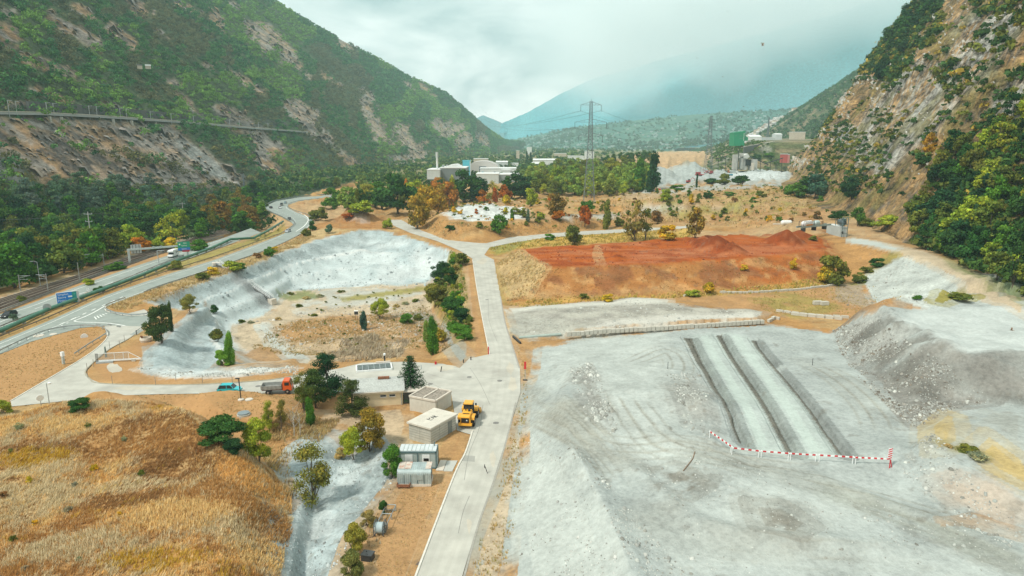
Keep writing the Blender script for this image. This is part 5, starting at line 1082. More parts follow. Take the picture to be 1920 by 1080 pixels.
# ================================================================== BARRIERS, SIGNS, POLES, RAILWAY
def V3(p, z): return Vector((p.x, p.y, z))
def resample(P, step):
    out = [P[0]]; acc = 0
    for a, b in zip(P, P[1:]):
        L_ = (b - a).length; d = step - acc
        while d <= L_: out.append(a.lerp(b, d / L_)); d += step
        acc = (acc + L_) % step if d > L_ else acc
        acc = L_ - (d - step)
    return out
def guardrail(name, label, px, z=0.0, h=.75, step=4.0, m=None, double=False, cat='guard rail', group=None, rh=.3, sm=5):
    m = m or M_steel
    P = [V3(p, z) for p in gp(smooth_px(px, sm))]
    o = empty(name, P[0], 0, label=label, cat=cat, group=group); o0 = P[0]
    rl = MB()
    for hh in ((h,) if not double else (h, h * .45)):
        for a, b in zip(P, P[1:]):
            if (b - a).length > .01: rl.beam(a - o0 + Vector((0, 0, hh - rh / 2)), b - o0 + Vector((0, 0, hh - rh / 2)), .09, rh)
    rl.build('rail', m, o)
    Q = resample(P, step)[:100]; base = MB().box((0, 0, h / 2 - .25), (.13, .13, h + .5)).build('post', M_dark if m is M_green else m, o); base.location = Q[0] - o0
    for q in Q[1:]:
        c = base.copy(); COL.objects.link(c); c.parent = o; c.location = q - o0
    return o
M_wrail = mat('weathered_rail', (.25, .27, .26), .6, .4, .2, 1)
guardrail('guardrail', 'long double guard rail along the railway side of motorway', [(-300,713),(-60,613),(0,588),(105,547),(240,496),(315,473),(420,445)], 0, .9, 4, M_wrail, True)
guardrail('guardrail', 'dark double guard rail between motorway and green pipe', [(-60,648),(0,617),(120,571),(230,528),(300,499),(345,481)], 0, .85, 4, M_wrail, True)
guardrail('guardrail', 'brown guard rail between green pipe and ramp road', [(-40,650),(0,634),(100,594),(200,549),(300,515),(400,484),(490,452),(528,439)], 0, .7, 5, mat('brown_rail', (.16, .13, .10), .8))
guardrail('guardrail', 'guard rail on pit side of the ramp road ending at flyover bend', [(270,551),(300,539),(400,506),(500,471),(560,443),(587,420),(589,411),(577,405)], 0.02, .75, 4, M_wrail)
guardrail('guardrail', 'curved guard rail round the straw tip at the junction', [(235,562),(205,573),(197,580),(205,586),(225,592),(255,594),(288,591)], 0.02, .8, 3, M_steel)
guardrail('guardrail', 'curved guard rail round the brown grass island', [(-40,682),(0,662),(59,634),(102,620),(157,614),(193,618),(200,627),(194,633),(165,651),(140,668)], 0, .8, 3.5, M_steel)
guardrail('parapet', 'outer parapet of the flyover bend', [(545,417),(527,407),(508,399),(496,391),(497,386),(518,377),(560,370),(610,366),(664,363)], .03, 1.0, 6, mat('grey_green_parapet', (.22, .26, .25), .7), False, 'parapet', None, .8)
guardrail('guardrail', 'inner guard rail of the flyover bend', [(588,409),(575,403),(556,397),(541,390),(541,384),(560,378),(612,372)], .03, .8, 5, M_wrail)
guardrail('guardrail', 'short guard rail round the yellow verge beside flyover', [(528,439),(550,424),(551,416),(540,411)], .03, .8, 3, M_wrail)
# green pipeline on low saddles
PP = [V3(p, 1.0) for p in gp([(-300,751),(-60,649),(0,625),(88,585),(177,552),(260,521),(330,492),(400,466),(432,451),(475,448.5),(500,436),(531,417)], 0.4)]
pl = empty('pipeline', PP[0], 0, label='long thick green pipe running between motorway and ramp road', cat='pipe'); o0 = PP[0]
MB().tube([p - o0 for p in PP], .56, 14).build('pipe', M_green, pl, smooth=True)
sd0 = None
for q in resample(PP, 9):
    if sd0 is None: sd0 = MB().box((0, 0, -.75), (.5, .9, 1.0)).build('saddle', M_conc, pl); sd0.location = q - o0
    else: c = sd0.copy(); COL.objects.link(c); c.parent = pl; c.location = q - o0
fl0 = None
for i, q in enumerate(resample(PP, 12)[1:]):
    pass
# railway
RB_U = gp([(-400,737),(-160,632),(0,562),(150,516),(240,484),(300,467),(420,430)]); RB_L = gp([(-400,753),(-160,650),(0,583),(105,545),(240,498),(310,472),(430,436)])
M_railhead = mat('rusty_rail', (.13, .09, .07), .5, .5); M_sleep = mat('grey_sleeper', (.33, .29, .235), .95, 0, .2, 2)
def cat_pts(U, L_, f, n=60):
    def lerpl(P, t):
        d = [0]; 
        for a, b in zip(P, P[1:]): d.append(d[-1] + (b - a).length)
        s = t * d[-1]
        for i in range(len(P) - 1):
            if s <= d[i + 1] + 1e-6: return P[i].lerp(P[i + 1], (s - d[i]) / (d[i + 1] - d[i]))
        return P[-1]
    return [lerpl(U, k / n).lerp(lerpl(L_, k / n), f) for k in range(n + 1)]
for i, f in enumerate((.06, .36, .64, .92)):
    P = [V3(p, .0) for p in cat_pts(RB_U, RB_L, f)]; mb = MB()
    for s in (-.72, .72):
        for a, b in zip(P, P[1:]):
            t = (b - a).normalized(); n = Vector((-t.y, t.x, 0)) * s; mb.beam(a + n + Vector((0, 0, .14)), b + n + Vector((0, 0, .14)), .16, .2)
    tk_ = tag(mb.build('railway_track', M_railhead), kind='structure')
    ms = MB()
    for a, b in zip(resample(P, .9), resample(P, .9)[1:]):
        t = (b - a).normalized(); n = Vector((-t.y, t.x, 0)); ms.beam(a - n * 1.25 + Vector((0, 0, -.02)), a + n * 1.25 + Vector((0, 0, -.02)), .25, .12)
    ms.build('sleeper', M_sleep, tk_)
def pole(name, base, top_px_y, label, cat, r=.12, m=None, z=None, group=None):
    p = at(*base, [ground]) if z is None else G(base[0], base[1], z); h = zat(p, top_px_y) - p.z
    o = empty(name, p, 0, label=label, cat=cat, group=group)
    MB().tube([(0, 0, -.6), (0, 0, h)], [r, r * .65], 8).build('pole', m or M_steel, o); return o, h
railyaw = math.atan2((RB_L[3] - RB_L[1]).y, (RB_L[3] - RB_L[1]).x)
for (bx, by, ty, s, l) in ((38.5,545,515,1,'catenary mast with an arm to the right nearest the left edge'),(90.6,546,513,-1,'catenary mast with arm to the left second from left edge'),(149.6,527,492,0,'plain catenary mast closest to the motorway rail'),(153,503,475,1,'catenary mast with right arm at the forest edge'),(195.8,500,475,-1,'catenary mast with left arm between the tall power pole and sign gantry'),(235.4,464,445,1,'farthest catenary mast beside orange shrub and gantry')):
    o, h = pole('catenary_mast', (bx, by), ty, l, 'mast', .16, mat('mast_grey', (.26, .27, .25), .7), 0, 'catenary masts along the railway')
    if s:
        ar = MB(); d = Vector((math.sin(railyaw), -math.cos(railyaw), 0)) * 0 + Vector((s, .1, 0))
        ar.tube([(0, 0, h * .92), d * 3.4 + Vector((0, 0, h * .93))], .06, 6); ar.tube([(0, 0, h * .78), d * 2.8 + Vector((0, 0, h * .92))], .06, 6); ar.tube([d * .2 + Vector((0, 0, h * .70)), d * 2.6 + Vector((0, 0, h * .70))], .05, 6)
        ar.build('arm', M_steel, o)
for bx, by, ty, l in ((76,537,491,'grey street lamp between railway tracks and dark forest'),(248,447,436,'distant street lamp beyond the orange shrub'),(312,425,413,'small lamp at the forest edge right of the gantry')):
    o, h = pole('street_lamp', (bx, by), ty, l, 'street lamp', .12, M_steel, 0 if by > 480 else -3)
    MB().tube([(0, 0, h - .1), (-.8, -.1, h + .25), (-1.5, -.2, h + .2)], .06, 6).build('arm', M_steel, o); MB().box((-1.7, -.2, h + .18), (.7, .3, .14)).build('lamp_head', M_grey, o)
for bx, by, ty, l in ((176,488,397,'tall concrete power pole with two crossarms before dark forest'),(346,424,379,'second power pole rising from the forest left of the viaduct')):
    o, h = pole('power_pole', (bx, by), ty, l, 'power pole', .26, mat('pole_concrete', (.36, .36, .33), .9), 0)
    for zz, wv in ((h - .9, 2.9), (h - 3.8, 2.4)):
        ca = MB().box((0, 0, zz), (wv * 2 * .55, .16, .16)).build('crossarm', M_grey, o)
        for x in (-wv * .5, 0, wv * .5): MB().lathe([(.09, zz + .05), (.12, zz + .3), (.05, zz + .42)], (x, 0, 0), 8).build('insulator', M_steel, ca)
    poletops = globals().setdefault('POLET', []); poletops.append(o.location + Vector((0, 0, h - .5)))
def cable(name, label, a, b, sag, r=.045, n=16, offs=(0,), cat='power line', group=None):
    mb = MB()
    for o_ in offs:
        pts = [a.lerp(b, k / n) + Vector((0, 0, -sag * 4 * (k / n) * (1 - k / n))) + Vector(o_) if o_ else a.lerp(b, k / n) + Vector((0, 0, -sag * 4 * (k / n) * (1 - k / n))) for k in range(n + 1)]
        mb.tube(pts, r, 4)
    return tag(mb.build(name, mat('cable_grey', (.12, .13, .13), .6)), label, cat, group)
a, b = POLET
cable('power_line', 'slack wires from the tall power pole to the second pole', a, b, 2.5, .03, 16, ((-1.4, 0, 0), (1.4, 0, 0)))
cable('power_line', 'wires leaving the tall power pole towards the left edge', a, G(-160, 400, 18), 2.5, .03, 16, ((-1.4, 0, 0), (1.4, 0, 0)))
# gantry with signs over the motorway
Pg = G(243.5, 493.5, 0); hg = zat(Pg, 468.5); Pe = G(353, 484, 0); d = Pe - Pg
ga_ = empty('sign_gantry', Pg, math.atan2(d.y, d.x), label='grey gantry over the motorway carrying green and blue board and blank sign backs', cat='gantry'); Lg = d.length
M_gantry = mat('gantry_grey', (.46, .52, .50), .6)
MB().box((0, 0, hg / 2 - .3), (.75, .75, hg + .6)).build('post', M_gantry, ga_); MB().box((Lg, 0, hg / 2 - .3), (.6, .6, hg + .6)).build('post', M_gantry, ga_)
MB().box((Lg / 2, 0, hg), (Lg + .9, .6, .65)).build('beam', M_gantry, ga_)
for x in (.18, .42, .55): MB().box((Lg * x, 0, hg + .5), (.7, .4, .3)).build('lamp', M_grey, ga_)
camdir = Vector((0, 0, 0)) - Pg; cy = math.atan2(camdir.y, camdir.x) + math.pi / 2 - math.atan2(d.y, d.x)
def board(parent, name, c, w, h, m, yaw, th=.12): return MB().box((0, 0, 0), (w, th, h)).build(name, m, parent, loc=c, rz=yaw)
sb = board(ga_, 'sign_back', (Lg * .13, .5, hg + .1), 3.6, 3.4, mat('sign_back_grey', (.42, .44, .42), .6), 0)
sv = MB()
for x in (-1.1, 0, 1.1): sv.box((x, -.1, 0), (.16, .12, 3.3))
sv.build('stiffener', M_dark, sb)
sg = board(ga_, 'direction_sign', (Lg * .94, -.45, hg - .1), 4.4, 3.4, mat('sign_green', (.01, .30, .17), .5), 0)
MB().box((0, -.075, -1.15), (4.3, .03, 1.0)).build('blue_panel', mat('sign_blue', (.02, .17, .55), .5), sg)
def text(parent, s, size, loc, m, yaw=0.0, name='lettering'):
    cu = bpy.data.curves.new(name, 'FONT'); cu.body = s; cu.size = size; cu.extrude = .008; cu.align_x = 'LEFT'; cu.align_y = 'CENTER'; cu.resolution_u = 2
    o = bpy.data.objects.new(name, cu); COL.objects.link(o); bpy.context.view_layer.update()
    dg = bpy.context.evaluated_depsgraph_get(); me = bpy.data.meshes.new_from_object(o.evaluated_get(dg)); bpy.data.objects.remove(o)
    me.materials.clear(); q = link(name, me, m, parent); q.location = loc; q.rotation_euler = (R(90), 0, yaw); return q
M_txt = mat('white_lettering', (.80, .82, .80), .6, 0, .02)
for s, x, z, sz in (('Sion', -.2, 1.15, .75), ('Sierre', -.9, .2, .8), ('Sierre', -.9, -1.15, .7)): text(sg, s, sz, (x, -.11, z), M_txt)
MB().box((-1.5, -.09, .75), (.5, .04, .6)).build('route_badge', M_txt, sg)
MB().box((.6, -.12, -2.0), (2.7, .1, .7)).build('red_panel', mat('sign_red', (.42, .02, .03), .5), sg)
# cantilever post in front of the gantry
p = G(298.4, 494.5, 0); h = zat(p, 470); o = empty('camera_post', p, 0, label='thin grey post with arm to the right in front of sign gantry', cat='post'); MB().tube([(0, 0, -.4), (-.3, 0, h)], .13, 8).build('pole', M_grey, o); MB().tube([(-.3, 0, h), (2.3, 0, h)], .1, 6).build('arm', M_grey, o); MB().box((2.0, -.1, h - .3), (.5, .35, .35)).build('camera_box', M_dark, o)
# blue destination sign: one face with writing, green strip to its right
Ps = G(127, 569.5, 0); hb_ = .2; ht_ = zat(Ps, 547.5); c = Vector((-Ps.x, -Ps.y, 0)); yb = math.atan2(c.y, c.x) + math.pi / 2 + R(8)
bs = empty('destination_sign', Ps, yb, label='large blue motorway destination sign with white place names behind green pipe', cat='road sign')
wb, hb2 = 5.0, ht_ - hb_; zc = (ht_ + hb_) / 2
MB().box((0, 0, zc), (wb, .22, hb2)).build('board', mat('bright_sign_blue', (.012, .20, .62), .45), bs)
fr = MB()
for x in (-wb / 2, wb / 2): fr.box((x, .02, zc), (.1, .3, hb2 + .1))
fr.box((0, .02, zc + hb2 / 2), (wb + .1, .3, .1)); fr.build('frame', M_white, bs)
MB().box((wb / 2 - .62, -.125, zc), (1.15, .03, hb2 - .1)).build('green_panel', mat('sign_teal', (.01, .26, .24), .5), bs)
for i, (s, bd) in enumerate((('Simplon', 0), ('Sierre', 1), ('Finges', 2), ('Susten', 0))):
    z = zc + hb2 * (.32 - .27 * i); text(bs, s, .82, (-wb / 2 + .3, -.135, z), M_txt)
    if bd: MB().box((wb * .16, -.13, z + (.1 if bd == 1 else 0)), (1.0 if bd == 1 else .8, .03, .42 if bd == 1 else .3)).build('route_badge', M_txt, bs)
for z in (.25, -.15): MB().box((wb / 2 - .6, -.15, zc + hb2 * z), (.4, .02, .35)).build('arrow', mat('arrow_green', (.05, .42, .32), .5), bs)
MB().box((wb / 2 + .25, .1, zc), (.5, .3, hb2)).build('side_panel', mat('pale_grey_panel', (.48, .49, .48), .6), bs)
for x in (-1.5, 1.5): MB().tube([(x, .2, -.4), (x, .2, ht_)], .12, 8).build('post', M_steel, bs)
# smaller roadside signs, mirrors and posts
def roundsign(base, cpy, r, label, m, name='round_sign', z=0.0, facing=None, cat='sign'):
    p = at(*base, [ground]) if z is None else G(base[0], base[1], z); h = zat(p, cpy) - p.z; c = -p; yw = math.atan2(-p.y, -p.x) + math.pi / 2
    o = empty(name, p, yw, label=label, cat=cat); MB().tube([(0, .05, -.3), (0, .05, h)], .06, 8).build('post', M_steel, o)
    MB().lathe([(.02, -.06), (r, -.06), (r * 1.04, 0), (r, .06), (.02, .06)], (0, -.05, h), 24, 'y').build('disc', m, o); return o
roundsign((89.6,587), 575.5, .95, 'grey round sign back standing beside the green pipe', mat('sign_disc_grey', (.33, .36, .35), .5))
roundsign((158.5,634), 631.5, .75, 'white round sign on the brown island', M_white)
roundsign((77.5,762), 746, .55, 'white round traffic mirror behind the straw mound', M_white, 'traffic_mirror', 0, None, 'mirror')
roundsign((165.6,550), 543.5, .45, 'small white round marker before motorway lane', M_white, 'road_marker', 0, None, 'marker')
p = G(168, 552, 0); o = MB().add(*(lambda: ([(-1.9,-.5,-.2),(1.9,-.5,-.2),(1.9,.5,-.2),(-1.9,.5,-.2),(-1.7,-.3,1.0),(1.5,-.3,.7),(1.5,.3,.7),(-1.7,.3,1.0)], [(3,2,1,0),(4,5,6,7),(0,1,5,4),(1,2,6,5),(2,3,7,6),(3,0,4,7)]))()).build('concrete_barrier', M_slab, None, .1, loc=p, rz=yaw_px((150, 556), (180, 546))); tag(o, 'pale sloping concrete block between motorway and green pipe', 'barrier')
o, h = pole('street_lamp', (93, 760), 719, 'slim street lamp with white head rising behind straw mound', 'street lamp', .09, M_grey, 0); MB().tube([(0, 0, h), (.35, 0, h + .1)], .05, 6).build('arm', M_grey, o); MB().lathe([(.05, h - .15), (.28, h - .05), (.3, h + .15), (.1, h + .25)], (.55, 0, 0), 12).build('lamp_head', M_white, o)
p = at(452, 750, [ground]); o = empty('area_lamp', p, 0, label='short dark lamp post on a pale round foot above turquoise car', cat='lamp'); h = zat(p, 728); MB().tube([(0, 0, 0), (-.1, 0, h)], .09, 8).build('post', M_dark, o); MB().lathe([(.55, -.1), (.5, .18), (.15, .3)], n=16).build('foot', M_slab, o); MB().box((-.3, 0, h), (.7, .25, .16)).build('lamp_head', M_dark, o)
p = G(119.5, 683, 0); o = empty('control_pillar', p, R(-20), label='tall pale pillar with white top on kerb of the brown island', cat='pillar'); h = zat(p, 662); MB().box((0, 0, h / 2 - .2), (.42, .42, h)).build('column', mat('pillar_grey', (.40, .42, .38), .7), o); MB().box((0, 0, h - .2), (.6, .55, .9)).build('head', M_white, o)
p = G(257.5, 623, 0); o = empty('barrier_post', p, yaw_px((235, 634), (265, 615)), label='dark barrier arm with lamp on a grey pad at junction mouth', cat='barrier'); MB().box((0, 0, 0), (4.5, 1.6, .1)).build('pad', mat('grey_pad', (.27, .30, .28), .9), o); MB().tube([(-2.2, -.7, .9), (2.2, -.7, 1.0)], .06, 6).build('arm', M_dark, o); MB().tube([(-2.2, -.7, -.1), (-2.2, -.7, 1.1)], .1, 8).build('post', M_dark, o); MB().lathe([(.05, 1.0), (.22, 1.15), (.2, 1.5), (.05, 1.6)], (2.0, -.7, 0), 10).build('lamp', M_dark, o)
p = at(274, 640, [ground]); o = empty('concrete_basin', p, R(25), label='pale half round concrete basin on the brown bank under the tall conifer', cat='basin'); MB().lathe([(1.1, -.2), (1.35, .5), (1.2, 1.0), (1.05, 1.0), (1.1, .5), (.8, .1)], n=20).build('bowl', M_slab, o); MB().box((-.9, .6, 1.0), (.5, .4, .6)).build('pump_box', M_rust, o)
# sliding gate
Pa, Pb = G(180.5, 681, 0), G(264, 676, 0); d = Pb - Pa; Lg = d.length; sg_ = empty('sliding_gate', Pa, math.atan2(d.y, d.x), label='white cantilever sliding gate standing open beside the site entrance', cat='gate')
zt = zat(Pa, 663.5)
MB().box((Lg / 2, 0, .45), (Lg, .2, .3)).build('bottom_beam', M_white, sg_)
fr = MB(); fr.beam((.3, 0, zt), (Lg * .74, 0, zt), .1); fr.beam((Lg * .74, 0, zt), (Lg, 0, .55), .1)
for x in (.05, .42, .62, .74): fr.beam((Lg * x, 0, .5), (Lg * x, 0, zt), .07)
fr.build('frame', M_white, sg_)
ms = MB()
for k in range(60):
    x = Lg * (.06 + .66 * k / 59); ms.beam((x, 0, .6), (x, 0, zt), .022)
for k in range(5): ms.beam((Lg * .06, 0, .7 + k * (zt - .8) / 4), (Lg * .73, 0, .7 + k * (zt - .8) / 4), .02)
ms.build('mesh_infill', M_steel, sg_)
gl = MB()
for k in range(4): gl.box((.02 + .14 * k, -.1, zt / 2 + .2), (.06, .06, zt - .3))
for z in (.4, zt): gl.box((.23, -.1, z), (.5, .05, .05))
gl.build('end_grille', M_dark, sg_); MB().box((Lg * .2, -.35, .2), (3.2, .4, .35)).build('roller_carriage', M_grey, sg_); MB().box((Lg * .84, 0, .1), (.7, .5, .7)).build('footing', M_conc, sg_)
o, h = pole('gate_post', (199, 670), 650, 'thick dark grey post just behind the white gate', 'post', .22, mat('dark_green_grey', (.13, .18, .17), .6), 0)
FP_ = [(176,686),(164,694),(165,706),(211,718),(292,720),(436,718),(550,702),(225,650),(206,652),(234,640),(330,712),(380,716)]
for i, (px, py) in enumerate(FP_):
    p = G(px, py + 2, 0); o = empty('fence_post', p, 0, label='thin wire fence post along the edge of the entrance road', cat='post', group='thin posts along the entrance road'); MB().tube([(0, 0, -.2), (0, 0, 1.7)], .05, 6).build('post', mat('post_grey', (.22, .21, .18), .8) if i == 0 else bpy.data.materials['post_grey'], o)
def stick(px, py, ty, label, m, r=.06, name='marker_post', z=None, lean=0.0, cat='post'):
    p = at(px, py, [ground]) if z is None else G(px, py, z); h = zat(p, ty) - p.z
    o = empty(name, p, 0, label=label, cat=cat); MB().tube([(0, 0, -.2), (lean, 0, h)], r, 8).build('post', m, o); return o, h
o, h = stick(984.5, 713, 678, 'grey pole with red plate on sandy strip right of plaza', M_grey, .06, 'sign_post', None, 0, 'sign post'); MB().box((0, -.05, h - .75), (.42, .08, 1.5)).build('red_plate', mat('red_plate', (.55, .03, .03), .5), o); MB().box((0, 0, .06), (.9, .5, .16)).build('foot', M_dark, o)
o, h = stick(915.5, 889, 874, 'small leaning sign pole in the gutter of the lower road', M_dark, .05, 'sign_post', None, -.45, 'sign post'); MB().box((-.5, 0, h), (.1, .1, .5)).build('plate', M_dark, o)
M_red = mat('barrier_red', (.50, .015, .02), .6)
stick(916, 664, 650, 'small red post at the brown corner where road widens', M_red, .12, 'red_post'); stick(817, 684, 678, 'tiny red white cone at the path mouth', M_red, .22, 'traffic_cone', None, 0, 'cone')
stick(826, 698, 687, 'short dark bollard at path mouth by the plaza', M_dark, .1, 'bollard', None, .25, 'bollard'); stick(869, 680, 674, 'dark bollard on pale gravel left of the upper plaza', M_dark, .12, 'bollard', None, 0, 'bollard'); stick(883, 676, 669, 'dark bollard nearest the narrow service road', M_dark, .12, 'bollard', None, 0, 'bollard')
stick(790, 693, 684, 'thin grey post right of spruce on plaza', M_grey, .07, 'plaza_post')
stick(1252, 692, 678, 'thin survey rod in grey yard above the low spoil', M_dark, .05, 'survey_rod', None, 0, 'rod'); stick(1523, 685, 672, 'thin survey rod in grey yard right of the trenches', M_dark, .05, 'survey_rod', None, 0, 'rod')
# thin old pipe/branch lying in the yard
A_, B__ = at(1303, 848, [ground]), at(1281, 884, [ground]); o = MB().tube([A_ + Vector((0, 0, .1)), A_.lerp(B__, .4) + Vector((.3, 0, .15)), B__ + Vector((0, 0, .1))], .06, 6).build('fallen_branch', M_brown); tag(o, 'thin dark branch lying on the grey yard near churned soil', 'branch')
# red and white boards across the trench ends
def barrier(a, b, la, n, label, m_h=.95):
    A, B = at(*a, [ground]), at(*b, [ground]); d = B - A; L_ = Vector((d.x, d.y, 0)).length; o = empty('barrier_board', A, math.atan2(d.y, d.x), label=label, cat='barrier', group=None); pit = math.atan2(d.z, L_)
    M = Matrix.Rotation(-pit, 4, 'Y'); MB().box((L_ / 2, 0, m_h), (L_, .06, .19), M=M).build('board', M_white, o)
    for k in range(n): MB().box((L_ * (k + .5) / n, 0, m_h), (L_ / n * .46, .068, .198), M=M).build('red_stripe', M_red, o)
    for f in (.04, .96): MB().tube([(L_ * f, .06, -.3 + d.z * f), (L_ * f, .06, m_h + .15 + d.z * f)], .05, 6).build('leg', M_white, o)
    return o
barrier((1328,820),(1371,850), 0, 6, 'leaning red and white barrier board at the left end of the row')
barrier((1370,852),(1424,858.5), 0, 4, 'red and white barrier board across the leftmost trench end')
barrier((1425,858.5),(1480,863), 0, 4, 'red and white barrier board between first and middle trench')
barrier((1480,863),(1531,866), 0, 4, 'red and white barrier board across the middle trench end')
barrier((1533,866),(1601,870), 0, 5, 'red and white barrier board across the rightmost trench end')
barrier((1601,870.5),(1672,874), 0, 6, 'red and white barrier board reaching the chevron sign')
p = at(1668, 878, [ground]); o = empty('chevron_sign', p, 0, label='upright red and white striped warning plate on a red post at the barrier end', cat='sign'); h = zat(p, 843) - p.z
MB().tube([(0, .05, -.2), (0, .05, h)], .06, 8).build('post', M_red, o); MB().tube([(.35, .1, -.2), (.05, .1, 1.2)], .05, 8).build('brace', M_red, o); MB().box((-.15, 0, h - .55), (.5, .06, 1.5)).build('plate', M_white, o)
for k in range(5): MB().beam((-.39, -.035, h - 1.25 + .3 * k), (.09, -.035, h - 1.05 + .3 * k), .03, .13).build('red_stripe', M_red, o)
# pit walkway
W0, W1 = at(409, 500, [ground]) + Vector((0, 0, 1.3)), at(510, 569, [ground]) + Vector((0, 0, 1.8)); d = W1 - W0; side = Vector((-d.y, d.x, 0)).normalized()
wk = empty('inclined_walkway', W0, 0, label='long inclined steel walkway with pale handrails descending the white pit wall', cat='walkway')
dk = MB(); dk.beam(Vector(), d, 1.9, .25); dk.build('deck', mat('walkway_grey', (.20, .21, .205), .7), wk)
for s in (-1, 1):
    MB().beam(side * s * .8 + Vector((0, 0, -.1)), d + side * s * .8 + Vector((0, 0, -.1)), .16, .5).build('stringer', M_dark if s < 0 else M_steel, wk)
    rr_ = MB()
    for hh in (1.05, .55): rr_.tube([side * s * .8 + Vector((0, 0, hh)), d + side * s * .8 + Vector((0, 0, hh))], .06, 6)
    for k in range(16): q = d * (k / 15) + side * s * .8; rr_.tube([q, q + Vector((0, 0, 1.05))], .045, 6)
    rr_.build('handrail', M_white, wk)
for k in (0.28, .52, .76):
    q = W0 + d * k; g_ = drop(q.x, q.y, [ground]); lg = MB()
    for s in (-1, 1): lg.tube([d * k + side * s * .7, Vector((d.x * k, d.y * k, g_.z - W0.z - .5)) + side * s * .8], .1, 6)
    lg.build('trestle', M_steel, wk)
MB().box(d + Vector((.2, -.2, -1.0)), (2.2, 2.0, 2.0), math.atan2(d.y, d.x)).build('footing', M_slab, wk); MB().box(Vector((-.8, .5, -.3)), (2.6, 2.4, 1.0), .6).build('top_landing', M_slab, wk)
p = at(668.5, 600, [ground]); o = empty('small_mast', p, 0, label='small dark equipment box on a stand in the pit meadow', cat='box'); h = zat(p, 583) - p.z; MB().box((0, 0, h - .6), (1.1, .8, 1.0)).build('box', M_dark, o); MB().box((0, 0, h), (1.3, 1.0, .12)).build('lid', M_white, o)
for x in (-.4, .4): MB().tube([(x, 0, -.2), (x * .6, 0, h - 1)], .06, 6).build('leg', M_rust, o)
# ---- concrete block walls
blk = MB().box((0, 0, .45), (1.0, .8, .9)).build('concrete_block', mat('pale_block', (.50, .48, .41), .95, 0, .14, 1.2, .2, (.30, .28, .23), .9, .6), None, .05)
tag(blk, 'pale concrete block in the low wall holding the upper bench', 'block', 'concrete blocks along the bench edge'); first = True
def block_row(px, n, sc, label=None, group=None, rows=1, dz=0.0, jit=.06, z=None):
    global first
    P = [at(*q, [ground]) for q in px] if z is None else [G(q[0], q[1], z) for q in px]; Q = resample(P, sum((b - a).length for a, b in zip(P, P[1:])) / (n + .001))
    for r in range(rows):
        for i, (a, b) in enumerate(zip(Q, Q[1:])):
            c = blk if first else blk.copy()
            if not first: COL.objects.link(c)
            first = False
            if label: c['label'] = label
            if group: c['group'] = group
            m = (a + b) / 2; w = (b - a).length; c.location = (m.x + random.uniform(-jit, jit), m.y + random.uniform(-jit, jit), (drop(m.x, m.y, [ground]).z - .15 if z is None else z - .3) + r * .85 + dz); c.rotation_euler = (0, 0, math.atan2((b - a).y, (b - a).x) + random.uniform(-.06, .06))
            c.scale = (w * random.uniform(.86, .97), sc * random.uniform(.9, 1.1), sc * random.uniform(.9, 1.08))
block_row([(1062,628.5),(1140,622),(1240,616.5),(1330,611),(1432,604.5)], 46, 1.15, jit=.04, z=1.0)
lab2, g2 = 'rough pale block in the curved row below the red earth bank', 'rough blocks below the red bank'
block_row([(1350,550),(1420,549),(1490,545),(1540,539),(1578,534)], 26, .85, lab2, g2)
block_row([(1282,556),(1300,553),(1312,554)], 4, .7, lab2, g2)
lab3, g3 = 'long flat pale slab stacked beside the grey spoil heap', 'stacked slabs beside the spoil heap'
block_row([(1455,584),(1500,590),(1540,594),(1592,597)], 9, .9, lab3, g3, 1); block_row([(1482,590),(1530,594.5),(1580,600)], 6, 1.0, lab3, g3, 1)
block_row([(1440,604),(1455,596),(1462,600)], 3, .9, lab3, g3)
for px, py, s, yw, l in ((1533,571,(2.6,1.5,1.2),.1,'large white block on the brown flat, left one of the pair'),(1546,572,(2.2,1.5,1.2),.12,'large white block on the brown flat, right one of the pair')):
    c = blk.copy(); COL.objects.link(c); c.location = at(px, py, [ground]); c.scale = s; c.rotation_euler = (0, 0, yw); c['label'] = l; del c['group']
# green grey membrane roll at bench foot and culvert
A_, B__ = at(973, 635, [ground]), at(1052, 629, [ground]); o = MB().tube([A_ + Vector((0, 0, .25)), B__ + Vector((0, 0, .3))], .35, 10).build('membrane_roll', mat('grey_green_sheet', (.30, .37, .33), .7)); tag(o, 'long grey green pipe lying at the foot of grey bench', 'pipe')
A_, B__ = at(962, 633, [ground]), at(976, 645, [ground]); o = MB().beam(A_ + Vector((0, 0, .3)), B__ + Vector((0, 0, .2)), .35, .5).build('culvert_rail', M_dark); tag(o, 'short dark beam beside the service road near the bench corner', 'beam')
# ================================================================== PLANT, PYLONS, FACTORY, TOWN
M_pale = mat('pale_cladding', (.50, .55, .54), .6, 0, .06, .3, 0, (.4, .42, .4), .2, .4); M_dgrey = mat('dark_grey_cladding', (.15, .18, .185), .6, 0, .06, .2)
M_wroof = mat('white_roof', (.66, .68, .66), .7, 0, .08, .3); M_tan = mat('tan_wall', (.50, .44, .35), .9, 0, .1, .3)
# --- pump / mixing unit on the right-hand bench
p0 = at(1497, 433, [ground]); p1 = at(1552, 441, [ground]); zt_ = max(p0.z, p1.z); d = Vector((p1.x - p0.x, p1.y - p0.y, 0)); L_ = d.length; yw = math.atan2(d.y, d.x)
fb = empty('flatbed_frame', Vector((p0.x, p0.y, p0.z)), yw, label='long pale green steel frame carrying two horizontal tanks left of grey cabin', cat='frame')
for s in (-1, 1): MB().box((L_ / 2, s * 1.1, 1.5), (L_, .2, .7)).build('side_beam', mat('pale_green_steel', (.30, .39, .36), .6) if s < 0 else bpy.data.materials['pale_green_steel'], fb)
for x in (.15, .5, .85): MB().box((L_ * x, 0, .4), (.4, 2.0, 1.6)).build('leg', M_dark, fb)
hp = MB()
for x in (.08, .42): 
    for s in (-1, 1): hp.beam((L_ * x, s * 1.1, 1.5), (L_ * x, s * 1.1, 3.8), .16)
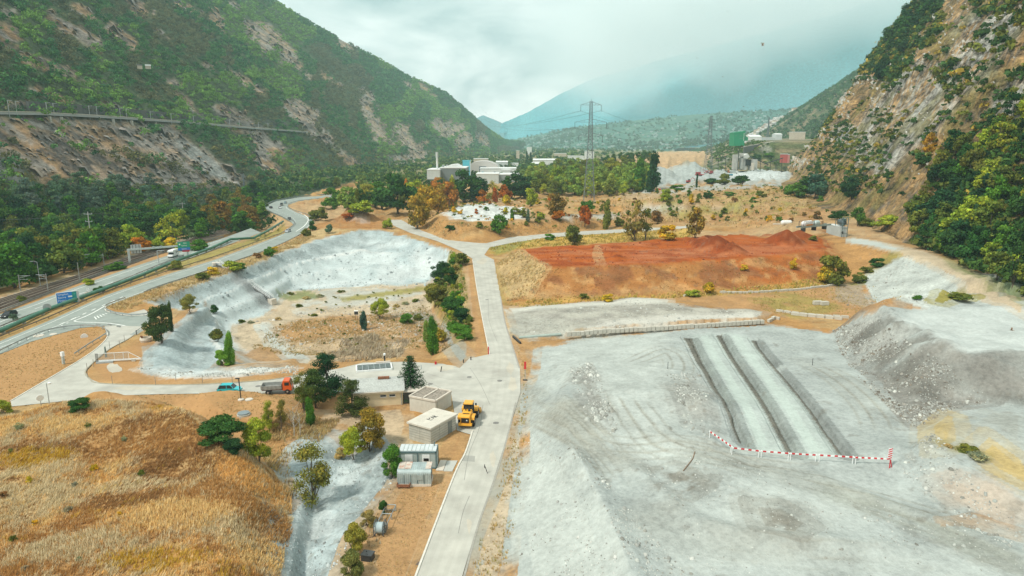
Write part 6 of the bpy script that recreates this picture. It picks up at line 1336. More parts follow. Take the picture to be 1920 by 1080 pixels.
for s in (-1, 1): hp.beam((L_ * .08, s * 1.1, 3.8), (L_ * .42, s * 1.1, 3.4), .16)
hp.build('hoop', M_dark, fb)
tk1 = empty('horizontal_tank', fb.location, yw, label='white and orange banded horizontal tank at the left of the frame', cat='tank'); MB().lathe([(.3, L_ * .11), (1.0, L_ * .13), (1.15, L_ * .16), (1.15, L_ * .38), (1.0, L_ * .40), (.3, L_ * .42)], (0, 0, 2.7), 18, 'x').build('shell', M_white, tk1)
MB().box((L_ * .27, -1.1, 2.2), (L_ * .2, .2, .5)).build('orange_band', mat('orange_band', (.55, .22, .04), .6), tk1)
tk2 = empty('horizontal_tank', fb.location, yw, label='short pale green rounded tank between banded tank and grey cabin', cat='tank'); MB().lathe([(.3, L_ * .48), (.9, L_ * .50), (1.05, L_ * .52), (1.05, L_ * .62), (.9, L_ * .64), (.3, L_ * .66)], (0, 0, 2.6), 18, 'x').build('shell', mat('pale_green_tank', (.42, .52, .50), .5), tk2)
MB().box((L_ * .74, .2, 2.6), (1.6, 1.4, 1.6)).build('pump', mat('faded_orange', (.55, .36, .2), .7), fb)
Fc, Rc = at(1574, 444, [ground]), at(1588, 440, [ground]); Lc = at(1549, 436, [ground]); yc = math.atan2((Fc - Lc).y, (Fc - Lc).x); lc = Vector((Fc.x - Lc.x, Fc.y - Lc.y, 0)).length; hc = 3.6
cb_ = empty('equipment_cabin', Lc, yc, label='grey metal cabin under the dark raised tank on the right hand track', cat='cabin')
MB().box((lc / 2, 1.4, hc / 2 - .2), (lc, 2.8, hc + .4)).build('body', mat('cabin_grey', (.43, .48, .475), .6, 0, .06, .6), cb_); MB().box((lc / 2, 1.4, hc + .12), (lc + .15, 2.95, .16)).build('roof', mat('cabin_roof', (.56, .60, .58), .6), cb_)
MB().box((-.05, 1.3, 1.7), (.12, 2.0, 2.6)).build('louvre', M_dark, cb_)
tw = empty('raised_tank', Fc, yc, label='dark steel tank raised on a tower behind the grey metal cabin', cat='tank')
twr = MB()
for x in (-5.0, .9):
    for y in (.4, 2.6): twr.beam((x, y, -.4), (x, y, 8.2 if x > 0 else 6.4), .2)
for z in (1.5, 3.5, 5.2, 8.0):
    twr.beam((.9, .4, z), (.9, 2.6, z), .14)
    if z > 5: twr.beam((-5.0, .4, min(z, 6.3)), (.9, .4, z), .14); twr.beam((-5.0, 2.6, min(z, 6.3)), (.9, 2.6, z), .14)
twr.build('tower', M_contd, tw)
MB().lathe([(.2, -4.6), (.9, -4.4), (1.25, -3.9), (1.3, -1.2), (1.2, -.4), (.8, .1), (.2, .3)], (0, 1.5, 5.7), 20, 'x').build('shell', mat('dark_tank_steel', (.075, .10, .11), .4, .3), tw, smooth=True)
MB().box((-.6, 1.5, 7.0), (2.0, 1.2, .9)).build('blower', M_contd, tw); MB().lathe([(.5, -.15), (.62, -.1), (.62, .1), (.5, .15)], (1.4, .3, 1.9), 16, 'y').build('hose_wheel', M_dark, tw)
for (px, py, l) in ((1474, 421, 'white cylindrical tank lying on the straw beside the far track'),):
    p = at(px, py, [ground]); o = empty('lying_tank', p, .12, label=l, cat='tank'); MB().lathe([(.2, -2.6), (.9, -2.4), (1.1, -2.0), (1.1, 2.0), (.9, 2.4), (.2, 2.6)], (0, 0, .95), 18, 'x').build('shell', M_white, o); MB().lathe([(.02, 2.58), (.6, 2.6), (.6, 2.75), (.02, 2.75)], (0, 0, .95), 14, 'x').build('hatch', M_dark, o)
    MB().box((-4.6, .3, .3), (3.5, .8, .5)).build('pipe_stack', M_slab, o)
# --- lattice pylons
M_lat = mat('pylon_steel', (.17, .20, .215), .6, .3)
def pylon(base, H, label, spread=.11, arms=((.965, .10), (.80, .155), (.665, .12)), th=.16, drops=True, topw=.022, yaw=0.0):
    o = empty('lattice_pylon', base, yaw, label=label, cat='pylon'); wb = H * spread / 2; tw_ = H * topw / 2
    def half(z):
        k = z / H; return wb + (tw_ * 2.2 - wb) * min(1, k / .5) if k < .5 else tw_ * 2.2 + (tw_ - tw_ * 2.2) * (k - .5) / .5
    mb = MB(); zs = [0]
    while zs[-1] < H * .96: zs.append(zs[-1] + max(1.6, half(zs[-1]) * 1.55))
    zs[-1] = H * .985
    cn = lambda z, i: Vector(((-1, 1, 1, -1)[i] * half(z), (-1, -1, 1, 1)[i] * half(z), z))
    for a, b in zip(zs, zs[1:]):
        for i in range(4):
            j = (i + 1) % 4; mb.beam(cn(a, i), cn(b, i), th * 1.3); mb.beam(cn(a, i), cn(b, j), th * .75); mb.beam(cn(a, j), cn(b, i), th * .75); mb.beam(cn(b, i), cn(b, j), th * .7)
    mb.beam((0, 0, H * .97), (0, 0, H * 1.02), th); mb.build('tower', M_lat, o)
    ends = []
    for f, w in arms:
        z = H * f * .985; a = MB(); k = H * w
        for s in (-1, 1):
            hz_ = half(z); tip = Vector((s * k, 0, z - .0)); up = z + H * .028
            for y in (-hz_, hz_): a.beam((s * hz_, y, z), tip, th); a.beam((s * hz_, y, up), tip, th)
            for q in (.33, .66): m = Vector((s * hz_, 0, z)).lerp(tip, q); a.beam(m, Vector((s * hz_, 0, up)).lerp(tip, q), th * .7)
            ends.append((tip + Vector((0, 0, -H * .055))))
        a.build('crossarm', M_lat, o)
        if drops:
            for s in (-1, 1): MB().tube([(s * k, 0, z), (s * k, 0, z - H * .06)], th * .7, 6).build('insulator', M_dark, o)
    return o, [Matrix.Rotation(yaw, 4, 'Z') @ e + Vector(base) for e in ends]
b1_ = G(1104, 384, 5); b1_.z = drop(b1_.x, b1_.y, [ground]).z; H1 = zat(b1_, 187) - b1_.z
_, e1 = pylon(b1_, H1, 'tall lattice pylon with three pairs of arms rising from the mid valley trees')
b2_ = G(1327, 327, 8); b2_.z = drop(b2_.x, b2_.y, [ground]).z; H2 = zat(b2_, 216) - b2_.z
_, e2 = pylon(b2_, H2, 'slender lattice pylon standing in front of the gravel plant', .14, ((.87, .10), (.75, .14)), .2, False, .03)
b3_ = PD(1439, 262, 1500); b3_.z -= 4; _, e3 = pylon(b3_, zat(b3_, 219) - b3_.z, 'distant pylon before the green spur behind the plant', .12, ((.9, .12), (.75, .16)), .35, False)
for (px, py, ty, Y, l) in ((731, 318, 293, 1150, 'small faint pylon at the foot of left mountainside'), (459, 366, 326, 640, 'slim lattice mast in the forest left of the flyover')):
    b = PD(px, py, Y); b.z = -6; pylon(b, zat(b, ty) - b.z, l, .10, ((.9, .10), (.75, .13)), .2, False)
for i in range(4):
    cable('power_line', 'long wire sagging between the two valley pylons', e1[i], e2[i], 9, .06, 18, (0,), 'power line', 'wires between the valley pylons')
    cable('power_line', 'wire running from the tall pylon towards the valley head', e1[i], Vector((-150 + 12 * i, 2600, 150 + 8 * i)), 25, .09, 18, (0,), 'power line', 'wires from the tall pylon up the valley')
# --- factory left of centre
def bld(name, pxl, pxr, py_b, py_t, Y, dep, label, mw, mr=None, yaw=0.0, cat='factory hall', rid=.0, rooft=.8, bands=(), zb=None):
    """box hall given by photo columns, base and eaves rows, at depth Y"""
    a, b = PD(pxl, py_b, Y), PD(pxr, py_b, Y); w = (b - a).length; h = zat(a, py_t) - a.z
    o = empty(name, a, yaw, label=label, cat=cat); MB().box((w / 2, dep / 2, h / 2 - 4), (w, dep, h + 8)).build('wall', mw, o)
    if rid: MB().prism([(-.4, h), (dep + .4, h), (dep / 2, h + rid)], 'x', -.4, w + .4).build('roof', mr or M_wroof, o)
    else: MB().box((w / 2, dep / 2, h + rooft / 2), (w + .6, dep + .6, rooft)).build('roof', mr or M_wroof, o)
    for (u0, u1, v0, v1, m, nm) in bands:
        MB().box((w * (u0 + u1) / 2, -.06, h * (v0 + v1) / 2), (w * (u1 - u0), .14, h * (v1 - v0))).build(nm, m, o)
    return o, w, h
M_cyan = mat('cyan_cladding', (.10, .50, .60), .6, 0, .05, .2)
o, w, h = bld('factory_hall', 801, 825, 348, 319, 760, 46, 'tall pale front block of factory with a dark band under the white upper storey', M_pale, M_wroof, bands=((0, 1, .28, .42, M_dgrey, 'dark_band'),))
o2, w2, h2 = bld('factory_hall', 825, 874, 346, 315.5, 772, 50, 'long dark grey factory hall joined to the pale block', M_dgrey, M_wroof)
MB().prism([(4, h2 + .8), (w2 - 5, h2 + .8), (w2 - 12, h2 + 4.2), (10, h2 + 3.2)], 'y', 6, 40).build('roof_monitor', M_wroof, o2)
for x in (3, 7): MB().box((x, 12, h2 + 2), (2.2, 3, 3)).build('roof_unit', M_steel, o2)
p = PD(820, 322, 775); ch = empty('chimney', p, 0, label='slim pale steel chimney on the factory roof', cat='chimney'); hh = zat(p, 285) - p.z; MB().tube([(0, 0, -6), (0, 0, hh * .75), (0, 0, hh)], [1.1, 1.1, 1.1], 14).build('stack', M_wroof, ch); MB().tube([(0, 0, hh * .72), (0, 0, hh)], 1.5, 14).build('collar', M_pale, ch)
bld('silo_tower', 868, 882, 340, 302, 830, 10, 'bright cyan square silo tower beside factory', M_cyan, M_cyan, cat='tower', bands=((.1, .7, .42, .47, M_wroof, 'white_lettering_band'), (.95, 1.05, 0, 1, M_wroof, 'pale_edge')))
o, w, h = bld('factory_hall', 893, 935, 348, 327, 780, 40, 'pale low hall with blue doors right of the cyan tower', M_pale, M_wroof)
bld('factory_hall', 935, 974, 346, 328, 790, 40, 'grey low hall end behind dark trees', mat('mid_grey_cladding', (.26, .29, .29), .6), M_wroof)
bld('factory_hall', 900, 968, 330, 316.5, 850, 40, 'long white roofed hall behind the pale low hall', M_wroof, M_wroof, bands=((.05, .1, 0, .6, M_cyan, 'blue_door'), (.38, .43, 0, .6, mat('blue_door', (.03, .08, .16), .6), 'blue_door'), (.5, .8, .25, .5, M_dgrey, 'window_strip')))
bld('factory_block', 940, 957, 330, 320, 840, 20, 'white cube block on the low hall roof', M_wroof, M_wroof)
p = PD(905, 320, 880); o = empty('arched_hall', p, 0, label='pale barrel roofed hall between the cyan tower and white halls', cat='hall'); MB().prism([(-22, -6)] + [(-22 * math.cos(k * math.pi / 12), 12 * math.sin(k * math.pi / 12)) for k in range(13)] + [(22, -6)], 'y', 0, 50).build('vault', mat('vault_sheet', (.47, .45, .42), .6), o); MB().box((0, -.1, 2), (9, .3, 7)).build('door', M_dgrey, o)
for i, (a, b, yb_, yt, Y, m, l) in enumerate(((888, 915, 308, 298, 1250, M_tan, 'cluster of tan terraced blocks behind the factory'), (930, 952, 314, 304, 1150, M_pale, 'small pale hall among trees beyond the factory'), (958, 972, 312, 307, 1180, M_wroof, 'low white shed right of the small pale hall'), (998, 1016, 315, 307, 1000, M_dgrey, 'dark gabled shed before the long white roof'), (1000, 1045, 310, 300, 1100, M_wroof, 'long white roofed warehouse beside the twin cypresses'), (1040, 1062, 296, 288, 1600, M_tan, 'long tan block in the valley beyond the warehouse'), (1066, 1095, 301, 293, 1400, M_wroof, 'pale warehouse left of the tall pylon'), (1098, 1114, 293, 285, 1500, M_wroof, 'white hall directly behind the tall pylon'), (968, 974, 296, 283, 1700, M_tan, 'narrow tan tower block in the valley centre'), (988, 997, 285, 276, 2300, M_wroof, 'white slab block in the valley haze'))):
    bld('hall' if 'tower' not in l else 'tower_block', a, b, yb_, yt, Y, 25, l, m, M_wroof, rid=2.0 if i in (1, 3, 4) else 0, cat='building')
# --- green building and halls on the terrace
M_gr = mat('green_cladding', (.0, .24, .105), .6, 0, .05, .2)
o, w, h = bld('green_building', 1376, 1396, 264, 249.5, 1120, 24, 'vivid green clad industrial building on the terrace', M_gr, M_gr, cat='building', bands=((.1, .25, .62, .67, M_dgrey, 'vent'), (.5, .75, .6, .65, M_dgrey, 'vent'), (.5, .95, .28, .32, M_dgrey, 'vent')))
MB().prism([(0, h + .8), (w + .6, h + .8), (w + .6, h + 3.5)], 'y', -.3, 24).build('roof_wedge', M_gr, o); MB().box((w - 1.5, -.1, h / 2), (.5, .3, h)).build('downpipe', M_wroof, o); MB().prism([(w, 0), (w + 6, 0), (w + 6, 5), (w, 9)], 'y', 2, 20).build('annex', M_gr, o)
bld('white_hall', 1406, 1428, 262, 256.5, 1180, 30, 'white gabled hall right of the green building', M_wroof, M_wroof, rid=3.5, cat='hall'); bld('white_hall', 1429, 1453, 261, 258.5, 1200, 20, 'low pale gallery linking terrace buildings', M_pale, M_wroof, cat='hall'); bld('white_hall', 1454, 1466, 262, 252, 1210, 18, 'small pale house shaped block on the terrace', M_pale, M_wroof, rid=2, cat='building'); bld('white_hall', 1488, 1510, 253, 248, 1230, 20, 'pale block at the right end of the terrace near the cliff', M_tan, M_wroof, cat='building')
w0, w1 = PD(1394, 279, 985), PD(1452, 268, 1050); d = w1 - w0; o = empty('retaining_wall', w0, 0, label='dark retaining wall below the green building terrace', cat='wall'); MB().beam(Vector((0, 0, -2)), d + Vector((0, 0, -2)), 1.0, 9).build('wall', mat('wall_dark_concrete', (.15, .155, .14), .9), o); MB().beam(Vector((0, 0, 2.8)), d + Vector((0, 0, 2.8)), 1.4, .5).build('coping', M_slab, o)
# --- gravel plant
cp = PD(1398, 318, 900); cz = drop(cp.x, cp.y).z
gp_ = empty('gravel_plant', (cp.x, cp.y, cz), 0, label='grey gravel screening plant with silo tower and hopper shed', cat='plant'); k = 900 / 1252
def up(px, py): p = PD(px, py, 900); return p.x - cp.x, p.z - cz
def pbox(name, x0, x1, y0, y1, dy, dep, m):
    a, zt1 = up(x0, y0); b, zb1 = up(x1, y1); MB().box(((a + b) / 2, dy + dep / 2, (zt1 + max(zb1, 0) ) / 2 - 1), (b - a, dep, zt1 - zb1 + 2)).build(name, m, gp_)
M_plant = mat('dusty_sheet', (.40, .40, .365), .8, 0, .15, .3)
pbox('silo', 1377, 1384, 290, 315, 0, 8, M_plant); pbox('tower', 1390, 1393.5, 287, 314, 2, 5, M_plant); pbox('shed', 1394, 1402, 292, 316, 4, 12, M_plant); pbox('opening', 1400, 1410, 299, 308, 3, 2, M_black); pbox('hopper', 1409, 1421, 299, 316, 3, 9, M_plant); pbox('leg_wall', 1409, 1413, 305, 316, -2, 3, M_slab)
a, z0 = up(1385, 282); MB().tube([(a, -1, -2), (a, -1, z0)], .45, 8).build('mast', M_dark, gp_)
x0, z0 = up(1389, 296); x1, z1_ = up(1403, 288); MB().prism([(x0, z0), (x1, z1_), (x1 + 3, z1_ - 4), (x1, z0 - 1)], 'y', 2, 14).build('roof', mat('pale_roof_sheet', (.52, .53, .49), .7), gp_)
def conveyor(a, b, label, w=1.6):
    A, B = PD(a[0], a[1], 905), PD(b[0], b[1], 905); o = empty('conveyor', A, 0, label=label, cat='conveyor'); d = B - A; MB().beam(Vector(), d, w, 1.0).build('belt_frame', M_dark, o)
    for f in (.25, .6, .95):
        q = d * f; g_ = drop(A.x + q.x, A.y + q.y).z - A.z
        if g_ < q.z: MB().beam(q, Vector((q.x + .5, q.y, g_)), .5).build('support', M_dark, o)
conveyor((1405, 293), (1440, 309), 'dark conveyor descending right from the gravel plant'); conveyor((1437, 306), (1468, 296), 'dark conveyor rising towards the red hut'); conveyor((1342, 298), (1362, 293), 'pale conveyor left of the gravel plant silo')
def machine(name, px, py, Y, label, cat, cols, yaw=0.0, s=1.0, kind='excavator'):
    p = PD(px, py, Y); p.z = drop(p.x, p.y).z; o = empty(name, p, yaw, label=label, cat=cat); a, b = cols
    if kind == 'excavator':
        for q in (-1, 1): MB().box((0, q * 1.1 * s, .45 * s), (3.8 * s, .6 * s, .9 * s), top=.85).build('track', M_dark, o)
        MB().box((-.3 * s, 0, 1.7 * s), (3.2 * s, 2.4 * s, 1.3 * s)).build('body', a, o); MB().box((.8 * s, .6 * s, 2.5 * s), (1.4 * s, 1.1 * s, 1.7 * s)).build('cab', M_glass, o)
        MB().tube([(1.2 * s, -.3 * s, 1.9 * s), (3.6 * s, -.3 * s, 4.8 * s), (6.2 * s, -.3 * s, 3.4 * s)], .28 * s, 6).build('boom', a, o); MB().beam((6.2 * s, -.3 * s, 3.5 * s), (6.0 * s, -.3 * s, .9 * s), .35 * s).build('stick', a, o); MB().box((5.8 * s, -.3 * s, .6 * s), (.9 * s, 1.2 * s, .9 * s), top=.6).build('bucket', M_dark, o)
    elif kind == 'truck':
        MB().box((2.6 * s, 0, 1.7 * s), (2.0 * s, 2.4 * s, 2.4 * s)).build('cab', a, o); MB().box((-1.0 * s, 0, 1.9 * s), (5.0 * s, 2.4 * s, 1.8 * s)).build('tipper_body', b, o); MB().box((3.62 * s, 0, 2.2 * s), (.06, 2.0 * s, .9 * s)).build('windscreen', M_glass, o)
        for x in (2.4, -.6, -2.2):
            for q in (-1, 1): wheel(o, (x * s, q * 1.0 * s, .55 * s), .55 * s, .4 * s, .5, 12)
    elif kind == 'screen':
        MB().box((0, 0, 1.2 * s), (8 * s, 2.4 * s, .8 * s)).build('chassis', a, o); MB().box((-1.5 * s, 0, 2.6 * s), (3.4 * s, 2.6 * s, 1.8 * s), top=1.25).build('hopper', a, o); MB().beam((1 * s, 0, 1.6 * s), (8 * s, 0, 5 * s), 1.2 * s, .4 * s).build('conveyor_arm', a, o)
        for q in (-1, 1): MB().box((0, q * 1.2 * s, .4 * s), (4 * s, .5 * s, .8 * s)).build('track', M_dark, o)
        MB().box((2.5 * s, 0, 2.2 * s), (2.2 * s, 2 * s, 1.3 * s)).build('engine_box', b, o)
M_redm = mat('machine_red', (.36, .03, .04), .6)
machine('screening_machine', 1312, 328, 820, 'red and white mobile screening machine below slender pylon', 'machine', (M_redm, M_wroof), 0, 1.3, 'screen'); machine('screening_machine', 1331, 326, 830, 'dull red crusher right of the slender pylon foot', 'machine', (M_redm, M_dgrey), 2.8, 1.1, 'screen')
machine('excavator', 1291, 342, 690, 'dark red excavator beside gravel heap', 'excavator', (M_redm, M_redm), .3, 1.1); machine('excavator', 1366, 324, 860, 'small orange excavator left of the white truck', 'excavator', (mat('machine_orange', (.55, .17, .04), .5),) * 2, 1.4, 1.0)
machine('truck', 1376, 323, 860, 'white truck parked in front of the gravel plant', 'truck', (M_wroof, M_pale), 0.1, 1.3, 'truck'); machine('truck', 1369, 336, 760, 'blue tarpaulin covered trailer on the gravel flat', 'trailer', (mat('tarpaulin_blue', (.03, .22, .34), .6),) * 2, .2, .7, 'truck'); machine('truck', 1234, 357, 560, 'orange red small machine at foot of the poplars', 'machine', (mat('machine_vermilion', (.55, .10, .03), .5),) * 2, .2, .6, 'truck')
bld('red_hut', 1467, 1477, 294, 289.5, 930, 8, 'small red hut on the gravel terrace before cliff', mat('hut_red', (.42, .08, .07), .7), M_pale, cat='hut'); bld('red_hut', 1477.3, 1481, 294, 290.5, 930, 6, 'pink annexe beside the small red hut', mat('hut_pink', (.5, .2, .18), .7), M_pale, cat='hut')
p = PD(1497, 268, 960); o = empty('blue_container', (p.x, p.y, drop(p.x, p.y).z), .3, label='dark blue container on the slag bench under the cliff', cat='container'); MB().box((0, 0, 2), (9, 4, 5)).build('body', mat('container_blue', (.01, .035, .10), .6), o); MB().box((0, 0, 4.6), (9.2, 4.2, .3)).build('roof', M_dgrey, o)
# --- mountainside railway ledge with masts, and two huts
LP = [at(px, py, [LM.obj]) for px, py in ((-40, 212), (60, 213.5), (140, 217), (220, 221.5), (300, 227), (380, 233), (460, 240), (520, 244), (572, 248))]
ld_ = empty('mountain_railway', LP[0], 0, label='long pale railway ledge with piers running across the left mountainside', cat='railway'); mb = MB(); nv = Vector((1, -.3, 0)).normalized() * 2.5
for a, b in zip(LP, LP[1:]): mb.beam(a - LP[0] + nv, b - LP[0] + nv, 5.0, 1.5)
mb.build('ledge', mat('ledge_concrete', (.36, .38, .37), .9), ld_); mb = MB()
for a, b in zip(LP, LP[1:]): mb.beam(a - LP[0] + nv * 1.9 + Vector((0, 0, 1.2)), b - LP[0] + nv * 1.9 + Vector((0, 0, 1.2)), .25, .5)
mb.build('parapet', M_slab, ld_)
for px, py in ((85, 217), (107, 218), (205, 222), (240, 225), (285, 228)):
    q = at(px, py, [LM.obj]) + nv * 1.6; g_ = drop(q.x, q.y, [LM.obj]).z; MB().box(q - LP[0] + Vector((0, 0, -5)), (1.6, 1.6, 9)).build('pier', M_conc, ld_)
mb = MB(); q0 = LP[0]
for a, b in zip(LP[1:5], LP[2:6]):
    mb.beam(a - q0 - nv * 1.2 + Vector((0, 0, 5)), b - q0 - nv * 1.2 + Vector((0, 0, 5)), 2, 8)
mb.build('rock_gallery_wall', mat('dark_rock_wall', (.10, .105, .10), .95, 0, .3, .2), ld_)
for px, py in ((12, 212), (27, 213), (84, 214), (97, 215), (164, 218), (178, 219), (222, 222), (234, 222.5), (279, 226), (318, 229), (360, 232), (396, 235), (428, 237), (446, 238), (482, 241), (500, 242), (565, 247), (613, 252)):
    q = at(px, py, [LM.obj]) + nv; o = empty('catenary_mast', q, 0, label='pale catenary mast on the mountainside railway ledge', cat='mast', group='masts on the mountain railway'); MB().tube([(0, 0, -3), (0, 0, 8.5)], .28, 6).build('pole', M_steel, o); MB().tube([(0, 0, 8), (3, 0, 8.2)], .16, 4).build('arm', M_steel, o)
for px, py, l, s in ((252, 129, 'left, dark roofed hut of the pair on the wooded mountainside', 1.0), (268, 129, 'right, pale roofed hut of the pair on the wooded mountainside', 1.15)):
    q = at(px, py, [LM.obj]) + Vector((9, -6, 0)); q.z += 1; o = empty('mountain_hut', q, .4, label=l, cat='hut'); o.scale = (.5, .5, .4); MB().box((0, 0, 0), (9 * s, 6, 9)).build('wall', M_tan, o); MB().prism([(-3.6, 4.4), (3.6, 4.4), (0, 7)], 'x', -5 * s, 5 * s).build('roof', M_dark if s == 1 else M_pale, o)
# --- far town: the largest houses one by one, the rest as one mass
tp_ = []; rt = np.random.default_rng(5)
def hs(px, py):
    p = at(px, py, [TS.obj, ground, SP_.obj]); return p
spots = []
for _ in range(5200):
    c = rt.integers(0, 5)
    px, py = [(rt.normal(1290, 120), 262 - abs(rt.normal(0, 22))), (rt.normal(1420, 60), 250 - abs(rt.normal(0, 22))), (rt.normal(1200, 130), rt.normal(276, 5)), (rt.normal(1010, 40), rt.normal(262, 8)), (rt.uniform(960, 1440), rt.uniform(250, 284))][c]
    if 945 < px < 1530 and 196 < py < 286:
        p = hs(px, py)
        if p.y > 2300: spots.append(p)
M_house = [mat('house_white', (.36, .41, .40), .8), mat('house_cream', (.62, .55, .44), .8), mat('house_grey', (.45, .45, .43), .8)]; M_roofs = [mat('roof_pale', (.50, .48, .45), .8), mat('roof_brown', (.25, .19, .15), .8)]
def house_mb(w, d, h): return MB().box((0, 0, h / 2 - 2), (w, d, h + 4)), MB().prism([(-d / 2 - .4, h), (d / 2 + .4, h), (0, h + d * .28)], 'x', -w / 2 - .4, w / 2 + .4)
protos = []
for i in range(3):
    o = empty('town_house', (0, 0, 0), 0, label='small pale house of the hazy far town', cat='house', group='houses of the far town'); a, b = house_mb((11, 16, 10)[i], (9, 10, 9)[i], (6, 8, 11)[i]); a.build('wall', M_house[i], o); b.build('roof', M_roofs[i % 2], o); protos.append(o)
spots.sort(key=lambda p: p.y)
for i, p in enumerate(spots[:120]):
    o = protos[i] if i < 3 else copy_tree(protos[i % 3]); o.location = p; o.rotation_euler = (0, 0, rt.uniform(0, 3.1)); f = rt.uniform(.8, 1.3); o.scale = (f, f, f)
mb = MB()
for p in rt.permutation(np.array([tuple(q) for q in spots[120:]]))[:380]:
    p = Vector(p); f = rt.uniform(.6, 1.25); yw = rt.uniform(0, 3.1); mb.box((p.x, p.y, p.z + 2), (13 * f, 10 * f, 10 * f), yw)
tag(mb.build('far_town', M_house[0]), 'mass of tiny pale houses spread over the hazy slope at valley head', 'town', None, 'stuff')
# --- birds
def bird(px, py, dist, span, yaw, label, flap=.35):
    d = ray(px, py).normalized(); p = Vector((0, 0, CH)) + d * dist; o = empty('bird', p, yaw, label=label, cat='bird'); s = span / 2
    MB().lathe([(.005, -.26 * span), (.05 * span, -.18 * span), (.075 * span, 0), (.05 * span, .14 * span), (.045 * span, .2 * span), (.01, .27 * span)], (0, 0, 0), 10, 'y').build('body', M_brown, o, smooth=True)
    for q in (-1, 1): MB().add([(0, .09 * span, 0), (q * s * .5, .12 * span, s * flap), (q * s, -.02 * span, s * flap * .7), (q * s * .5, -.06 * span, s * flap * .9), (0, -.09 * span, 0)] + [(0, .09 * span, -.02), (q * s * .5, .12 * span, s * flap - .02), (q * s, -.02 * span, s * flap * .7 - .01), (q * s * .5, -.06 * span, s * flap * .9 - .02), (0, -.09 * span, -.02)], [(0, 1, 3, 4), (1, 2, 3), (9, 8, 6, 5), (8, 7, 6), (0, 5, 6, 1), (1, 6, 7, 2), (2, 7, 8, 3), (3, 8, 9, 4)]).build('wing', M_brown, o)
    MB().add([(-.04 * span, -.2 * span, 0), (.04 * span, -.2 * span, 0), (.09 * span, -.36 * span, 0), (-.09 * span, -.36 * span, 0), (0, -.28 * span, .03)], [(0, 1, 4), (1, 2, 4), (2, 3, 4), (3, 0, 4), (3, 2, 1, 0)]).build('tail', M_brown, o)
bird(1430, 85, 95, .75, .6, 'brown bird in flight, largest of those against the clouds', .9); bird(1307, 109, 150, .6, 1.2, 'tiny dark bird beneath the bright cloud left of the largest bird'); bird(1364, 22, 160, .6, .2, 'tiny dark bird highest in the sky'); bird(1355, 144, 150, .5, .4, 'tiny dark bird lower before the blue mountain'); bird(1394, 200, 150, .55, .9, 'tiny dark bird above the green building')
bird(1897, 619, 80, .6, .8, 'dark bird gliding low over the grey plateau', .8)
# ================================================================== VEGETATION
M_leaf = leaf_mat('foliage', True, .28); M_stuffleaf = leaf_mat('forest_foliage', False, .2)
M_bark = mat('bark', (.12, .095, .07), .95, 0, .3, 3); M_barkp = mat('pale_bark', (.40, .37, .31), .95, 0, .3, 3)
vr = np.random.default_rng(11)
def unit(n, r=vr):
    v = r.normal(size=(n, 3)); return v / (np.linalg.norm(v, axis=1, keepdims=True) + 1e-9)
def quads(P, Nn, s, asp, col, r=vr):
    """leaf-clump quads at P facing Nn; s per-leaf half size"""
    n = len(P); t = np.cross(Nn, unit(n, r)); t /= np.linalg.norm(t, axis=1, keepdims=True) + 1e-9; b = np.cross(Nn, t)
    s = np.broadcast_to(s, (n,))[:, None]; t = t * s; b = b * s * asp
    V = np.stack([P - t - b * .6, P + t * .8 - b, P + t + b * .7, P - t * .7 + b], 1).reshape(-1, 3)
    return V, np.arange(4 * n).reshape(-1, 4), np.repeat(col, 4, 0)
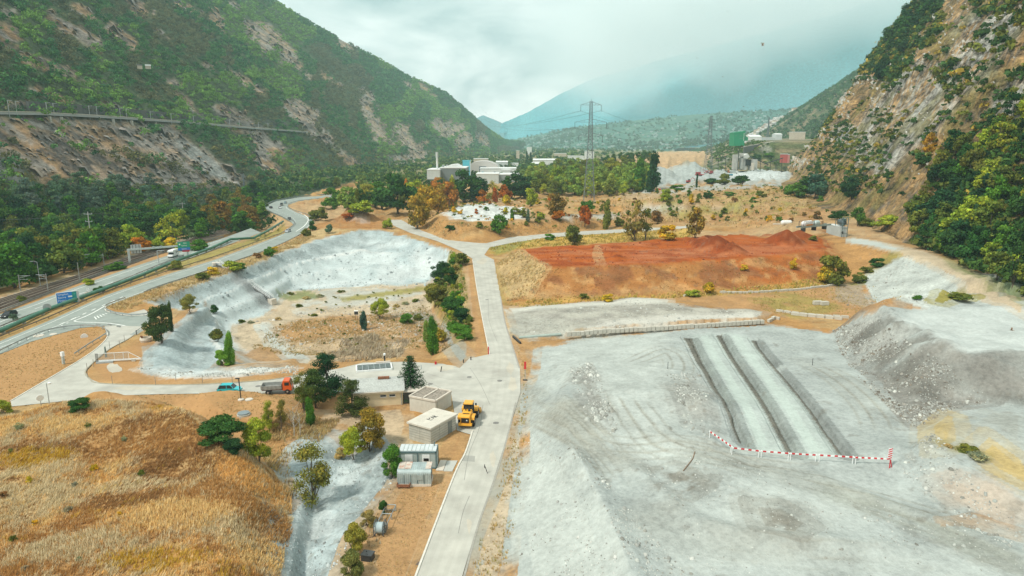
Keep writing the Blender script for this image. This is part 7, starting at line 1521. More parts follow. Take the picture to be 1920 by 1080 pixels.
def crown(kind, n, s, seed):
    """unit crown: height 0..1, half width about 0.5; returns mesh data and lobe list"""
    r = np.random.default_rng(seed); P = []; N_ = []; T_ = []; lobes = []
    if kind in ('broad', 'airy', 'bush', 'column'):
        k = dict(broad=24, airy=20, bush=15, column=13)[kind]
        for i in range(k):
            if kind == 'broad': z = r.uniform(.17, .90); w = .40 * math.sin(math.pi * min(1, max(.14, (z + .02) / .98))) ** .55; lr = r.uniform(.10, .19)
            elif kind == 'airy': z = r.uniform(.18, .93); w = .38 * (1.05 - z) ** .35; lr = r.uniform(.08, .16)
            elif kind == 'bush': z = r.uniform(.12, .78); w = .40 * (1 - (z - .1) ** 2); lr = r.uniform(.12, .24)
            else: z = .10 + .82 * (i + .5) / k; w = .16 * (1.1 - z) ** .5; lr = r.uniform(.13, .19) * (1.15 - .5 * z)
            a = r.uniform(0, 6.28); rad = w * math.sqrt(r.uniform(.15, 1)); lobes.append((np.array([rad * math.cos(a), rad * math.sin(a), z]), lr))
        for c, lr in lobes:
            m = int(n * lr * lr / sum(q[1] ** 2 for q in lobes)); d = unit(m, r); d[:, 2] = d[:, 2] * .8 + .12
            sc = np.array([1.1, 1.1, .8 if kind != 'column' else 1.5]); rr = lr * r.uniform(.55, 1.12, (m, 1)) if kind != 'airy' else lr * r.uniform(.3, 1.25, (m, 1))
            P.append(c + d * sc * rr); nn = d + unit(m, r) * .75; N_.append(nn / np.linalg.norm(nn, axis=1, keepdims=True)); T_.append(np.full(m, r.uniform(.78, 1.25)))
    elif kind == 'spruce':
        L_ = 17
        for i in range(L_):
            z = .05 + .93 * i / L_; R_ = .50 * (1 - z) ** .8 + .02; nb = max(5, int(15 * (1 - z) + 4))
            for j in range(nb):
                a = 6.283 * j / nb + r.uniform(-.25, .25) + i; rl = R_ * r.uniform(.75, 1.1); m = max(3, int(n * R_ / (L_ * nb * .23))); t = r.uniform(.1, 1, m)
                P.append(np.stack([math.cos(a) * rl * t, math.sin(a) * rl * t, z - .10 * rl * t + .06 * rl * t * t * 2 + r.normal(0, .006, m)], 1) + r.normal(0, .012, (m, 3)))
                nn = np.tile([math.cos(a) * .25, math.sin(a) * .25, 1], (m, 1)) + r.normal(0, .35, (m, 3)); N_.append(nn / np.linalg.norm(nn, axis=1, keepdims=True)); T_.append(np.full(m, r.uniform(.8, 1.2)))
    elif kind == 'pine':
        for i in range(40):
            z = r.uniform(.13, .96); w = .44 * (1.06 - z) ** .55; a = r.uniform(0, 6.28); rad = w * math.sqrt(r.uniform(.1, 1)); c = np.array([rad * math.cos(a), rad * math.sin(a), z]); lr = r.uniform(.09, .16); lobes.append((c, lr)); m = n // 40
            d = unit(m, r); P.append(c + d * np.array([1.25, 1.25, .65]) * lr * r.uniform(.4, 1.1, (m, 1))); nn = d * .6 + unit(m, r) * .6 + np.array([0, 0, .5]); N_.append(nn / np.linalg.norm(nn, axis=1, keepdims=True)); T_.append(np.full(m, r.uniform(.72, 1.3)))
    P = np.concatenate(P); N_ = np.concatenate(N_); T_ = np.concatenate(T_); n = len(P)
    j = T_ * r.uniform(.6, 1.4, n); hue = r.normal(0, .09, n) + (T_ - 1) * .35
    col = np.stack([j * (1 + hue), j, j * (1 - hue)], 1)
    V, Fq, cc = quads(P, N_, s * r.uniform(.6, 1.3, n), 1.0 if kind != 'spruce' else .55, col, r)
    return V, Fq, cc, lobes
def trunk_mb(kind, seed, lobes, thick=.022):
    r = random.Random(seed); mb = MB()
    if kind == 'bush':
        for i in range(6): a = r.uniform(0, 6.28); mb.tube([(0.03 * math.cos(a), .03 * math.sin(a), -.05), (.12 * math.cos(a), .12 * math.sin(a), .25), (.25 * math.cos(a), .25 * math.sin(a), .5)], [.014, .01, .004], 5)
        return mb
    top = .9 if kind in ('spruce', 'column', 'pine') else .72; x = y = 0; pts = []
    for i in range(7):
        pts.append((x, y, -.06 + (top + .06) * i / 6)); x += r.uniform(-.012, .012); y += r.uniform(-.012, .012)
    mb.tube(pts, [thick * (1.3 - 1.15 * i / 6) for i in range(7)], 7)
    if kind != 'spruce':
        for c, lr in lobes[:9]:
            b = min(5, max(1, int(c[2] * 5))); mb.tube([pts[b - 1] if b > 0 else pts[0], tuple((Vector(pts[b]) * .5 + Vector(c) * .5) + Vector((0, 0, -.02))), tuple(c)], [thick * .5, thick * .3, thick * .1], 5)
    return mb
PROTO = {}
def proto(kind, lod, v):
    key = (kind, lod, v)
    if key not in PROTO:
        n, s = {'near': (9500, .0145), 'mid': (2000, .031), 'far': (620, .055)}[lod]
        if kind == 'airy': n = int(n * .5); s *= .85
        if kind == 'pine': s *= .8; n = int(n * 1.2)
        if kind == 'spruce': s *= .9
        if kind in ('bush',): s *= 1.25
        seed = hash((len(kind), ord(kind[0]), {'near': 1, 'mid': 2, 'far': 3}[lod], v)) & 0xffff
        V, Fq, cc, lobes = crown(kind, n, s, seed); me = np_mesh(kind + '_crown', V, Fq, cc); me.materials.append(M_leaf)
        tm = trunk_mb(kind, seed, lobes); t = bpy.data.meshes.new(kind + '_trunk'); t.from_pydata(tm.v, [], tm.f); t.materials.append(M_bark); t.update()
        for p in t.polygons: p.use_smooth = True
        PROTO[key] = (me, t)
    return PROTO[key]
GREENS = dict(dark=(.045, .115, .028), deep=(.030, .082, .032), green=(.09, .21, .03), bright=(.16, .33, .035), yg=(.31, .37, .04), olive=(.155, .18, .035), yellow=(.58, .42, .035), orange=(.55, .21, .025), rust=(.44, .13, .025), brown=(.26, .15, .055), grey=(.13, .20, .125), sage=(.33, .33, .19), blue=(.065, .145, .095), pine=(.065, .11, .032), straw=(.52, .40, .17), light=(.23, .33, .065))
NAMES = dict(broad='broadleaf_tree', airy='birch_tree', bush='bush', column='columnar_tree', spruce='spruce_tree', pine='pine_tree')
tree_count = 0
def tree(kind, base, h, w, col, label, group=None, lod='mid', cat=None, jit=.12, name=None):
    global tree_count
    tree_count += 1; v = tree_count % (3 if lod != 'far' else 4); cm, tm = proto(kind, lod, v)
    o = empty(name or NAMES[kind], (base[0], base[1], base[2] - .1), vr.uniform(0, 6.28), label=label, cat=cat or ('bush' if kind == 'bush' else 'tree'), group=group)
    c = link('crown', cm, None, o); t = link('stem' if kind == 'bush' else 'trunk', tm, None, o)
    g = np.array(GREENS[col] if isinstance(col, str) else col) * vr.uniform(1 - jit, 1 + jit, 3) * vr.uniform(1 - jit, 1 + jit); c.color = (*g, 1)
    o.scale = (w, w, h); return o
def T(kind, px, py, top, wpx, col, label, lod='near', group=None, cat=None, name=None, objs=None):
    p = at(px, py, objs); h = max(.6, zat(p, top) - p.z); dist = p.y * CP - (p.z - CH) * SP
    return tree(kind, p, h, wpx * dist / F, col, label, group, lod, cat, .05, name)
# --- trees and bushes near the buildings
T('spruce', 771, 745, 662, 84, 'deep', 'dark conical spruce beside the low garage on the plaza edge')
T('pine', 614, 742, 662, 74, 'deep', 'broad dark pine at left of the cream building')
T('pine', 592, 765, 692, 66, 'pine', 'dense olive dark pine in front of orange truck')
T('airy', 570, 775, 694, 48, 'olive', 'thin leaved olive tree partly hiding the orange cab')
T('pine', 660, 778, 711, 66, (.085, .11, .03), 'yellow tipped round pine against the cream building wall')
T('column', 582, 796, 745, 34, 'green', 'small bright upright tree under the dark pines')
T('airy', 505, 808, 748, 34, 'yg', 'slender yellow green sapling clump, left one, on brown flat')
T('airy', 528, 808, 749, 34, (.26, .24, .05), 'slender yellowing sapling clump, right one, on brown flat')
T('broad', 486, 866, 782, 62, 'yg', 'full yellow green tree at the foot of straw mound')
T('bush', 410, 822, 780, 92, 'dark', 'wide low dark green bush behind the mound shoulder')
T('bush', 438, 851, 821, 40, 'deep', 'small deep green bush left of yellow green tree')
T('broad', 694, 846, 766, 66, (.30, .22, .04), 'autumn yellow and rust tree above white gully')
T('broad', 662, 862, 797, 52, 'yg', 'lime green leaning young tree on the white gully slope')
T('bush', 734, 895, 830, 44, 'green', 'bright green shrub against the left end of office container')
T('airy', 590, 945, 836, 104, (.23, .23, .05), 'wide open yellow green birch in the white gully')
T('bush', 664, 1036, 976, 46, (.30, .27, .05), 'yellow leaved shrub left of cable reel')
T('bush', 658, 1085, 1030, 46, (.17, .19, .06), 'green and straw shrub beside the black box')
T('bush', 690, 985, 955, 30, (.33, .29, .10), 'small pale yellow shrub at head of the brown strip')
T('bush', 720, 962, 932, 18, 'dark', 'little dark green weed shrub growing through the reel frame')
T('bush', 640, 860, 838, 22, 'straw', 'dry straw shrub in the upper white gully')
T('bush', 148, 768, 743, 40, 'dark', 'small dark bush on crest of the straw mound')
T('bush', 4, 778, 744, 36, 'yg', 'yellow green bush at left edge behind mound')
def bare_tree(px, py, top, label):
    p = at(px, py); h = zat(p, top) - p.z; o = empty('bare_tree', p, 0, label=label, cat='tree'); r = random.Random(px); mb = MB(); mb.tube([(0, 0, -.2), (.05, 0, h * .5), (.0, .1, h)], [.1, .07, .02], 6); mb.build('trunk', M_barkp, o); b = MB()
    for i in range(14):
        z = h * r.uniform(.3, .95); a = r.uniform(0, 6.28); l = h * r.uniform(.15, .35); b.tube([(0, 0, z), (math.cos(a) * l * .5, math.sin(a) * l * .5, z + l * .45), (math.cos(a) * l, math.sin(a) * l, z + l)], [.035, .022, .008], 4)
    b.build('branch', M_barkp, o)
bare_tree(552, 818, 762, 'leafless pale stemmed tree between saplings and dark pines'); bare_tree(563, 818, 775, 'smaller leafless pale stem right of the taller bare tree')
# --- pit and its rim
T('broad', 304, 643, 570, 56, 'pine', 'tall dark olive conifer like tree at the pit corner'); T('column', 322, 622, 566, 18, 'pine', 'thin dark upright tree behind the tall corner tree')
T('broad', 356, 588, 550, 36, (.25, .24, .06), 'pale yellow green tree on the straw spit above the pit'); T('bush', 401, 587, 569, 18, 'dark', 'single dark bush on the white pit slope', 'mid')
T('column', 432, 684, 622, 34, 'bright', 'vivid green upright shrub, taller one, against the white pit wall'); T('bush', 418, 686, 652, 34, 'bright', 'vivid green shrub, lower left one, against the white pit wall'); T('bush', 408, 640, 612, 30, 'olive', 'olive scrub at the pit wall foot above vivid shrubs', 'mid')
T('column', 682, 619, 583, 26, 'blue', 'dark bluish round cypress in the pit meadow'); T('broad', 712, 598, 558, 36, 'yg', 'bright yellow green tree in the pit meadow right of dark cypress')
T('bush', 764, 607, 587, 28, 'green', 'low green shrub inside the curved pit track'); T('bush', 784, 600, 586, 18, 'olive', 'small olive shrub inside the curved pit track', 'mid'); T('column', 812, 666, 594, 40, 'green', 'tall green shrub group, front one, beside the pit track'); T('column', 800, 640, 600, 26, 'light', 'pale green shrub behind the tall green shrub group')
T('bush', 823, 640, 610, 26, (.38, .31, .05), 'yellow weed bush beside the pit track', 'mid')
T('broad', 826, 537, 490, 44, 'deep', 'dark green tree on the road embankment top'); T('broad', 842, 537, 500, 34, 'dark', 'second dark tree on the road embankment'); T('bush', 819, 573, 528, 46, (.22, .21, .04), 'yellow green bush midway down the road embankment'); T('bush', 848, 592, 552, 50, 'dark', 'dark green bush midway down the road embankment'); T('bush', 866, 606, 575, 36, 'deep', 'deep green bush just below the brown road verge')
T('bush', 862, 624, 604, 44, 'green', 'bright green creeper patch low on the road embankment'); T('bush', 872, 637, 612, 34, 'green', 'lowest bright green creeper patch on the road embankment'); T('bush', 866, 498, 470, 34, 'olive', 'olive shrub beside the upper junction', 'mid'); T('bush', 850, 520, 492, 30, (.25, .22, .05), 'straw green shrub under the junction', 'mid')
for i, (px, py, top, w, c, l) in enumerate(((330,505,486,26,'olive','olive bush on the straw strip left of walkway'),(435,508,486,34,'yg','bright yellow green bush right of the walkway head'),(450,505,490,26,'green','green bush adjoining the bright bush at walkway head'),(398,515,497,24,'yellow','golden bush left of the walkway head'),(380,525,508,30,'olive','dull olive bush below the golden bush'),(505,480,460,20,'green','green bush on straw rim above the white face'),(515,473,460,16,'yellow','small yellow bush on straw rim above the white face'),(482,484,472,16,'brown','dry brown bush on the straw rim'),(575,443,425,18,'olive','olive bush between ramp and white quarry face'),(586,432,410,14,'dark','dark narrow bush where ramp bends'),(617,437,418,16,'grey','grey green round bush above the white quarry face'),(655,408,396,26,'rust','rust coloured scrub on the white rubble peak'))):
    T('bush', px, py, top, w, c, l, 'mid')
for i, (px, py) in enumerate(((545,552),(575,560),(600,556),(560,575),(640,548),(520,600),(470,606),(452,604),(590,592),(745,575),(760,570),(780,565))):
    T('bush', px, py, py - 6, 15, ('olive', 'straw', 'sage', 'olive')[i % 4], 'low scrub tuft scattered over the pit floor', 'far', 'scrub tufts on the pit floor')
# --- slopes of the red platform and the flats behind
for i, (px, py, top, w, c, l) in enumerate(((1558,532,470,56,'olive','yellow edged green bush at the right foot of the red bank'),(1548,530,488,34,'yellow','golden weed bush in front of the green bush on red bank'),(1488,505,480,14,'yellow','thin yellow weed high on the red bank'),(1395,506,494,16,'yellow','small yellow weed in the middle of the red bank'),(1330,552,524,26,'yellow','yellow weed bush at the foot of red bank centre'),(1300,556,540,30,'yg','pale green weed patch at foot of red bank'),(1140,566,548,22,'yellow','yellow weed at the left foot of red bank'),(1095,560,548,20,'olive','dull weed at the left foot of red bank'),(1610,530,508,26,'olive','olive scrub on slope left of the white cone, lower'),(1645,500,480,30,'dark','dark scrub on slope left of white cone, upper'),(1625,512,498,26,'olive','olive scrub on slope left of white cone, middle'),(1790,478,470,12,'green','tiny green tuft on rim of white cone'),(1525,450,440,16,'olive','green tuft on the red pit edge below cabin'),(1720,560,552,20,'green','green weed at foot of the white cone'),(1795,560,546,44,'olive','low green gold scrub between white cone and grey plateau'),(1815,845,833,40,'olive','green scrub hump on the yellow knoll'),(1835,862,845,40,'sage','pale sage scrub right of the green hump on yellow knoll'),(1778,838,830,14,'straw','dry straw weed left of green hump on knoll'))):
    T('bush', px, py, top, w, c, l, 'mid')
MID = [('broad',937,440,402,34,'green','round green tree alone at the plateau foot beyond junction'),('bush',1075,460,416,36,'olive','green and straw tree on the verge behind the red soil'),('column',1138,430,376,26,'olive','narrow dark green tree on the track side'),('airy',1190,452,378,52,(.27,.23,.06),'tall open yellowing birch behind the red soil, left of pair'),('airy',1210,450,392,40,'olive','open olive birch behind the red soil, right of pair'),('broad',1303,446,388,36,(.34,.24,.05),'golden brown tree at end of the straw track'),('bush',1252,450,416,38,'yellow','bright yellow shrub right of the birch pair'),('bush',1231,420,390,26,'brown','brown shrub on straw slope behind birches'),('broad',1040,408,362,44,(.22,.15,.04),'rusty green round tree on the white plateau'),('broad',1096,425,385,30,'rust','rust tinted small tree beneath the tall pylon'),('bush',1046,412,392,24,'orange','orange shrub in front of the rusty green tree'),('broad',994,388,352,28,'yg','yellow green tree on plateau back edge'),('bush',968,402,388,20,'olive','olive shrub on white plateau'),('bush',1100,402,372,30,'green','green bush around the pylon foot'),('bush',1015,410,396,16,'yg','small yellow shrub on plateau centre'),('column',990,416,392,14,'grey','grey green sapling on plateau front'),('column',960,413,392,14,'green','small sapling on plateau, left of grey sapling'),('bush',1160,424,404,20,'olive','olive shrub left of the birch pair'),('bush',1030,450,436,22,'green','green shrub on the straw verge below track'),('bush',845,432,420,20,'dark','dark shrub on the bend of the upper road'),('bush',728,428,406,20,'yg','yellow shrub at mouth of the upper road'),
 ('broad',746,400,326,84,'dark','big dark broadleaf tree left of the autumn clump'),('broad',715,392,340,52,'green','mid green tree adjoining the big dark tree'),('broad',782,430,366,50,(.36,.25,.04),'yellow orange tree leaning over the upper road bend'),('broad',800,412,348,52,(.50,.30,.04),'orange tree in the autumn clump'),('broad',822,400,346,46,(.34,.22,.04),'rusty tree in the autumn clump, middle'),('broad',842,392,340,38,(.40,.19,.035),'red brown tree at right of the autumn clump'),('column',850,388,332,28,'yg','bright green upright tree right of the red brown tree'),('broad',778,380,336,44,'yg','yellow green tree behind the autumn clump'),('broad',872,380,318,66,'dark','large dark tree in front of factory'),('broad',900,376,334,48,'deep','dark tree right of the large dark tree'),('broad',960,373,324,52,'dark','dark round tree before the grey hall end'),('broad',985,372,330,48,'deep','second dark round tree before the grey hall end'),('airy',925,378,340,32,(.32,.30,.06),'pale yellow open tree before the pale hall'),('broad',905,380,354,30,'orange','small orange tree before the pale hall, left'),('column',928,380,352,18,(.42,.12,.02),'small flame red tree before the pale hall'),('broad',946,380,346,28,(.40,.12,.02),'larger flame red tree before the grey hall'),('bush',950,385,362,20,'yellow','golden shrub below the flame red tree'),('bush',680,400,372,46,'yg','yellow green scrub by the white rubble peak'),('broad',655,392,350,46,'light','light green tree right of the flyover end'),('broad',625,390,352,44,'green','green tree inside the flyover bend'),('bush',600,412,385,36,'olive','olive bush below the flyover end'),('broad',690,378,344,46,(.35,.33,.05),'yellow crowned tree left of mid green tree'),
 ('column',1199,358,298,44,'green','slightly lighter tall poplar, left of the poplar pair'),('column',1224,360,288,46,'deep','dark tall poplar, right of the poplar pair'),('column',988,310,284,9,'deep','far dark cypress, left of the twin cypresses'),('column',995,310,286,9,'deep','far dark cypress, right of the twin cypresses'),('bush',1492,368,338,40,'green','green bush at the cliff foot beyond the straw hill, left'),('broad',1527,372,326,50,'blue','bluish round tree at the cliff foot'),('broad',1508,368,332,34,'dark','dark tree between bluish tree and the green bush'),('broad',1597,374,332,42,'deep','dark round tree on the straw ledge under the cliff'),('broad',1607,424,388,28,'green','bright green tree behind the raised tank'),('bush',1571,412,392,34,'dark','dark bush right behind the raised tank'),('bush',1625,424,406,26,'olive','olive bush right of bright green tree under the cliff'),('bush',1665,425,400,50,'yg','yellow scrub on the cliff foot right of the tank'),('broad',1742,290,248,28,(.45,.26,.03),'golden single tree on the cliff ledge'),('bush',1730,310,282,34,'dark','dark bush left of the golden tree on the cliff'),('bush',1270,358,344,30,'green','green bush near gravel heaps'),('bush',1335,345,332,32,'dark','dark bush at the right edge of the red screener'),('column',1306,352,326,9,'deep','little dark cypress before the gravel flat'),('bush',1357,346,322,26,'olive','olive bush before the white truck'),('bush',1390,346,326,36,'dark','dark shrub before the gravel plant'),('bush',1245,378,352,18,'yg','bright green weed below the poplars'),('bush',1252,376,350,16,'light','pale green weed right below the poplars'),('bush',1296,374,362,10,'yellow','yellow weed on straw hill'),('bush',1327,372,355,18,'dark','dark green bush on the straw hill top'),('bush',1367,366,358,24,'green','flat green bush on the straw hill'),('bush',1420,300,288,22,'dark','dark shrub on gravel terrace'),('bush',1443,294,284,18,'green','small green shrub on gravel terrace')]
for k, px, py, top, w, c, l in MID: T(k, px, py, top, w, c, l, 'mid')
# --- pale green belt in the middle distance
fr = np.random.default_rng(21)
def belt(n, poly, hrange, cols, kinds, lod, label_of, minsep, objs=None, seedp=3):
    r = np.random.default_rng(seedp); P = np.array(poly, float); done = []; tries = 0
    while len(done) < n and tries < n * 60:
        tries += 1; px = r.uniform(P[:, 0].min(), P[:, 0].max()); py = r.uniform(P[:, 1].min(), P[:, 1].max())
        if not inside(np.array([px]), np.array([py]), P)[0]: continue
        p = at(px, py, objs)
        if any((p - q).length < minsep for q in done): continue
        done.append(p); c = cols(px, py, r); k = kinds[r.integers(0, len(kinds))]; h = r.uniform(*hrange)
        lab, grp = label_of(c)
        tree(k, p, h, h * r.uniform(.75, 1.05) * (.6 if k == 'column' else 1), c, lab, grp, lod)
    return done
lab = {'light': ('pale green tree of the row between factory and poplars', 'pale green trees of the mid valley'), 'yg': ('yellow green tree of the mid valley row', 'yellow green trees of the mid valley'), 'dark': ('dark green tree of the mid valley row', 'dark trees of the mid valley'), 'olive': ('olive tree of the mid valley row', 'olive trees of the mid valley'), 'orange': ('orange tree of the mid valley row', 'orange trees of the mid valley')}
belt(105, [(985,345),(1000,322),(1060,318),(1120,322),(1190,330),(1235,352),(1180,362),(1080,368),(1000,362)], (12, 20), lambda px, py, r: ['light', 'yg', 'light', 'olive', 'light', 'light'][r.integers(0, 6)], ['broad', 'broad', 'airy'], 'mid', lambda c: lab[c], 6, None, 5)
belt(30, [(1090,318),(1130,300),(1200,296),(1240,300),(1180,318),(1120,325)], (9, 13), lambda px, py, r: ['dark', 'dark', 'olive'][r.integers(0, 3)], ['broad'], 'far', lambda c: ({'dark': 'dark pine like tree on the straw hill behind the pylon', 'olive': 'olive tree on the straw hill behind the pylon'}[c], 'trees on the far straw hill'), 12, None, 6)
belt(60, [(620,392),(700,372),(760,360),(840,352),(880,362),(860,372),(760,385),(690,398)], (8, 14), lambda px, py, r: ['yg', 'green', 'olive', 'dark', 'orange'][r.integers(0, 5)], ['broad', 'column', 'airy'], 'mid', lambda c: ({'yg': 'yellow green tree of the thicket right of the flyover', 'green': 'green tree of the thicket right of the flyover', 'olive': 'olive tree of the thicket right of the flyover', 'dark': 'dark tree of the thicket right of the flyover', 'orange': 'orange tree of the thicket right of the flyover'}[c], 'thicket right of the flyover'), 4, None, 8)
# --- forest belt along the railway: trees one by one
def bcol(px, py, r):
    if 385 < px < 490 and 385 < py < 440 and r.random() < .7: return 'rust2'
    if px > 430 and py > 395 and r.random() < .5: return 'bright2'
    if px < 400 and py < 405 and r.random() < .65: return 'grey'
    if 225 < px < 400 and py > 430 and r.random() < .45: return 'yg'
    return ['dark', 'green', 'dark', 'deep', 'green', 'olive'][r.integers(0, 6)]
GREENS['rust2'] = (.27, .17, .04); GREENS['bright2'] = (.16, .28, .035)
bl = {'rust2': 'rust tinged tree in the forest belt left of the flyover', 'bright2': 'fresh green tree in the forest belt under the flyover', 'grey': 'grey green willow at the back of railway forest belt', 'yg': 'yellow green tree at the railway edge of forest belt', 'dark': 'dark green tree in the railway forest belt', 'green': 'mid green tree in the railway forest belt', 'deep': 'blackish green tree in the railway forest belt', 'olive': 'olive tree in the railway forest belt'}
BELT = [(-60,560),(-60,398),(60,370),(180,352),(290,356),(370,392),(470,360),(600,345),(640,352),(560,362),(505,378),(492,398),(515,420),(480,440),(420,440),(330,462),(240,474),(140,512),(60,536)]
belt(205, BELT, (9, 15.5), bcol, ['broad', 'broad', 'broad', 'pine', 'airy'], 'mid', lambda c: (bl[c], 'railway forest belt: ' + c), 5.6, None, 9)
T('broad', 86, 474, 452, 30, (.50, .36, .03), 'bright golden crown among dark trees above the railway', 'mid'); T('broad', 262, 474, 444, 40, 'orange', 'orange shrub tree beside the gantry back signs', 'mid'); T('broad', 452, 438, 396, 50, 'green', 'round fresh green tree left of flyover pier', 'mid')
for px, py, top, w, c, l in ((165,535,520,22,'yg','yellow green weed between railway and motorway, left'),(210,508,492,26,'green','green bush between the railway and motorway'),(225,505,487,22,'green','second green bush between the railway and motorway'),(40,566,552,18,'olive','olive weed near the left end of railway'),(187,548,534,20,'dark','small bush behind the green pipe'),(340,470,452,26,'yg','lime bush behind the green direction sign'),(372,470,446,40,'green','green bush at right of direction sign'),(296,468,440,30,'yg','lime green bush under the gantry beam'),(320,466,442,30,'yellow','yellow green bush under the gantry beam'),(26,602,585,14,'grey','thin grey weed beside the pipe near black car')): T('bush', px, py, top, w, c, l, 'mid')
# --- woods on the right-hand cliff: the largest trees one by one
def rcol(px, py, r): return ['deep', 'dark', 'dark', 'green', 'olive', 'yg'][r.integers(0, 6)]
rl = {'deep': 'blackish green tree of the wood on the right cliff foot', 'dark': 'dark green tree of the wood on the right cliff', 'green': 'mid green tree of the wood on the right cliff', 'olive': 'olive tree of the wood on the right cliff', 'yg': 'yellow green tree of the wood on the right cliff'}
belt(88, [(1712,466),(1716,420),(1735,370),(1760,320),(1790,285),(1830,290),(1880,235),(1960,190),(1990,560),(1900,545),(1850,515),(1780,482)], (6.5, 12), rcol, ['broad', 'broad', 'pine', 'airy'], 'mid', lambda c: (rl[c], 'wood on the right cliff: ' + c), 4.6, [RM.obj, ground], 12)
belt(40, [(1655,105),(1662,60),(1700,12),(1735,-20),(1790,-20),(1760,30),(1720,60),(1690,120),(1650,165)], (10, 16), lambda px, py, r: ['deep', 'dark', 'dark'][r.integers(0, 3)], ['pine', 'broad'], 'far', lambda c: ({'deep': 'blackish tree on the crest of the right cliff', 'dark': 'dark green tree on the crest of the right cliff'}[c], 'crest trees of the right cliff: ' + c), 7, [RM.obj], 14)

ml = {'olive': 'olive bush dotted over the straw hill before the cliff', 'yellow': 'yellow bush dotted over the straw hill before the cliff', 'green': 'green bush dotted over the straw hill before the cliff', 'brown': 'brown bush dotted over the straw hill before the cliff'}
belt(48, [(1130,372),(1250,356),(1420,348),(1500,352),(1560,378),(1600,395),(1540,418),(1300,414),(1160,418),(1090,395)], (2.0, 5), lambda px, py, r: ['olive', 'green', 'yellow', 'olive', 'brown', 'green'][r.integers(0, 6)], ['bush'], 'far', lambda c: (ml[c], 'bushes on the straw hill: ' + c), 3.5, None, 16)
pl_ = {'olive': 'olive bush of the white plateau and its straw slopes', 'yellow': 'yellow bush of the white plateau and its straw slopes', 'green': 'green bush of the white plateau and its straw slopes', 'rust': 'rust bush of the white plateau and its straw slopes'}
belt(30, [(800,398),(870,376),(960,372),(1080,374),(1150,380),(1180,410),(1060,428),(900,436),(820,420)], (1.3, 5), lambda px, py, r: ['olive', 'green', 'yellow', 'rust', 'olive'][r.integers(0, 5)], ['bush'], 'far', lambda c: (pl_[c], 'bushes of the white plateau: ' + c), 3.5, None, 17)

bk2 = {'olive': 'olive bush on the green bank below the brown road verge', 'green': 'green bush on the green bank below the brown road verge', 'yg': 'yellow green bush on the green bank below the brown road verge', 'dark': 'dark bush on the green bank below the brown road verge'}
belt(46, [(824,505),(850,482),(866,500),(876,560),(884,622),(866,642),(842,610),(818,560),(812,535)], (1.2, 3.6), lambda px, py, r: ['olive', 'green', 'yg', 'yg', 'green'][r.integers(0, 5)], ['bush'], 'mid', lambda c: (bk2[c], 'bushes of the road bank: ' + c), 2.2, None, 18)
belt(44, [(1000,366),(1090,372),(1150,372),(1236,356),(1190,345),(1080,352),(1010,356)], (8, 15), lambda px, py, r: ['light', 'yg', 'yg', 'olive'][r.integers(0, 4)], ['broad', 'airy'], 'mid', lambda c: lab[c], 5, None, 19)
ms_ = {'sage': 'pale sage weed clump on the near grass mound', 'olive': 'olive weed clump on the near grass mound', 'yellow': 'yellow weed clump on the near grass mound', 'brown': 'brown weed clump on the near grass mound'}
belt(16, [(0,800),(200,775),(340,800),(430,880),(500,940),(480,1070),(0,1075)], (.5, 1.2), lambda px, py, r: ['sage', 'olive', 'yellow', 'brown', 'sage'][r.integers(0, 5)], ['bush'], 'mid', lambda c: (ms_[c], 'weeds on the near mound: ' + c), 3, [ground], 20)
# ================================================================== MASSES NOBODY COULD COUNT
def leaf_mass(C, h, w, k, s, cols, seed, squash=.95):
    """k clump quads for each crown centre in C (n,3) with height h and width w"""
    r = np.random.default_rng(seed); n = len(C); idx = np.repeat(np.arange(n), k); m = len(idx); d = unit(m, r); d[:, 2] = np.abs(d[:, 2]) * 1.1 - .25
    lob = unit(n * 4, r) * .42; lob[:, 2] = np.abs(lob[:, 2]); pick = idx * 4 + r.integers(0, 4, m); off = lob[pick]; rad = r.uniform(.45, .72, (m, 1))
    P = C[idx] + (off + d * rad) * np.stack([w[idx] * .55, w[idx] * .55, h[idx] * .55], 1) + np.stack([0 * idx, 0 * idx, h[idx] * .42], 1)
    nn = d + unit(m, r) * .6; nn /= np.linalg.norm(nn, axis=1, keepdims=True); lf = r.uniform(.75, 1.25, n * 4)[pick] * r.uniform(.75, 1.25, m)
    return quads(P, nn, s[idx] * r.uniform(.6, 1.3, m), .9, cols[idx] * lf[:, None], r)
def emit(name, parts, m, label, cat):
    V = []; Fq = []; Cc = []; b = 0
    for v, f, c in parts: V.append(v); Fq.append(f + b); Cc.append(c); b += len(v)
    o = link(name, np_mesh(name, np.concatenate(V), np.concatenate(Fq), np.concatenate(Cc)), m); tag(o, label, cat, None, 'stuff'); return o
def flank_trees(Fl, n, dens, spacing, cols_of, seed, tmax=1.03, Ymin=None):
    r = np.random.default_rng(seed); Y = np.exp(r.uniform(math.log(Ymin or Fl.Ys[0]), math.log(Fl.Ys[-1]), n)); Tt = r.uniform(.0, tmax, n)
    P = Fl.pos(Y, Tt); px, py = project(P[:, 0], P[:, 1], P[:, 2]); ok = (px > -150) & (px < 2070) & (py > -120) & (r.random(n) < dens(px, py, P, Tt)); P = P[ok]
    return P, px[ok], py[ok]
DG = np.array
def lm_cols(px, py, n, r):
    base = np.where(r.random((n, 1)) < .5, DG([.042, .118, .046]), DG([.066, .155, .05]))
    a = fbm(px, py, 60, 3, 151)[:, None]; base = np.where((a > .56), DG([.12, .22, .05]), base); base = np.where(a < .40, DG([.11, .115, .06]), base)
    base = np.where((py[:, None] > 285) & (r.random((n, 1)) < .35), DG([.13, .125, .045]), base)
    return base * r.uniform(.85, 1.75, (n, 1))
rr_ = np.random.default_rng(31)
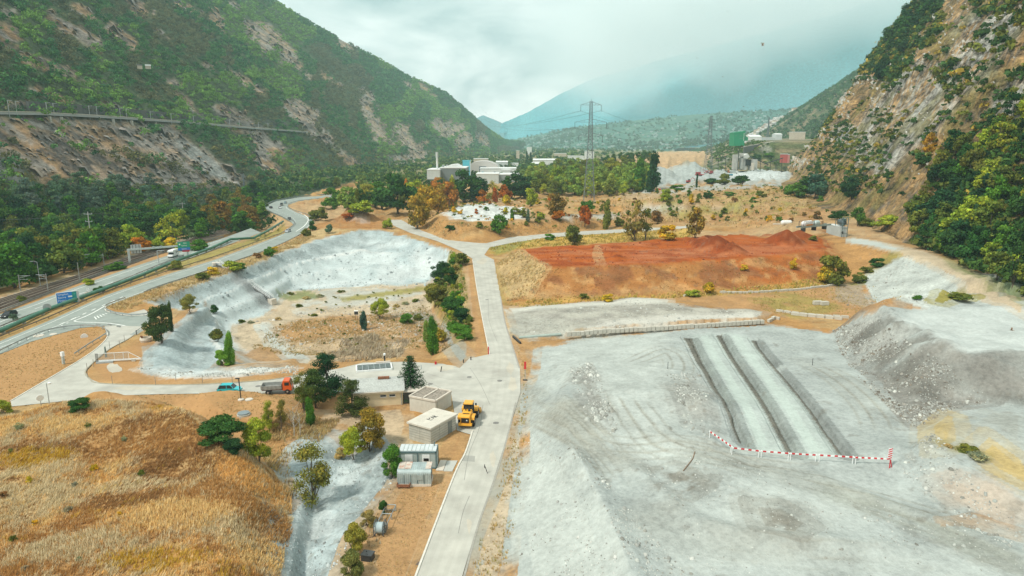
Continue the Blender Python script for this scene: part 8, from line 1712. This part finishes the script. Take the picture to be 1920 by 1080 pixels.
P, px, py = flank_trees(LM, 60000, lambda px, py, P, T: np.clip(tree_mask(px, py, P[:, 0], P[:, 1]) * (.6 + .4 * sst(.36, .5, fbm(px, py, 13, 3, 153))), 0.06, 1) * np.clip(.5 + P[:, 1] / 2400, 0, 1), 0, None, 32, 1.03, 300)
near = P[:, 1] < 1100; parts = []
for msk, k, sz in ((near, 34, .62), (~near & (P[:, 1] < 2000), 20, 1.0), (P[:, 1] >= 2000, 11, 1.75)):
    q = P[msk]; n = len(q); h = rr_.uniform(5, 9.5, n) * (1 + .15 * (q[:, 1] > 1500)); small = (tree_mask(px[msk], py[msk], q[:, 0], q[:, 1]) < .5); h = np.where(small, h * .5, h)
    parts.append(leaf_mass(q, h, h * rr_.uniform(.85, 1.2, n), k, np.full(n, sz) * np.where(small, .7, 1), lm_cols(px[msk], py[msk], n, rr_), 33 + k))
emit('mountain_forest', parts, M_stuffleaf, 'green woodland and scrub covering the left mountainside', 'forest')
print('forest trees', len(P))
# right cliff scrub and crest
def rm_d(px, py, P, T):
    n = fbm(px + py * .5, py, 40, 4, 161); d = .03 + .45 * sst(.56, .64, n)
    for e in ((1700,40,70,60,-40),(1660,130,40,60,-60),(1590,270,30,70,-40),(1560,320,60,30,-30),(1620,330,60,30,-30),(1780,150,30,50,-40),(1850,230,80,50,-20),(1900,130,40,30,0),(1880,20,60,25,10),(1660,240,20,40,-40),(1820,330,90,80,0),(1840,420,110,80,0)):
        d = np.maximum(d, .85 * (1 - sst(.6, 1.4, ell(px, py, *e) + 1.2 * (n - .5))))
    return d * sst(.02, .06, T + .03)
P, px, py = flank_trees(RM, 26000, rm_d, 0, None, 41, 1.02, 190); n = len(P); h = rr_.uniform(1.2, 4.6, n) * np.where(py < 160, 1.6, 1.0)
base = np.where(rr_.random((n, 1)) < .6, DG([.05, .105, .032]), DG([.16, .18, .035])); base = np.where(rr_.random((n, 1)) < .06, DG([.38, .28, .05]), base)
emit('cliff_scrub', [leaf_mass(P, h, h * rr_.uniform(.9, 1.3, n), 34, .12 * h + .08, base * rr_.uniform(.7, 1.3, (n, 1)), 43)], M_stuffleaf, 'scattered green and yellow scrub over the right hand cliff', 'scrub'); print('scrub', n)
# green spur, valley slope, valley floor woods
P, px, py = flank_trees(SP_, 9000, lambda px, py, P, T: .35 + .6 * sst(.4, .6, fbm(px, py, 30, 3, 171)), 0, None, 51, 1.02); n = len(P)
parts = [leaf_mass(P, np.full(n, 9.0), np.full(n, 9.0), 7, np.full(n, 2.4), np.tile([.06, .12, .04], (n, 1)) * rr_.uniform(.7, 1.4, (n, 1)), 53)]
P, px, py = flank_trees(TS, 5000, lambda px, py, P, T: .2 + .7 * sst(.45, .6, fbm(px, py, 25, 3, 173)), 0, None, 55, 1.1); n = len(P)
parts.append(leaf_mass(P, np.full(n, 13.0), np.full(n, 17.0), 6, np.full(n, 4.5), np.tile([.04, .075, .035], (n, 1)) * rr_.uniform(.7, 1.4, (n, 1)), 57))
P, px, py = flank_trees(TH, 1500, lambda px, py, P, T: .25 + .6 * sst(.45, .6, fbm(px, py, 14, 3, 175)), 0, None, 58, .98); n = len(P); parts.append(leaf_mass(P, np.full(n, 3.0), np.full(n, 4.0), 12, np.full(n, .9), np.tile([.08, .14, .035], (n, 1)) * rr_.uniform(.6, 1.5, (n, 1)), 60))
emit('spur_woods', parts, M_stuffleaf, 'hazy woods on the green spur and the slopes at valley head', 'forest')
n = 9000; Y = np.exp(rr_.uniform(math.log(560), math.log(5600), n)); X = rr_.uniform(-.35, .45, n) * Y; px, py = project(X, Y, 0 * Y)
ok = (px < 1010 + 240 * rr_.random(n)) & (X > -280) & ~((px > 790) & (px < 985) & (Y < 830)) & ~((Y < 640) & (px > 640)) & (rr_.random(n) < .25 + .75 * sst(.4, .55, fbm(X, Y, 140, 3, 181))) & ((Y > 760) | (px < 780))
ok &= ~((px > 560) & (px < 670) & (Y < 700)); ok &= (X < 120) | (Y > 1700)
X, Y = X[ok], Y[ok]; Z = terrain(X, Y, False); n = len(X); P = np.stack([X, Y, Z], 1); h = rr_.uniform(7, 13, n); s_ = .9 + Y / 1400
emit('valley_woods', [leaf_mass(P, h, h * 1.2, 14, s_, np.where(rr_.random((n, 1)) < .6, DG([.05, .11, .034]), DG([.13, .19, .045])) * rr_.uniform(.7, 1.3, (n, 1)), 59)], M_stuffleaf, 'hedges and woods of the flat valley floor beyond the factory', 'forest'); print('valley', n)
# undergrowth filling the railway belt and the right cliff foot
def fill(poly, n, hr, cols, seed, k=26, objs=None):
    r = np.random.default_rng(seed); w3 = [at(*q, objs) for q in poly]; A = np.array([[p.x, p.y] for p in w3]); X = r.uniform(A[:, 0].min(), A[:, 0].max(), n); Y = r.uniform(A[:, 1].min(), A[:, 1].max(), n); ok = inside(X, Y, A); X, Y = X[ok], Y[ok]
    Z = np.array([drop(x, y, objs or [ground, LM.obj]).z for x, y in zip(X, Y)]); m = len(X); h = r.uniform(*hr, m); c = DG(cols)[r.integers(0, len(cols), m)] * r.uniform(.7, 1.3, (m, 1))
    return leaf_mass(np.stack([X, Y, Z], 1), h, h * 1.3, k, .11 * h + .12, c, seed + 1)
emit('undergrowth', [fill([(-60,560),(-60,400),(-150,420),(-420,520),(-420,700),(-160,605)], 900, (6, 13), [[.035, .085, .026], [.06, .13, .03], [.085, .12, .05]], 75, 40), fill(BELT, 3600, (2.5, 7), [[.035, .085, .026], [.06, .13, .03], [.085, .12, .05]], 61, 22), fill([(1712,470),(1725,400),(1800,300),(1960,200),(1990,570),(1900,548),(1850,518),(1780,484)], 1500, (2, 5), [[.03, .075, .026], [.06, .12, .026], [.13, .16, .035]], 63, 26, [RM.obj, ground])], M_stuffleaf, 'dense dark undergrowth between the trees of the railway belt and cliff wood', 'undergrowth')
emit('hill_scrub', [fill([(1130,374),(1250,357),(1420,349),(1500,353),(1560,380),(1600,396),(1540,418),(1300,416),(1160,420),(1090,396)], 420, (.7, 2.4), [[.10, .15, .035], [.22, .22, .05], [.34, .22, .06]], 65, 22, [ground]), fill([(800,398),(870,376),(960,372),(1080,374),(1150,380),(1180,412),(1060,430),(900,438),(820,422)], 300, (.7, 2.4), [[.10, .15, .035], [.24, .24, .05], [.36, .2, .05]], 67, 22, [ground]), fill([(600,560),(800,540),(840,620),(800,655),(560,660),(480,650),(520,600)], 130, (.3, .9), [[.13, .16, .04], [.26, .24, .07]], 69, 16, [ground])], M_stuffleaf, 'small low scrub dotted over straw hills and pit floor', 'scrub')
# ---- dry grass: blades in tufts
def gz(x, y):
    """height and colour of the ground sheet by bilinear look-up"""
    a = np.arctan2(x, y); D = np.hypot(x, y); i = np.interp(a, ang, np.arange(nc)); j = np.interp(-np.degrees(np.arctan(CH / D)), -dep, np.arange(nr))
    i0 = np.clip(i.astype(int), 0, nc - 2); j0 = np.clip(j.astype(int), 0, nr - 2); u = i - i0; v = j - j0; Z = GZ.reshape(nr, nc)
    z = (Z[j0, i0] * (1 - u) + Z[j0, i0 + 1] * u) * (1 - v) + (Z[j0 + 1, i0] * (1 - u) + Z[j0 + 1, i0 + 1] * u) * v
    return z, gc.reshape(nr, nc, 4)[j0, i0, :3]
def blades(X, Y, h, wd, cols, nb, seed, lean=.35, wind=(.25, .05)):
    r = np.random.default_rng(seed); n = len(X); idx = np.repeat(np.arange(n), nb); m = len(idx); z, _ = gz(X, Y)
    a = r.uniform(0, 6.283, m); sp = h[idx] * .30; bx = X[idx] + r.normal(0, 1, m) * sp * .7; by = Y[idx] + r.normal(0, 1, m) * sp * .7; bz = z[idx] - .05
    hh = h[idx] * r.uniform(.6, 1.15, m); wx = fbm(X, Y, 9, 2, 191)[idx] - .5; tx = np.cos(a) * lean * hh + (wind[0] + wx * 1.0) * hh; ty = np.sin(a) * lean * hh + wind[1] * hh
    w = wd[idx] * r.uniform(.6, 1.3, m); c, s = np.cos(a + 1.57) * w, np.sin(a + 1.57) * w
    V = np.stack([np.stack([bx - c, by - s, bz], 1), np.stack([bx + c, by + s, bz], 1), np.stack([bx + tx * .6 + c * .7, by + ty * .6 + s * .7, bz + hh * .62], 1), np.stack([bx + tx, by + ty, bz + hh], 1)], 1).reshape(-1, 3)
    return V, np.arange(4 * m).reshape(-1, 4), np.repeat(cols[idx] * r.uniform(.7, 1.3, (m, 1)), 4, 0)
def in_poly(poly, n, seed, z=None):
    r = np.random.default_rng(seed); w3 = [at(*q, [ground]) if z is None else G(q[0], q[1], z) for q in poly]; A = np.array([[p.x, p.y] for p in w3]); X = r.uniform(A[:, 0].min(), A[:, 0].max(), n); Y = r.uniform(A[:, 1].min(), A[:, 1].max(), n); ok = inside(X, Y, A); return X[ok], Y[ok]
GC = [DG([.74, .44, .15]), DG([.66, .50, .27]), DG([.50, .28, .10]), DG([.66, .55, .34]), DG([.78, .57, .26]), DG([.36, .20, .08]), DG([.60, .40, .06])]
X, Y = in_poly([(-330,1250),(-330,880),(-150,830),(0,770),(130,756),(230,752),(300,760),(360,785),(430,838),(500,880),(545,920),(545,1000),(520,1100),(500,1250)], 215000, 71)
Z_ = fbm(X, Y, 6, 5, 193, .65); Z2 = fbm(X + 50, Y, 2.2, 4, 195, .6); Z3 = fbm(X, Y, 12, 4, 197, .6); n = len(X)
Z_ = Z_ + rr_.normal(0, .05, n); Z2b = Z2 + rr_.normal(0, .07, n); Z3 = Z3 + rr_.normal(0, .05, n); ci = np.where(Z_ > .56, 4, np.where(Z_ > .49, 0, np.where(Z_ > .43, 1, 2))); ci = np.where((Z3 > .57) & (Z2b > .48), 3, ci); ci = np.where((Z2b < .34), 5, ci); ci = np.where((Z3 < .40) & (Z2 > .58), 6, ci); col = DG(GC)[ci]
for px_, py_, a_, b_, k_ in ((275,800,8,4,5),(335,868,7,6,5),(250,830,9,4,2),(235,935,6,2.5,5),(90,850,9,2,5),(400,930,6,3,2),(40,935,9,5,3),(245,910,6,2.2,3),(150,1025,7,2.5,3),(420,985,4,2,3),(60,862,6,2,6),(300,1055,5,2,6),(140,795,6,3,4),(330,960,6,3,4),(480,900,5,4,0)):
    g_ = at(px_, py_, [ground]); m_ = ((X - g_.x) / a_) ** 2 + ((Y - g_.y) / b_) ** 2 + rr_.normal(0, .25, n) + 1.6 * (Z_ - .5) < .8; ci = np.where(m_ & (rr_.random(n) < .8), k_, ci)
col = DG(GC)[ci]
keep = rr_.random(n) < np.where(Z2 < .34, .35, 1); X, Y, col, Z2 = X[keep], Y[keep], col[keep], Z2[keep]; n = len(X)
parts = [blades(X, Y, rr_.uniform(.2, .55, n) * (.5 + 1.1 * Z2), np.full(n, .034), col, 5, 73)]; print('mound tufts', n)
def patch(poly, n, hr, cols, seed, wd=.05, nb=4):
    X, Y = in_poly(poly, n, seed); k = len(X); r = np.random.default_rng(seed); keep = r.random(k) < sst(.36, .52, fbm(X, Y, 6, 3, 199 + seed)) + .12; X, Y = X[keep], Y[keep]; k = len(X)
    rd = road_sd(X, Y) < -.6; X, Y = X[rd], Y[rd]; k = len(X)
    return blades(X, Y, r.uniform(*hr, k), np.full(k, wd), DG(cols)[r.integers(0, len(cols), k)], nb, seed + 1)
Sx = [[.52, .36, .15], [.46, .38, .22], [.36, .24, .10], [.55, .44, .2]]
parts += [patch([(200,575),(300,538),(400,506),(500,471),(560,446),(600,440),(530,472),(475,496),(420,516),(345,543),(270,568),(230,590)], 9000, (.4, .9), Sx, 81, .07),
 patch([(918,505),(960,470),(985,475),(1030,500),(1010,535),(990,562),(945,566)], 5000, (.4, .8), Sx, 82, .08), patch([(950,572),(1000,561),(1250,550),(1450,536),(1570,520),(1565,534),(1450,549),(1250,560),(1000,575)], 9000, (.4, 1.0), [[.55, .42, .10], [.52, .38, .16], [.30, .27, .06]], 83, .09),
 patch([(560,600),(700,590),(800,570),(845,600),(845,650),(700,660),(560,668),(470,655),(500,620)], 12000, (.3, .7), [[.5, .34, .14], [.40, .27, .10], [.46, .39, .24], [.25, .22, .07]], 84, .06),
 patch([(590,680),(640,640),(700,626),(765,640),(745,672),(640,680)], 5000, (.5, 1.1), [[.42, .35, .25], [.36, .29, .20], [.48, .42, .30]], 85, .10), patch([(845,470),(862,487),(872,530),(882,600),(885,634),(858,640),(835,600),(812,560),(830,520)], 7000, (.4, 1.1), [[.45, .36, .12], [.28, .26, .06], [.13, .16, .04], [.5, .4, .2]], 86, .08),
 patch([(912,462),(960,446),(1040,440),(1200,434),(1310,430),(1300,444),(1110,457),(975,467),(920,478)], 7000, (.5, 1.1), [[.5, .36, .08], [.42, .3, .1], [.24, .24, .05]], 87, .12), patch([(775,420),(840,448),(960,442),(1100,430),(1100,412),(900,424),(830,412)], 6000, (.5, 1.0), Sx, 88, .13),
 patch([(1120,430),(1300,418),(1480,415),(1560,380),(1470,352),(1300,362),(1150,375)], 9000, (.6, 1.3), Sx, 89, .2), patch([(530,770),(640,785),(600,830),(540,860),(560,930),(530,930),(480,840)], 4000, (.35, .8), Sx, 90, .05), patch([(640,830),(700,840),(740,905),(700,955),(650,1030),(620,1110),(690,1110),(745,910),(700,850)], 2500, (.3, .6), [[.42, .36, .24], [.36, .28, .14], [.5, .4, .22]], 91, .05),
 patch([(945,590),(960,640),(990,690),(990,760),(982,860),(965,980),(945,1080),(880,1080),(930,930),(960,800),(978,720)], 2600, (.2, .55), [[.5, .34, .12], [.42, .28, .1], [.35, .3, .1]], 92, .05), patch([(-40,680),(0,655),(60,638),(130,620),(190,618),(180,655),(100,700),(15,756)], 4500, (.12, .3), Sx, 93, .05), patch([(150,745),(300,737),(440,732),(600,738),(560,830),(480,850),(380,800),(320,770)], 5500, (.12, .3), Sx, 94, .05),
 patch([(740,910),(720,950),(690,1020),(690,1110),(766,1110),(826,945),(840,900)], 3500, (.06, .2), Sx, 95, .035), patch([(950,555),(1020,503),(1300,495),(1480,484),(1580,480),(1560,520),(1450,540),(1250,552),(1000,568)], 6500, (.2, .5), [[.40, .18, .06], [.30, .12, .04], [.46, .28, .10], [.22, .17, .05]], 97, .07), patch([(1400,560),(1500,548),(1580,535),(1640,535),(1690,570),(1560,590),(1440,585)], 3000, (.2, .5), [[.40, .30, .1], [.26, .24, .07], [.5, .36, .14]], 96, .07)]
emit('dry_grass', parts, M_stuffleaf, 'golden dry grass covering the near mound, banks and verges', 'grass')
# ---- loose stones
def stones(poly, n, sr, cols, seed, dens=None):
    X, Y = in_poly(poly, n, seed); r = np.random.default_rng(seed); k = len(X)
    keep = r.random(k) < sst(.38, .6, fbm(X, Y, 4, 3, 207 + seed)) + .1; X, Y = X[keep], Y[keep]
    rd = road_sd(X, Y) < -.3; X, Y = X[rd], Y[rd]; k = len(X); z, _ = gz(X, Y); s = r.uniform(*sr, k) * (1 + 1.5 * (r.random(k) > .93))
    base = DG([[-1, -1, -.5], [1, -.9, -.5], [.9, 1, -.5], [-1, .8, -.5], [-.6, -.5, .7], [.5, -.6, .6], [.6, .5, .8], [-.5, .6, .5]]); a = r.uniform(0, 6.28, k); V = base[None] * s[:, None, None] * r.uniform(.55, 1.25, (k, 8, 3))
    x = V[..., 0] * np.cos(a)[:, None] - V[..., 1] * np.sin(a)[:, None]; y = V[..., 0] * np.sin(a)[:, None] + V[..., 1] * np.cos(a)[:, None]; V = np.stack([x + X[:, None], y + Y[:, None], V[..., 2] + z[:, None] + s[:, None] * .25], -1).reshape(-1, 3)
    Fq = DG([[4, 5, 6, 7], [0, 1, 5, 4], [1, 2, 6, 5], [2, 3, 7, 6], [3, 0, 4, 7]]); Fq = (np.arange(k)[:, None, None] * 8 + Fq[None]).reshape(-1, 4); c = np.repeat(DG(cols)[r.integers(0, len(cols), k)] * r.uniform(.7, 1.25, (k, 1)), 8, 0); return V, Fq, c
gcol = [[.40, .42, .38], [.33, .34, .31], [.25, .25, .22], [.46, .47, .43]]
parts = [stones([(985,470),(1110,462),(1300,448),(1480,440),(1545,470),(1300,490),(1130,497),(1020,500)], 5000, (.05, .16), [[.26, .05, .015], [.36, .09, .03], [.16, .04, .02]], 98), stones([(1560,620),(1600,700),(1650,750),(1715,806),(1780,770),(1860,745),(1790,700),(1730,650),(1680,628),(1655,596)], 16000, (.04, .13), [[.33, .34, .31], [.24, .23, .2], [.17, .15, .12], [.40, .41, .37]], 101), stones([(1060,690),(1110,680),(1160,800),(1150,820),(1100,790)], 1500, (.06, .16), gcol, 102), stones([(1250,700),(1310,700),(1345,800),(1330,835),(1285,800)], 1200, (.06, .16), gcol, 103),
 stones([(1060,840),(1130,950),(1200,1090),(1300,1090),(1180,950),(1090,840)], 1600, (.04, .11), gcol, 104), stones([(985,780),(1075,860),(1180,1090),(960,1090),(975,950)], 2600, (.03, .08), [[.36, .37, .34], [.25, .25, .22], [.5, .51, .47]], 105), stones([(1612,524),(1700,476),(1860,566),(1740,574),(1690,560)], 1600, (.08, .2), gcol, 106), stones([(1180,820),(1400,870),(1900,1010),(1920,1090),(1300,1090)], 1800, (.03, .09), gcol, 107), stones([(940,590),(990,700),(985,860),(950,1080),(880,1080),(960,800)], 1800, (.03, .09), [[.45, .40, .32], [.3, .26, .2]], 108),
 stones([(540,880),(620,840),(700,850),(740,900),(620,1080),(540,1080)], 2600, (.03, .10), [[.36, .40, .39], [.22, .24, .23], [.5, .54, .53]], 109), stones([(480,600),(700,560),(800,560),(800,640),(500,650)], 3000, (.08, .22), [[.48, .46, .40], [.34, .31, .26]], 110), stones([(250,690),(560,686),(560,702),(330,708)], 1500, (.06, .16), gcol, 111), stones([(340,560),(420,520),(530,475),(600,455),(800,460),(820,520),(560,545),(440,610)], 3500, (.08, .25), [[.4, .46, .46], [.27, .31, .31]], 112), stones([(1190,352),(1290,310),(1480,300),(1480,338),(1370,345)], 2500, (.25, .7), gcol, 113), stones([(1000,580),(1200,562),(1430,590),(1420,600),(1080,624),(980,630)], 1500, (.05, .14), gcol, 114), stones([(1560,530),(1620,530),(1690,565),(1640,576)], 1200, (.06, .16), [[.32, .28, .22]], 115), stones([(1690,880),(1740,810),(1800,870),(1925,990),(1925,1050),(1760,960)], 1500, (.04, .12), gcol, 116)]
emit('loose_stones', parts, vcol_mat('stone', amt=.2, fs=3, bump=.2), 'loose stones strewn over the spoil heaps, yard and pit', 'stones')

# ---- broken rock standing out of the bare slopes
def outcrops(Fl, P, sr, cols, seed, tilt, lx):
    r = np.random.default_rng(seed); k = len(P); s = r.uniform(*sr, k) * (1 + 1.2 * (r.random(k) > .9)) * np.clip(P[:, 1] / 520, .3, 1.4); base = DG([[-1, -1, -1], [1, -.9, -1], [.9, 1, -1], [-1, .8, -1], [-.7, -.6, .7], [.6, -.7, .5], [.5, .6, .8], [-.6, .6, .4]]); V = base[None] * s[:, None, None] * r.uniform(.5, 1.3, (k, 8, 3)) * DG([.8, lx, .55])
    t = tilt + r.normal(0, .18, k); y = V[..., 1] * np.cos(t)[:, None] - V[..., 2] * np.sin(t)[:, None]; z = V[..., 1] * np.sin(t)[:, None] + V[..., 2] * np.cos(t)[:, None]; V = (np.stack([V[..., 0], y, z], -1) + P[:, None, :]).reshape(-1, 3)
    Fq = DG([[4, 5, 6, 7], [0, 1, 5, 4], [1, 2, 6, 5], [2, 3, 7, 6], [3, 0, 4, 7]]); return V, (np.arange(k)[:, None, None] * 8 + Fq[None]).reshape(-1, 4), np.repeat(DG(cols)[r.integers(0, len(cols), k)] * r.uniform(.65, 1.2, (k, 1)), 8, 0)
P, px, py = flank_trees(LM, 60000, lambda px, py, P, T: bare_mask(px, py, P[:, 0], P[:, 1]) * sst(.42, .58, fbm(px + py * .5, py, 16, 4, 221)) * np.clip(900 / P[:, 1], .2, 1), 0, None, 62, 1.0, 300); nl = len(P)
parts = [outcrops(LM, P, (.5, 1.7), [[.34, .28, .22], [.30, .28, .25], [.38, .28, .18], [.20, .18, .16]], 63, -.65, 2.6)]
P, px, py = flank_trees(RM, 40000, lambda px, py, P, T: sst(.02, .08, T) * sst(.45, .6, fbm(px - py * .6, py, 22, 4, 223)), 0, None, 64, 1.0, 190); P = P[(P[:, 1] > 330) | (rr_.random(len(P)) < .25)]; parts.append(outcrops(RM, P, (.25, .75), [[.36, .34, .29], [.28, .25, .2], [.42, .41, .36], [.33, .22, .11]], 65, .6, 2.4)); print('rocks', nl, len(P))
emit('rock_outcrops', parts, bpy.data.materials['stone'], 'broken grey and tan rock standing out of the bare mountain slopes', 'rocks')
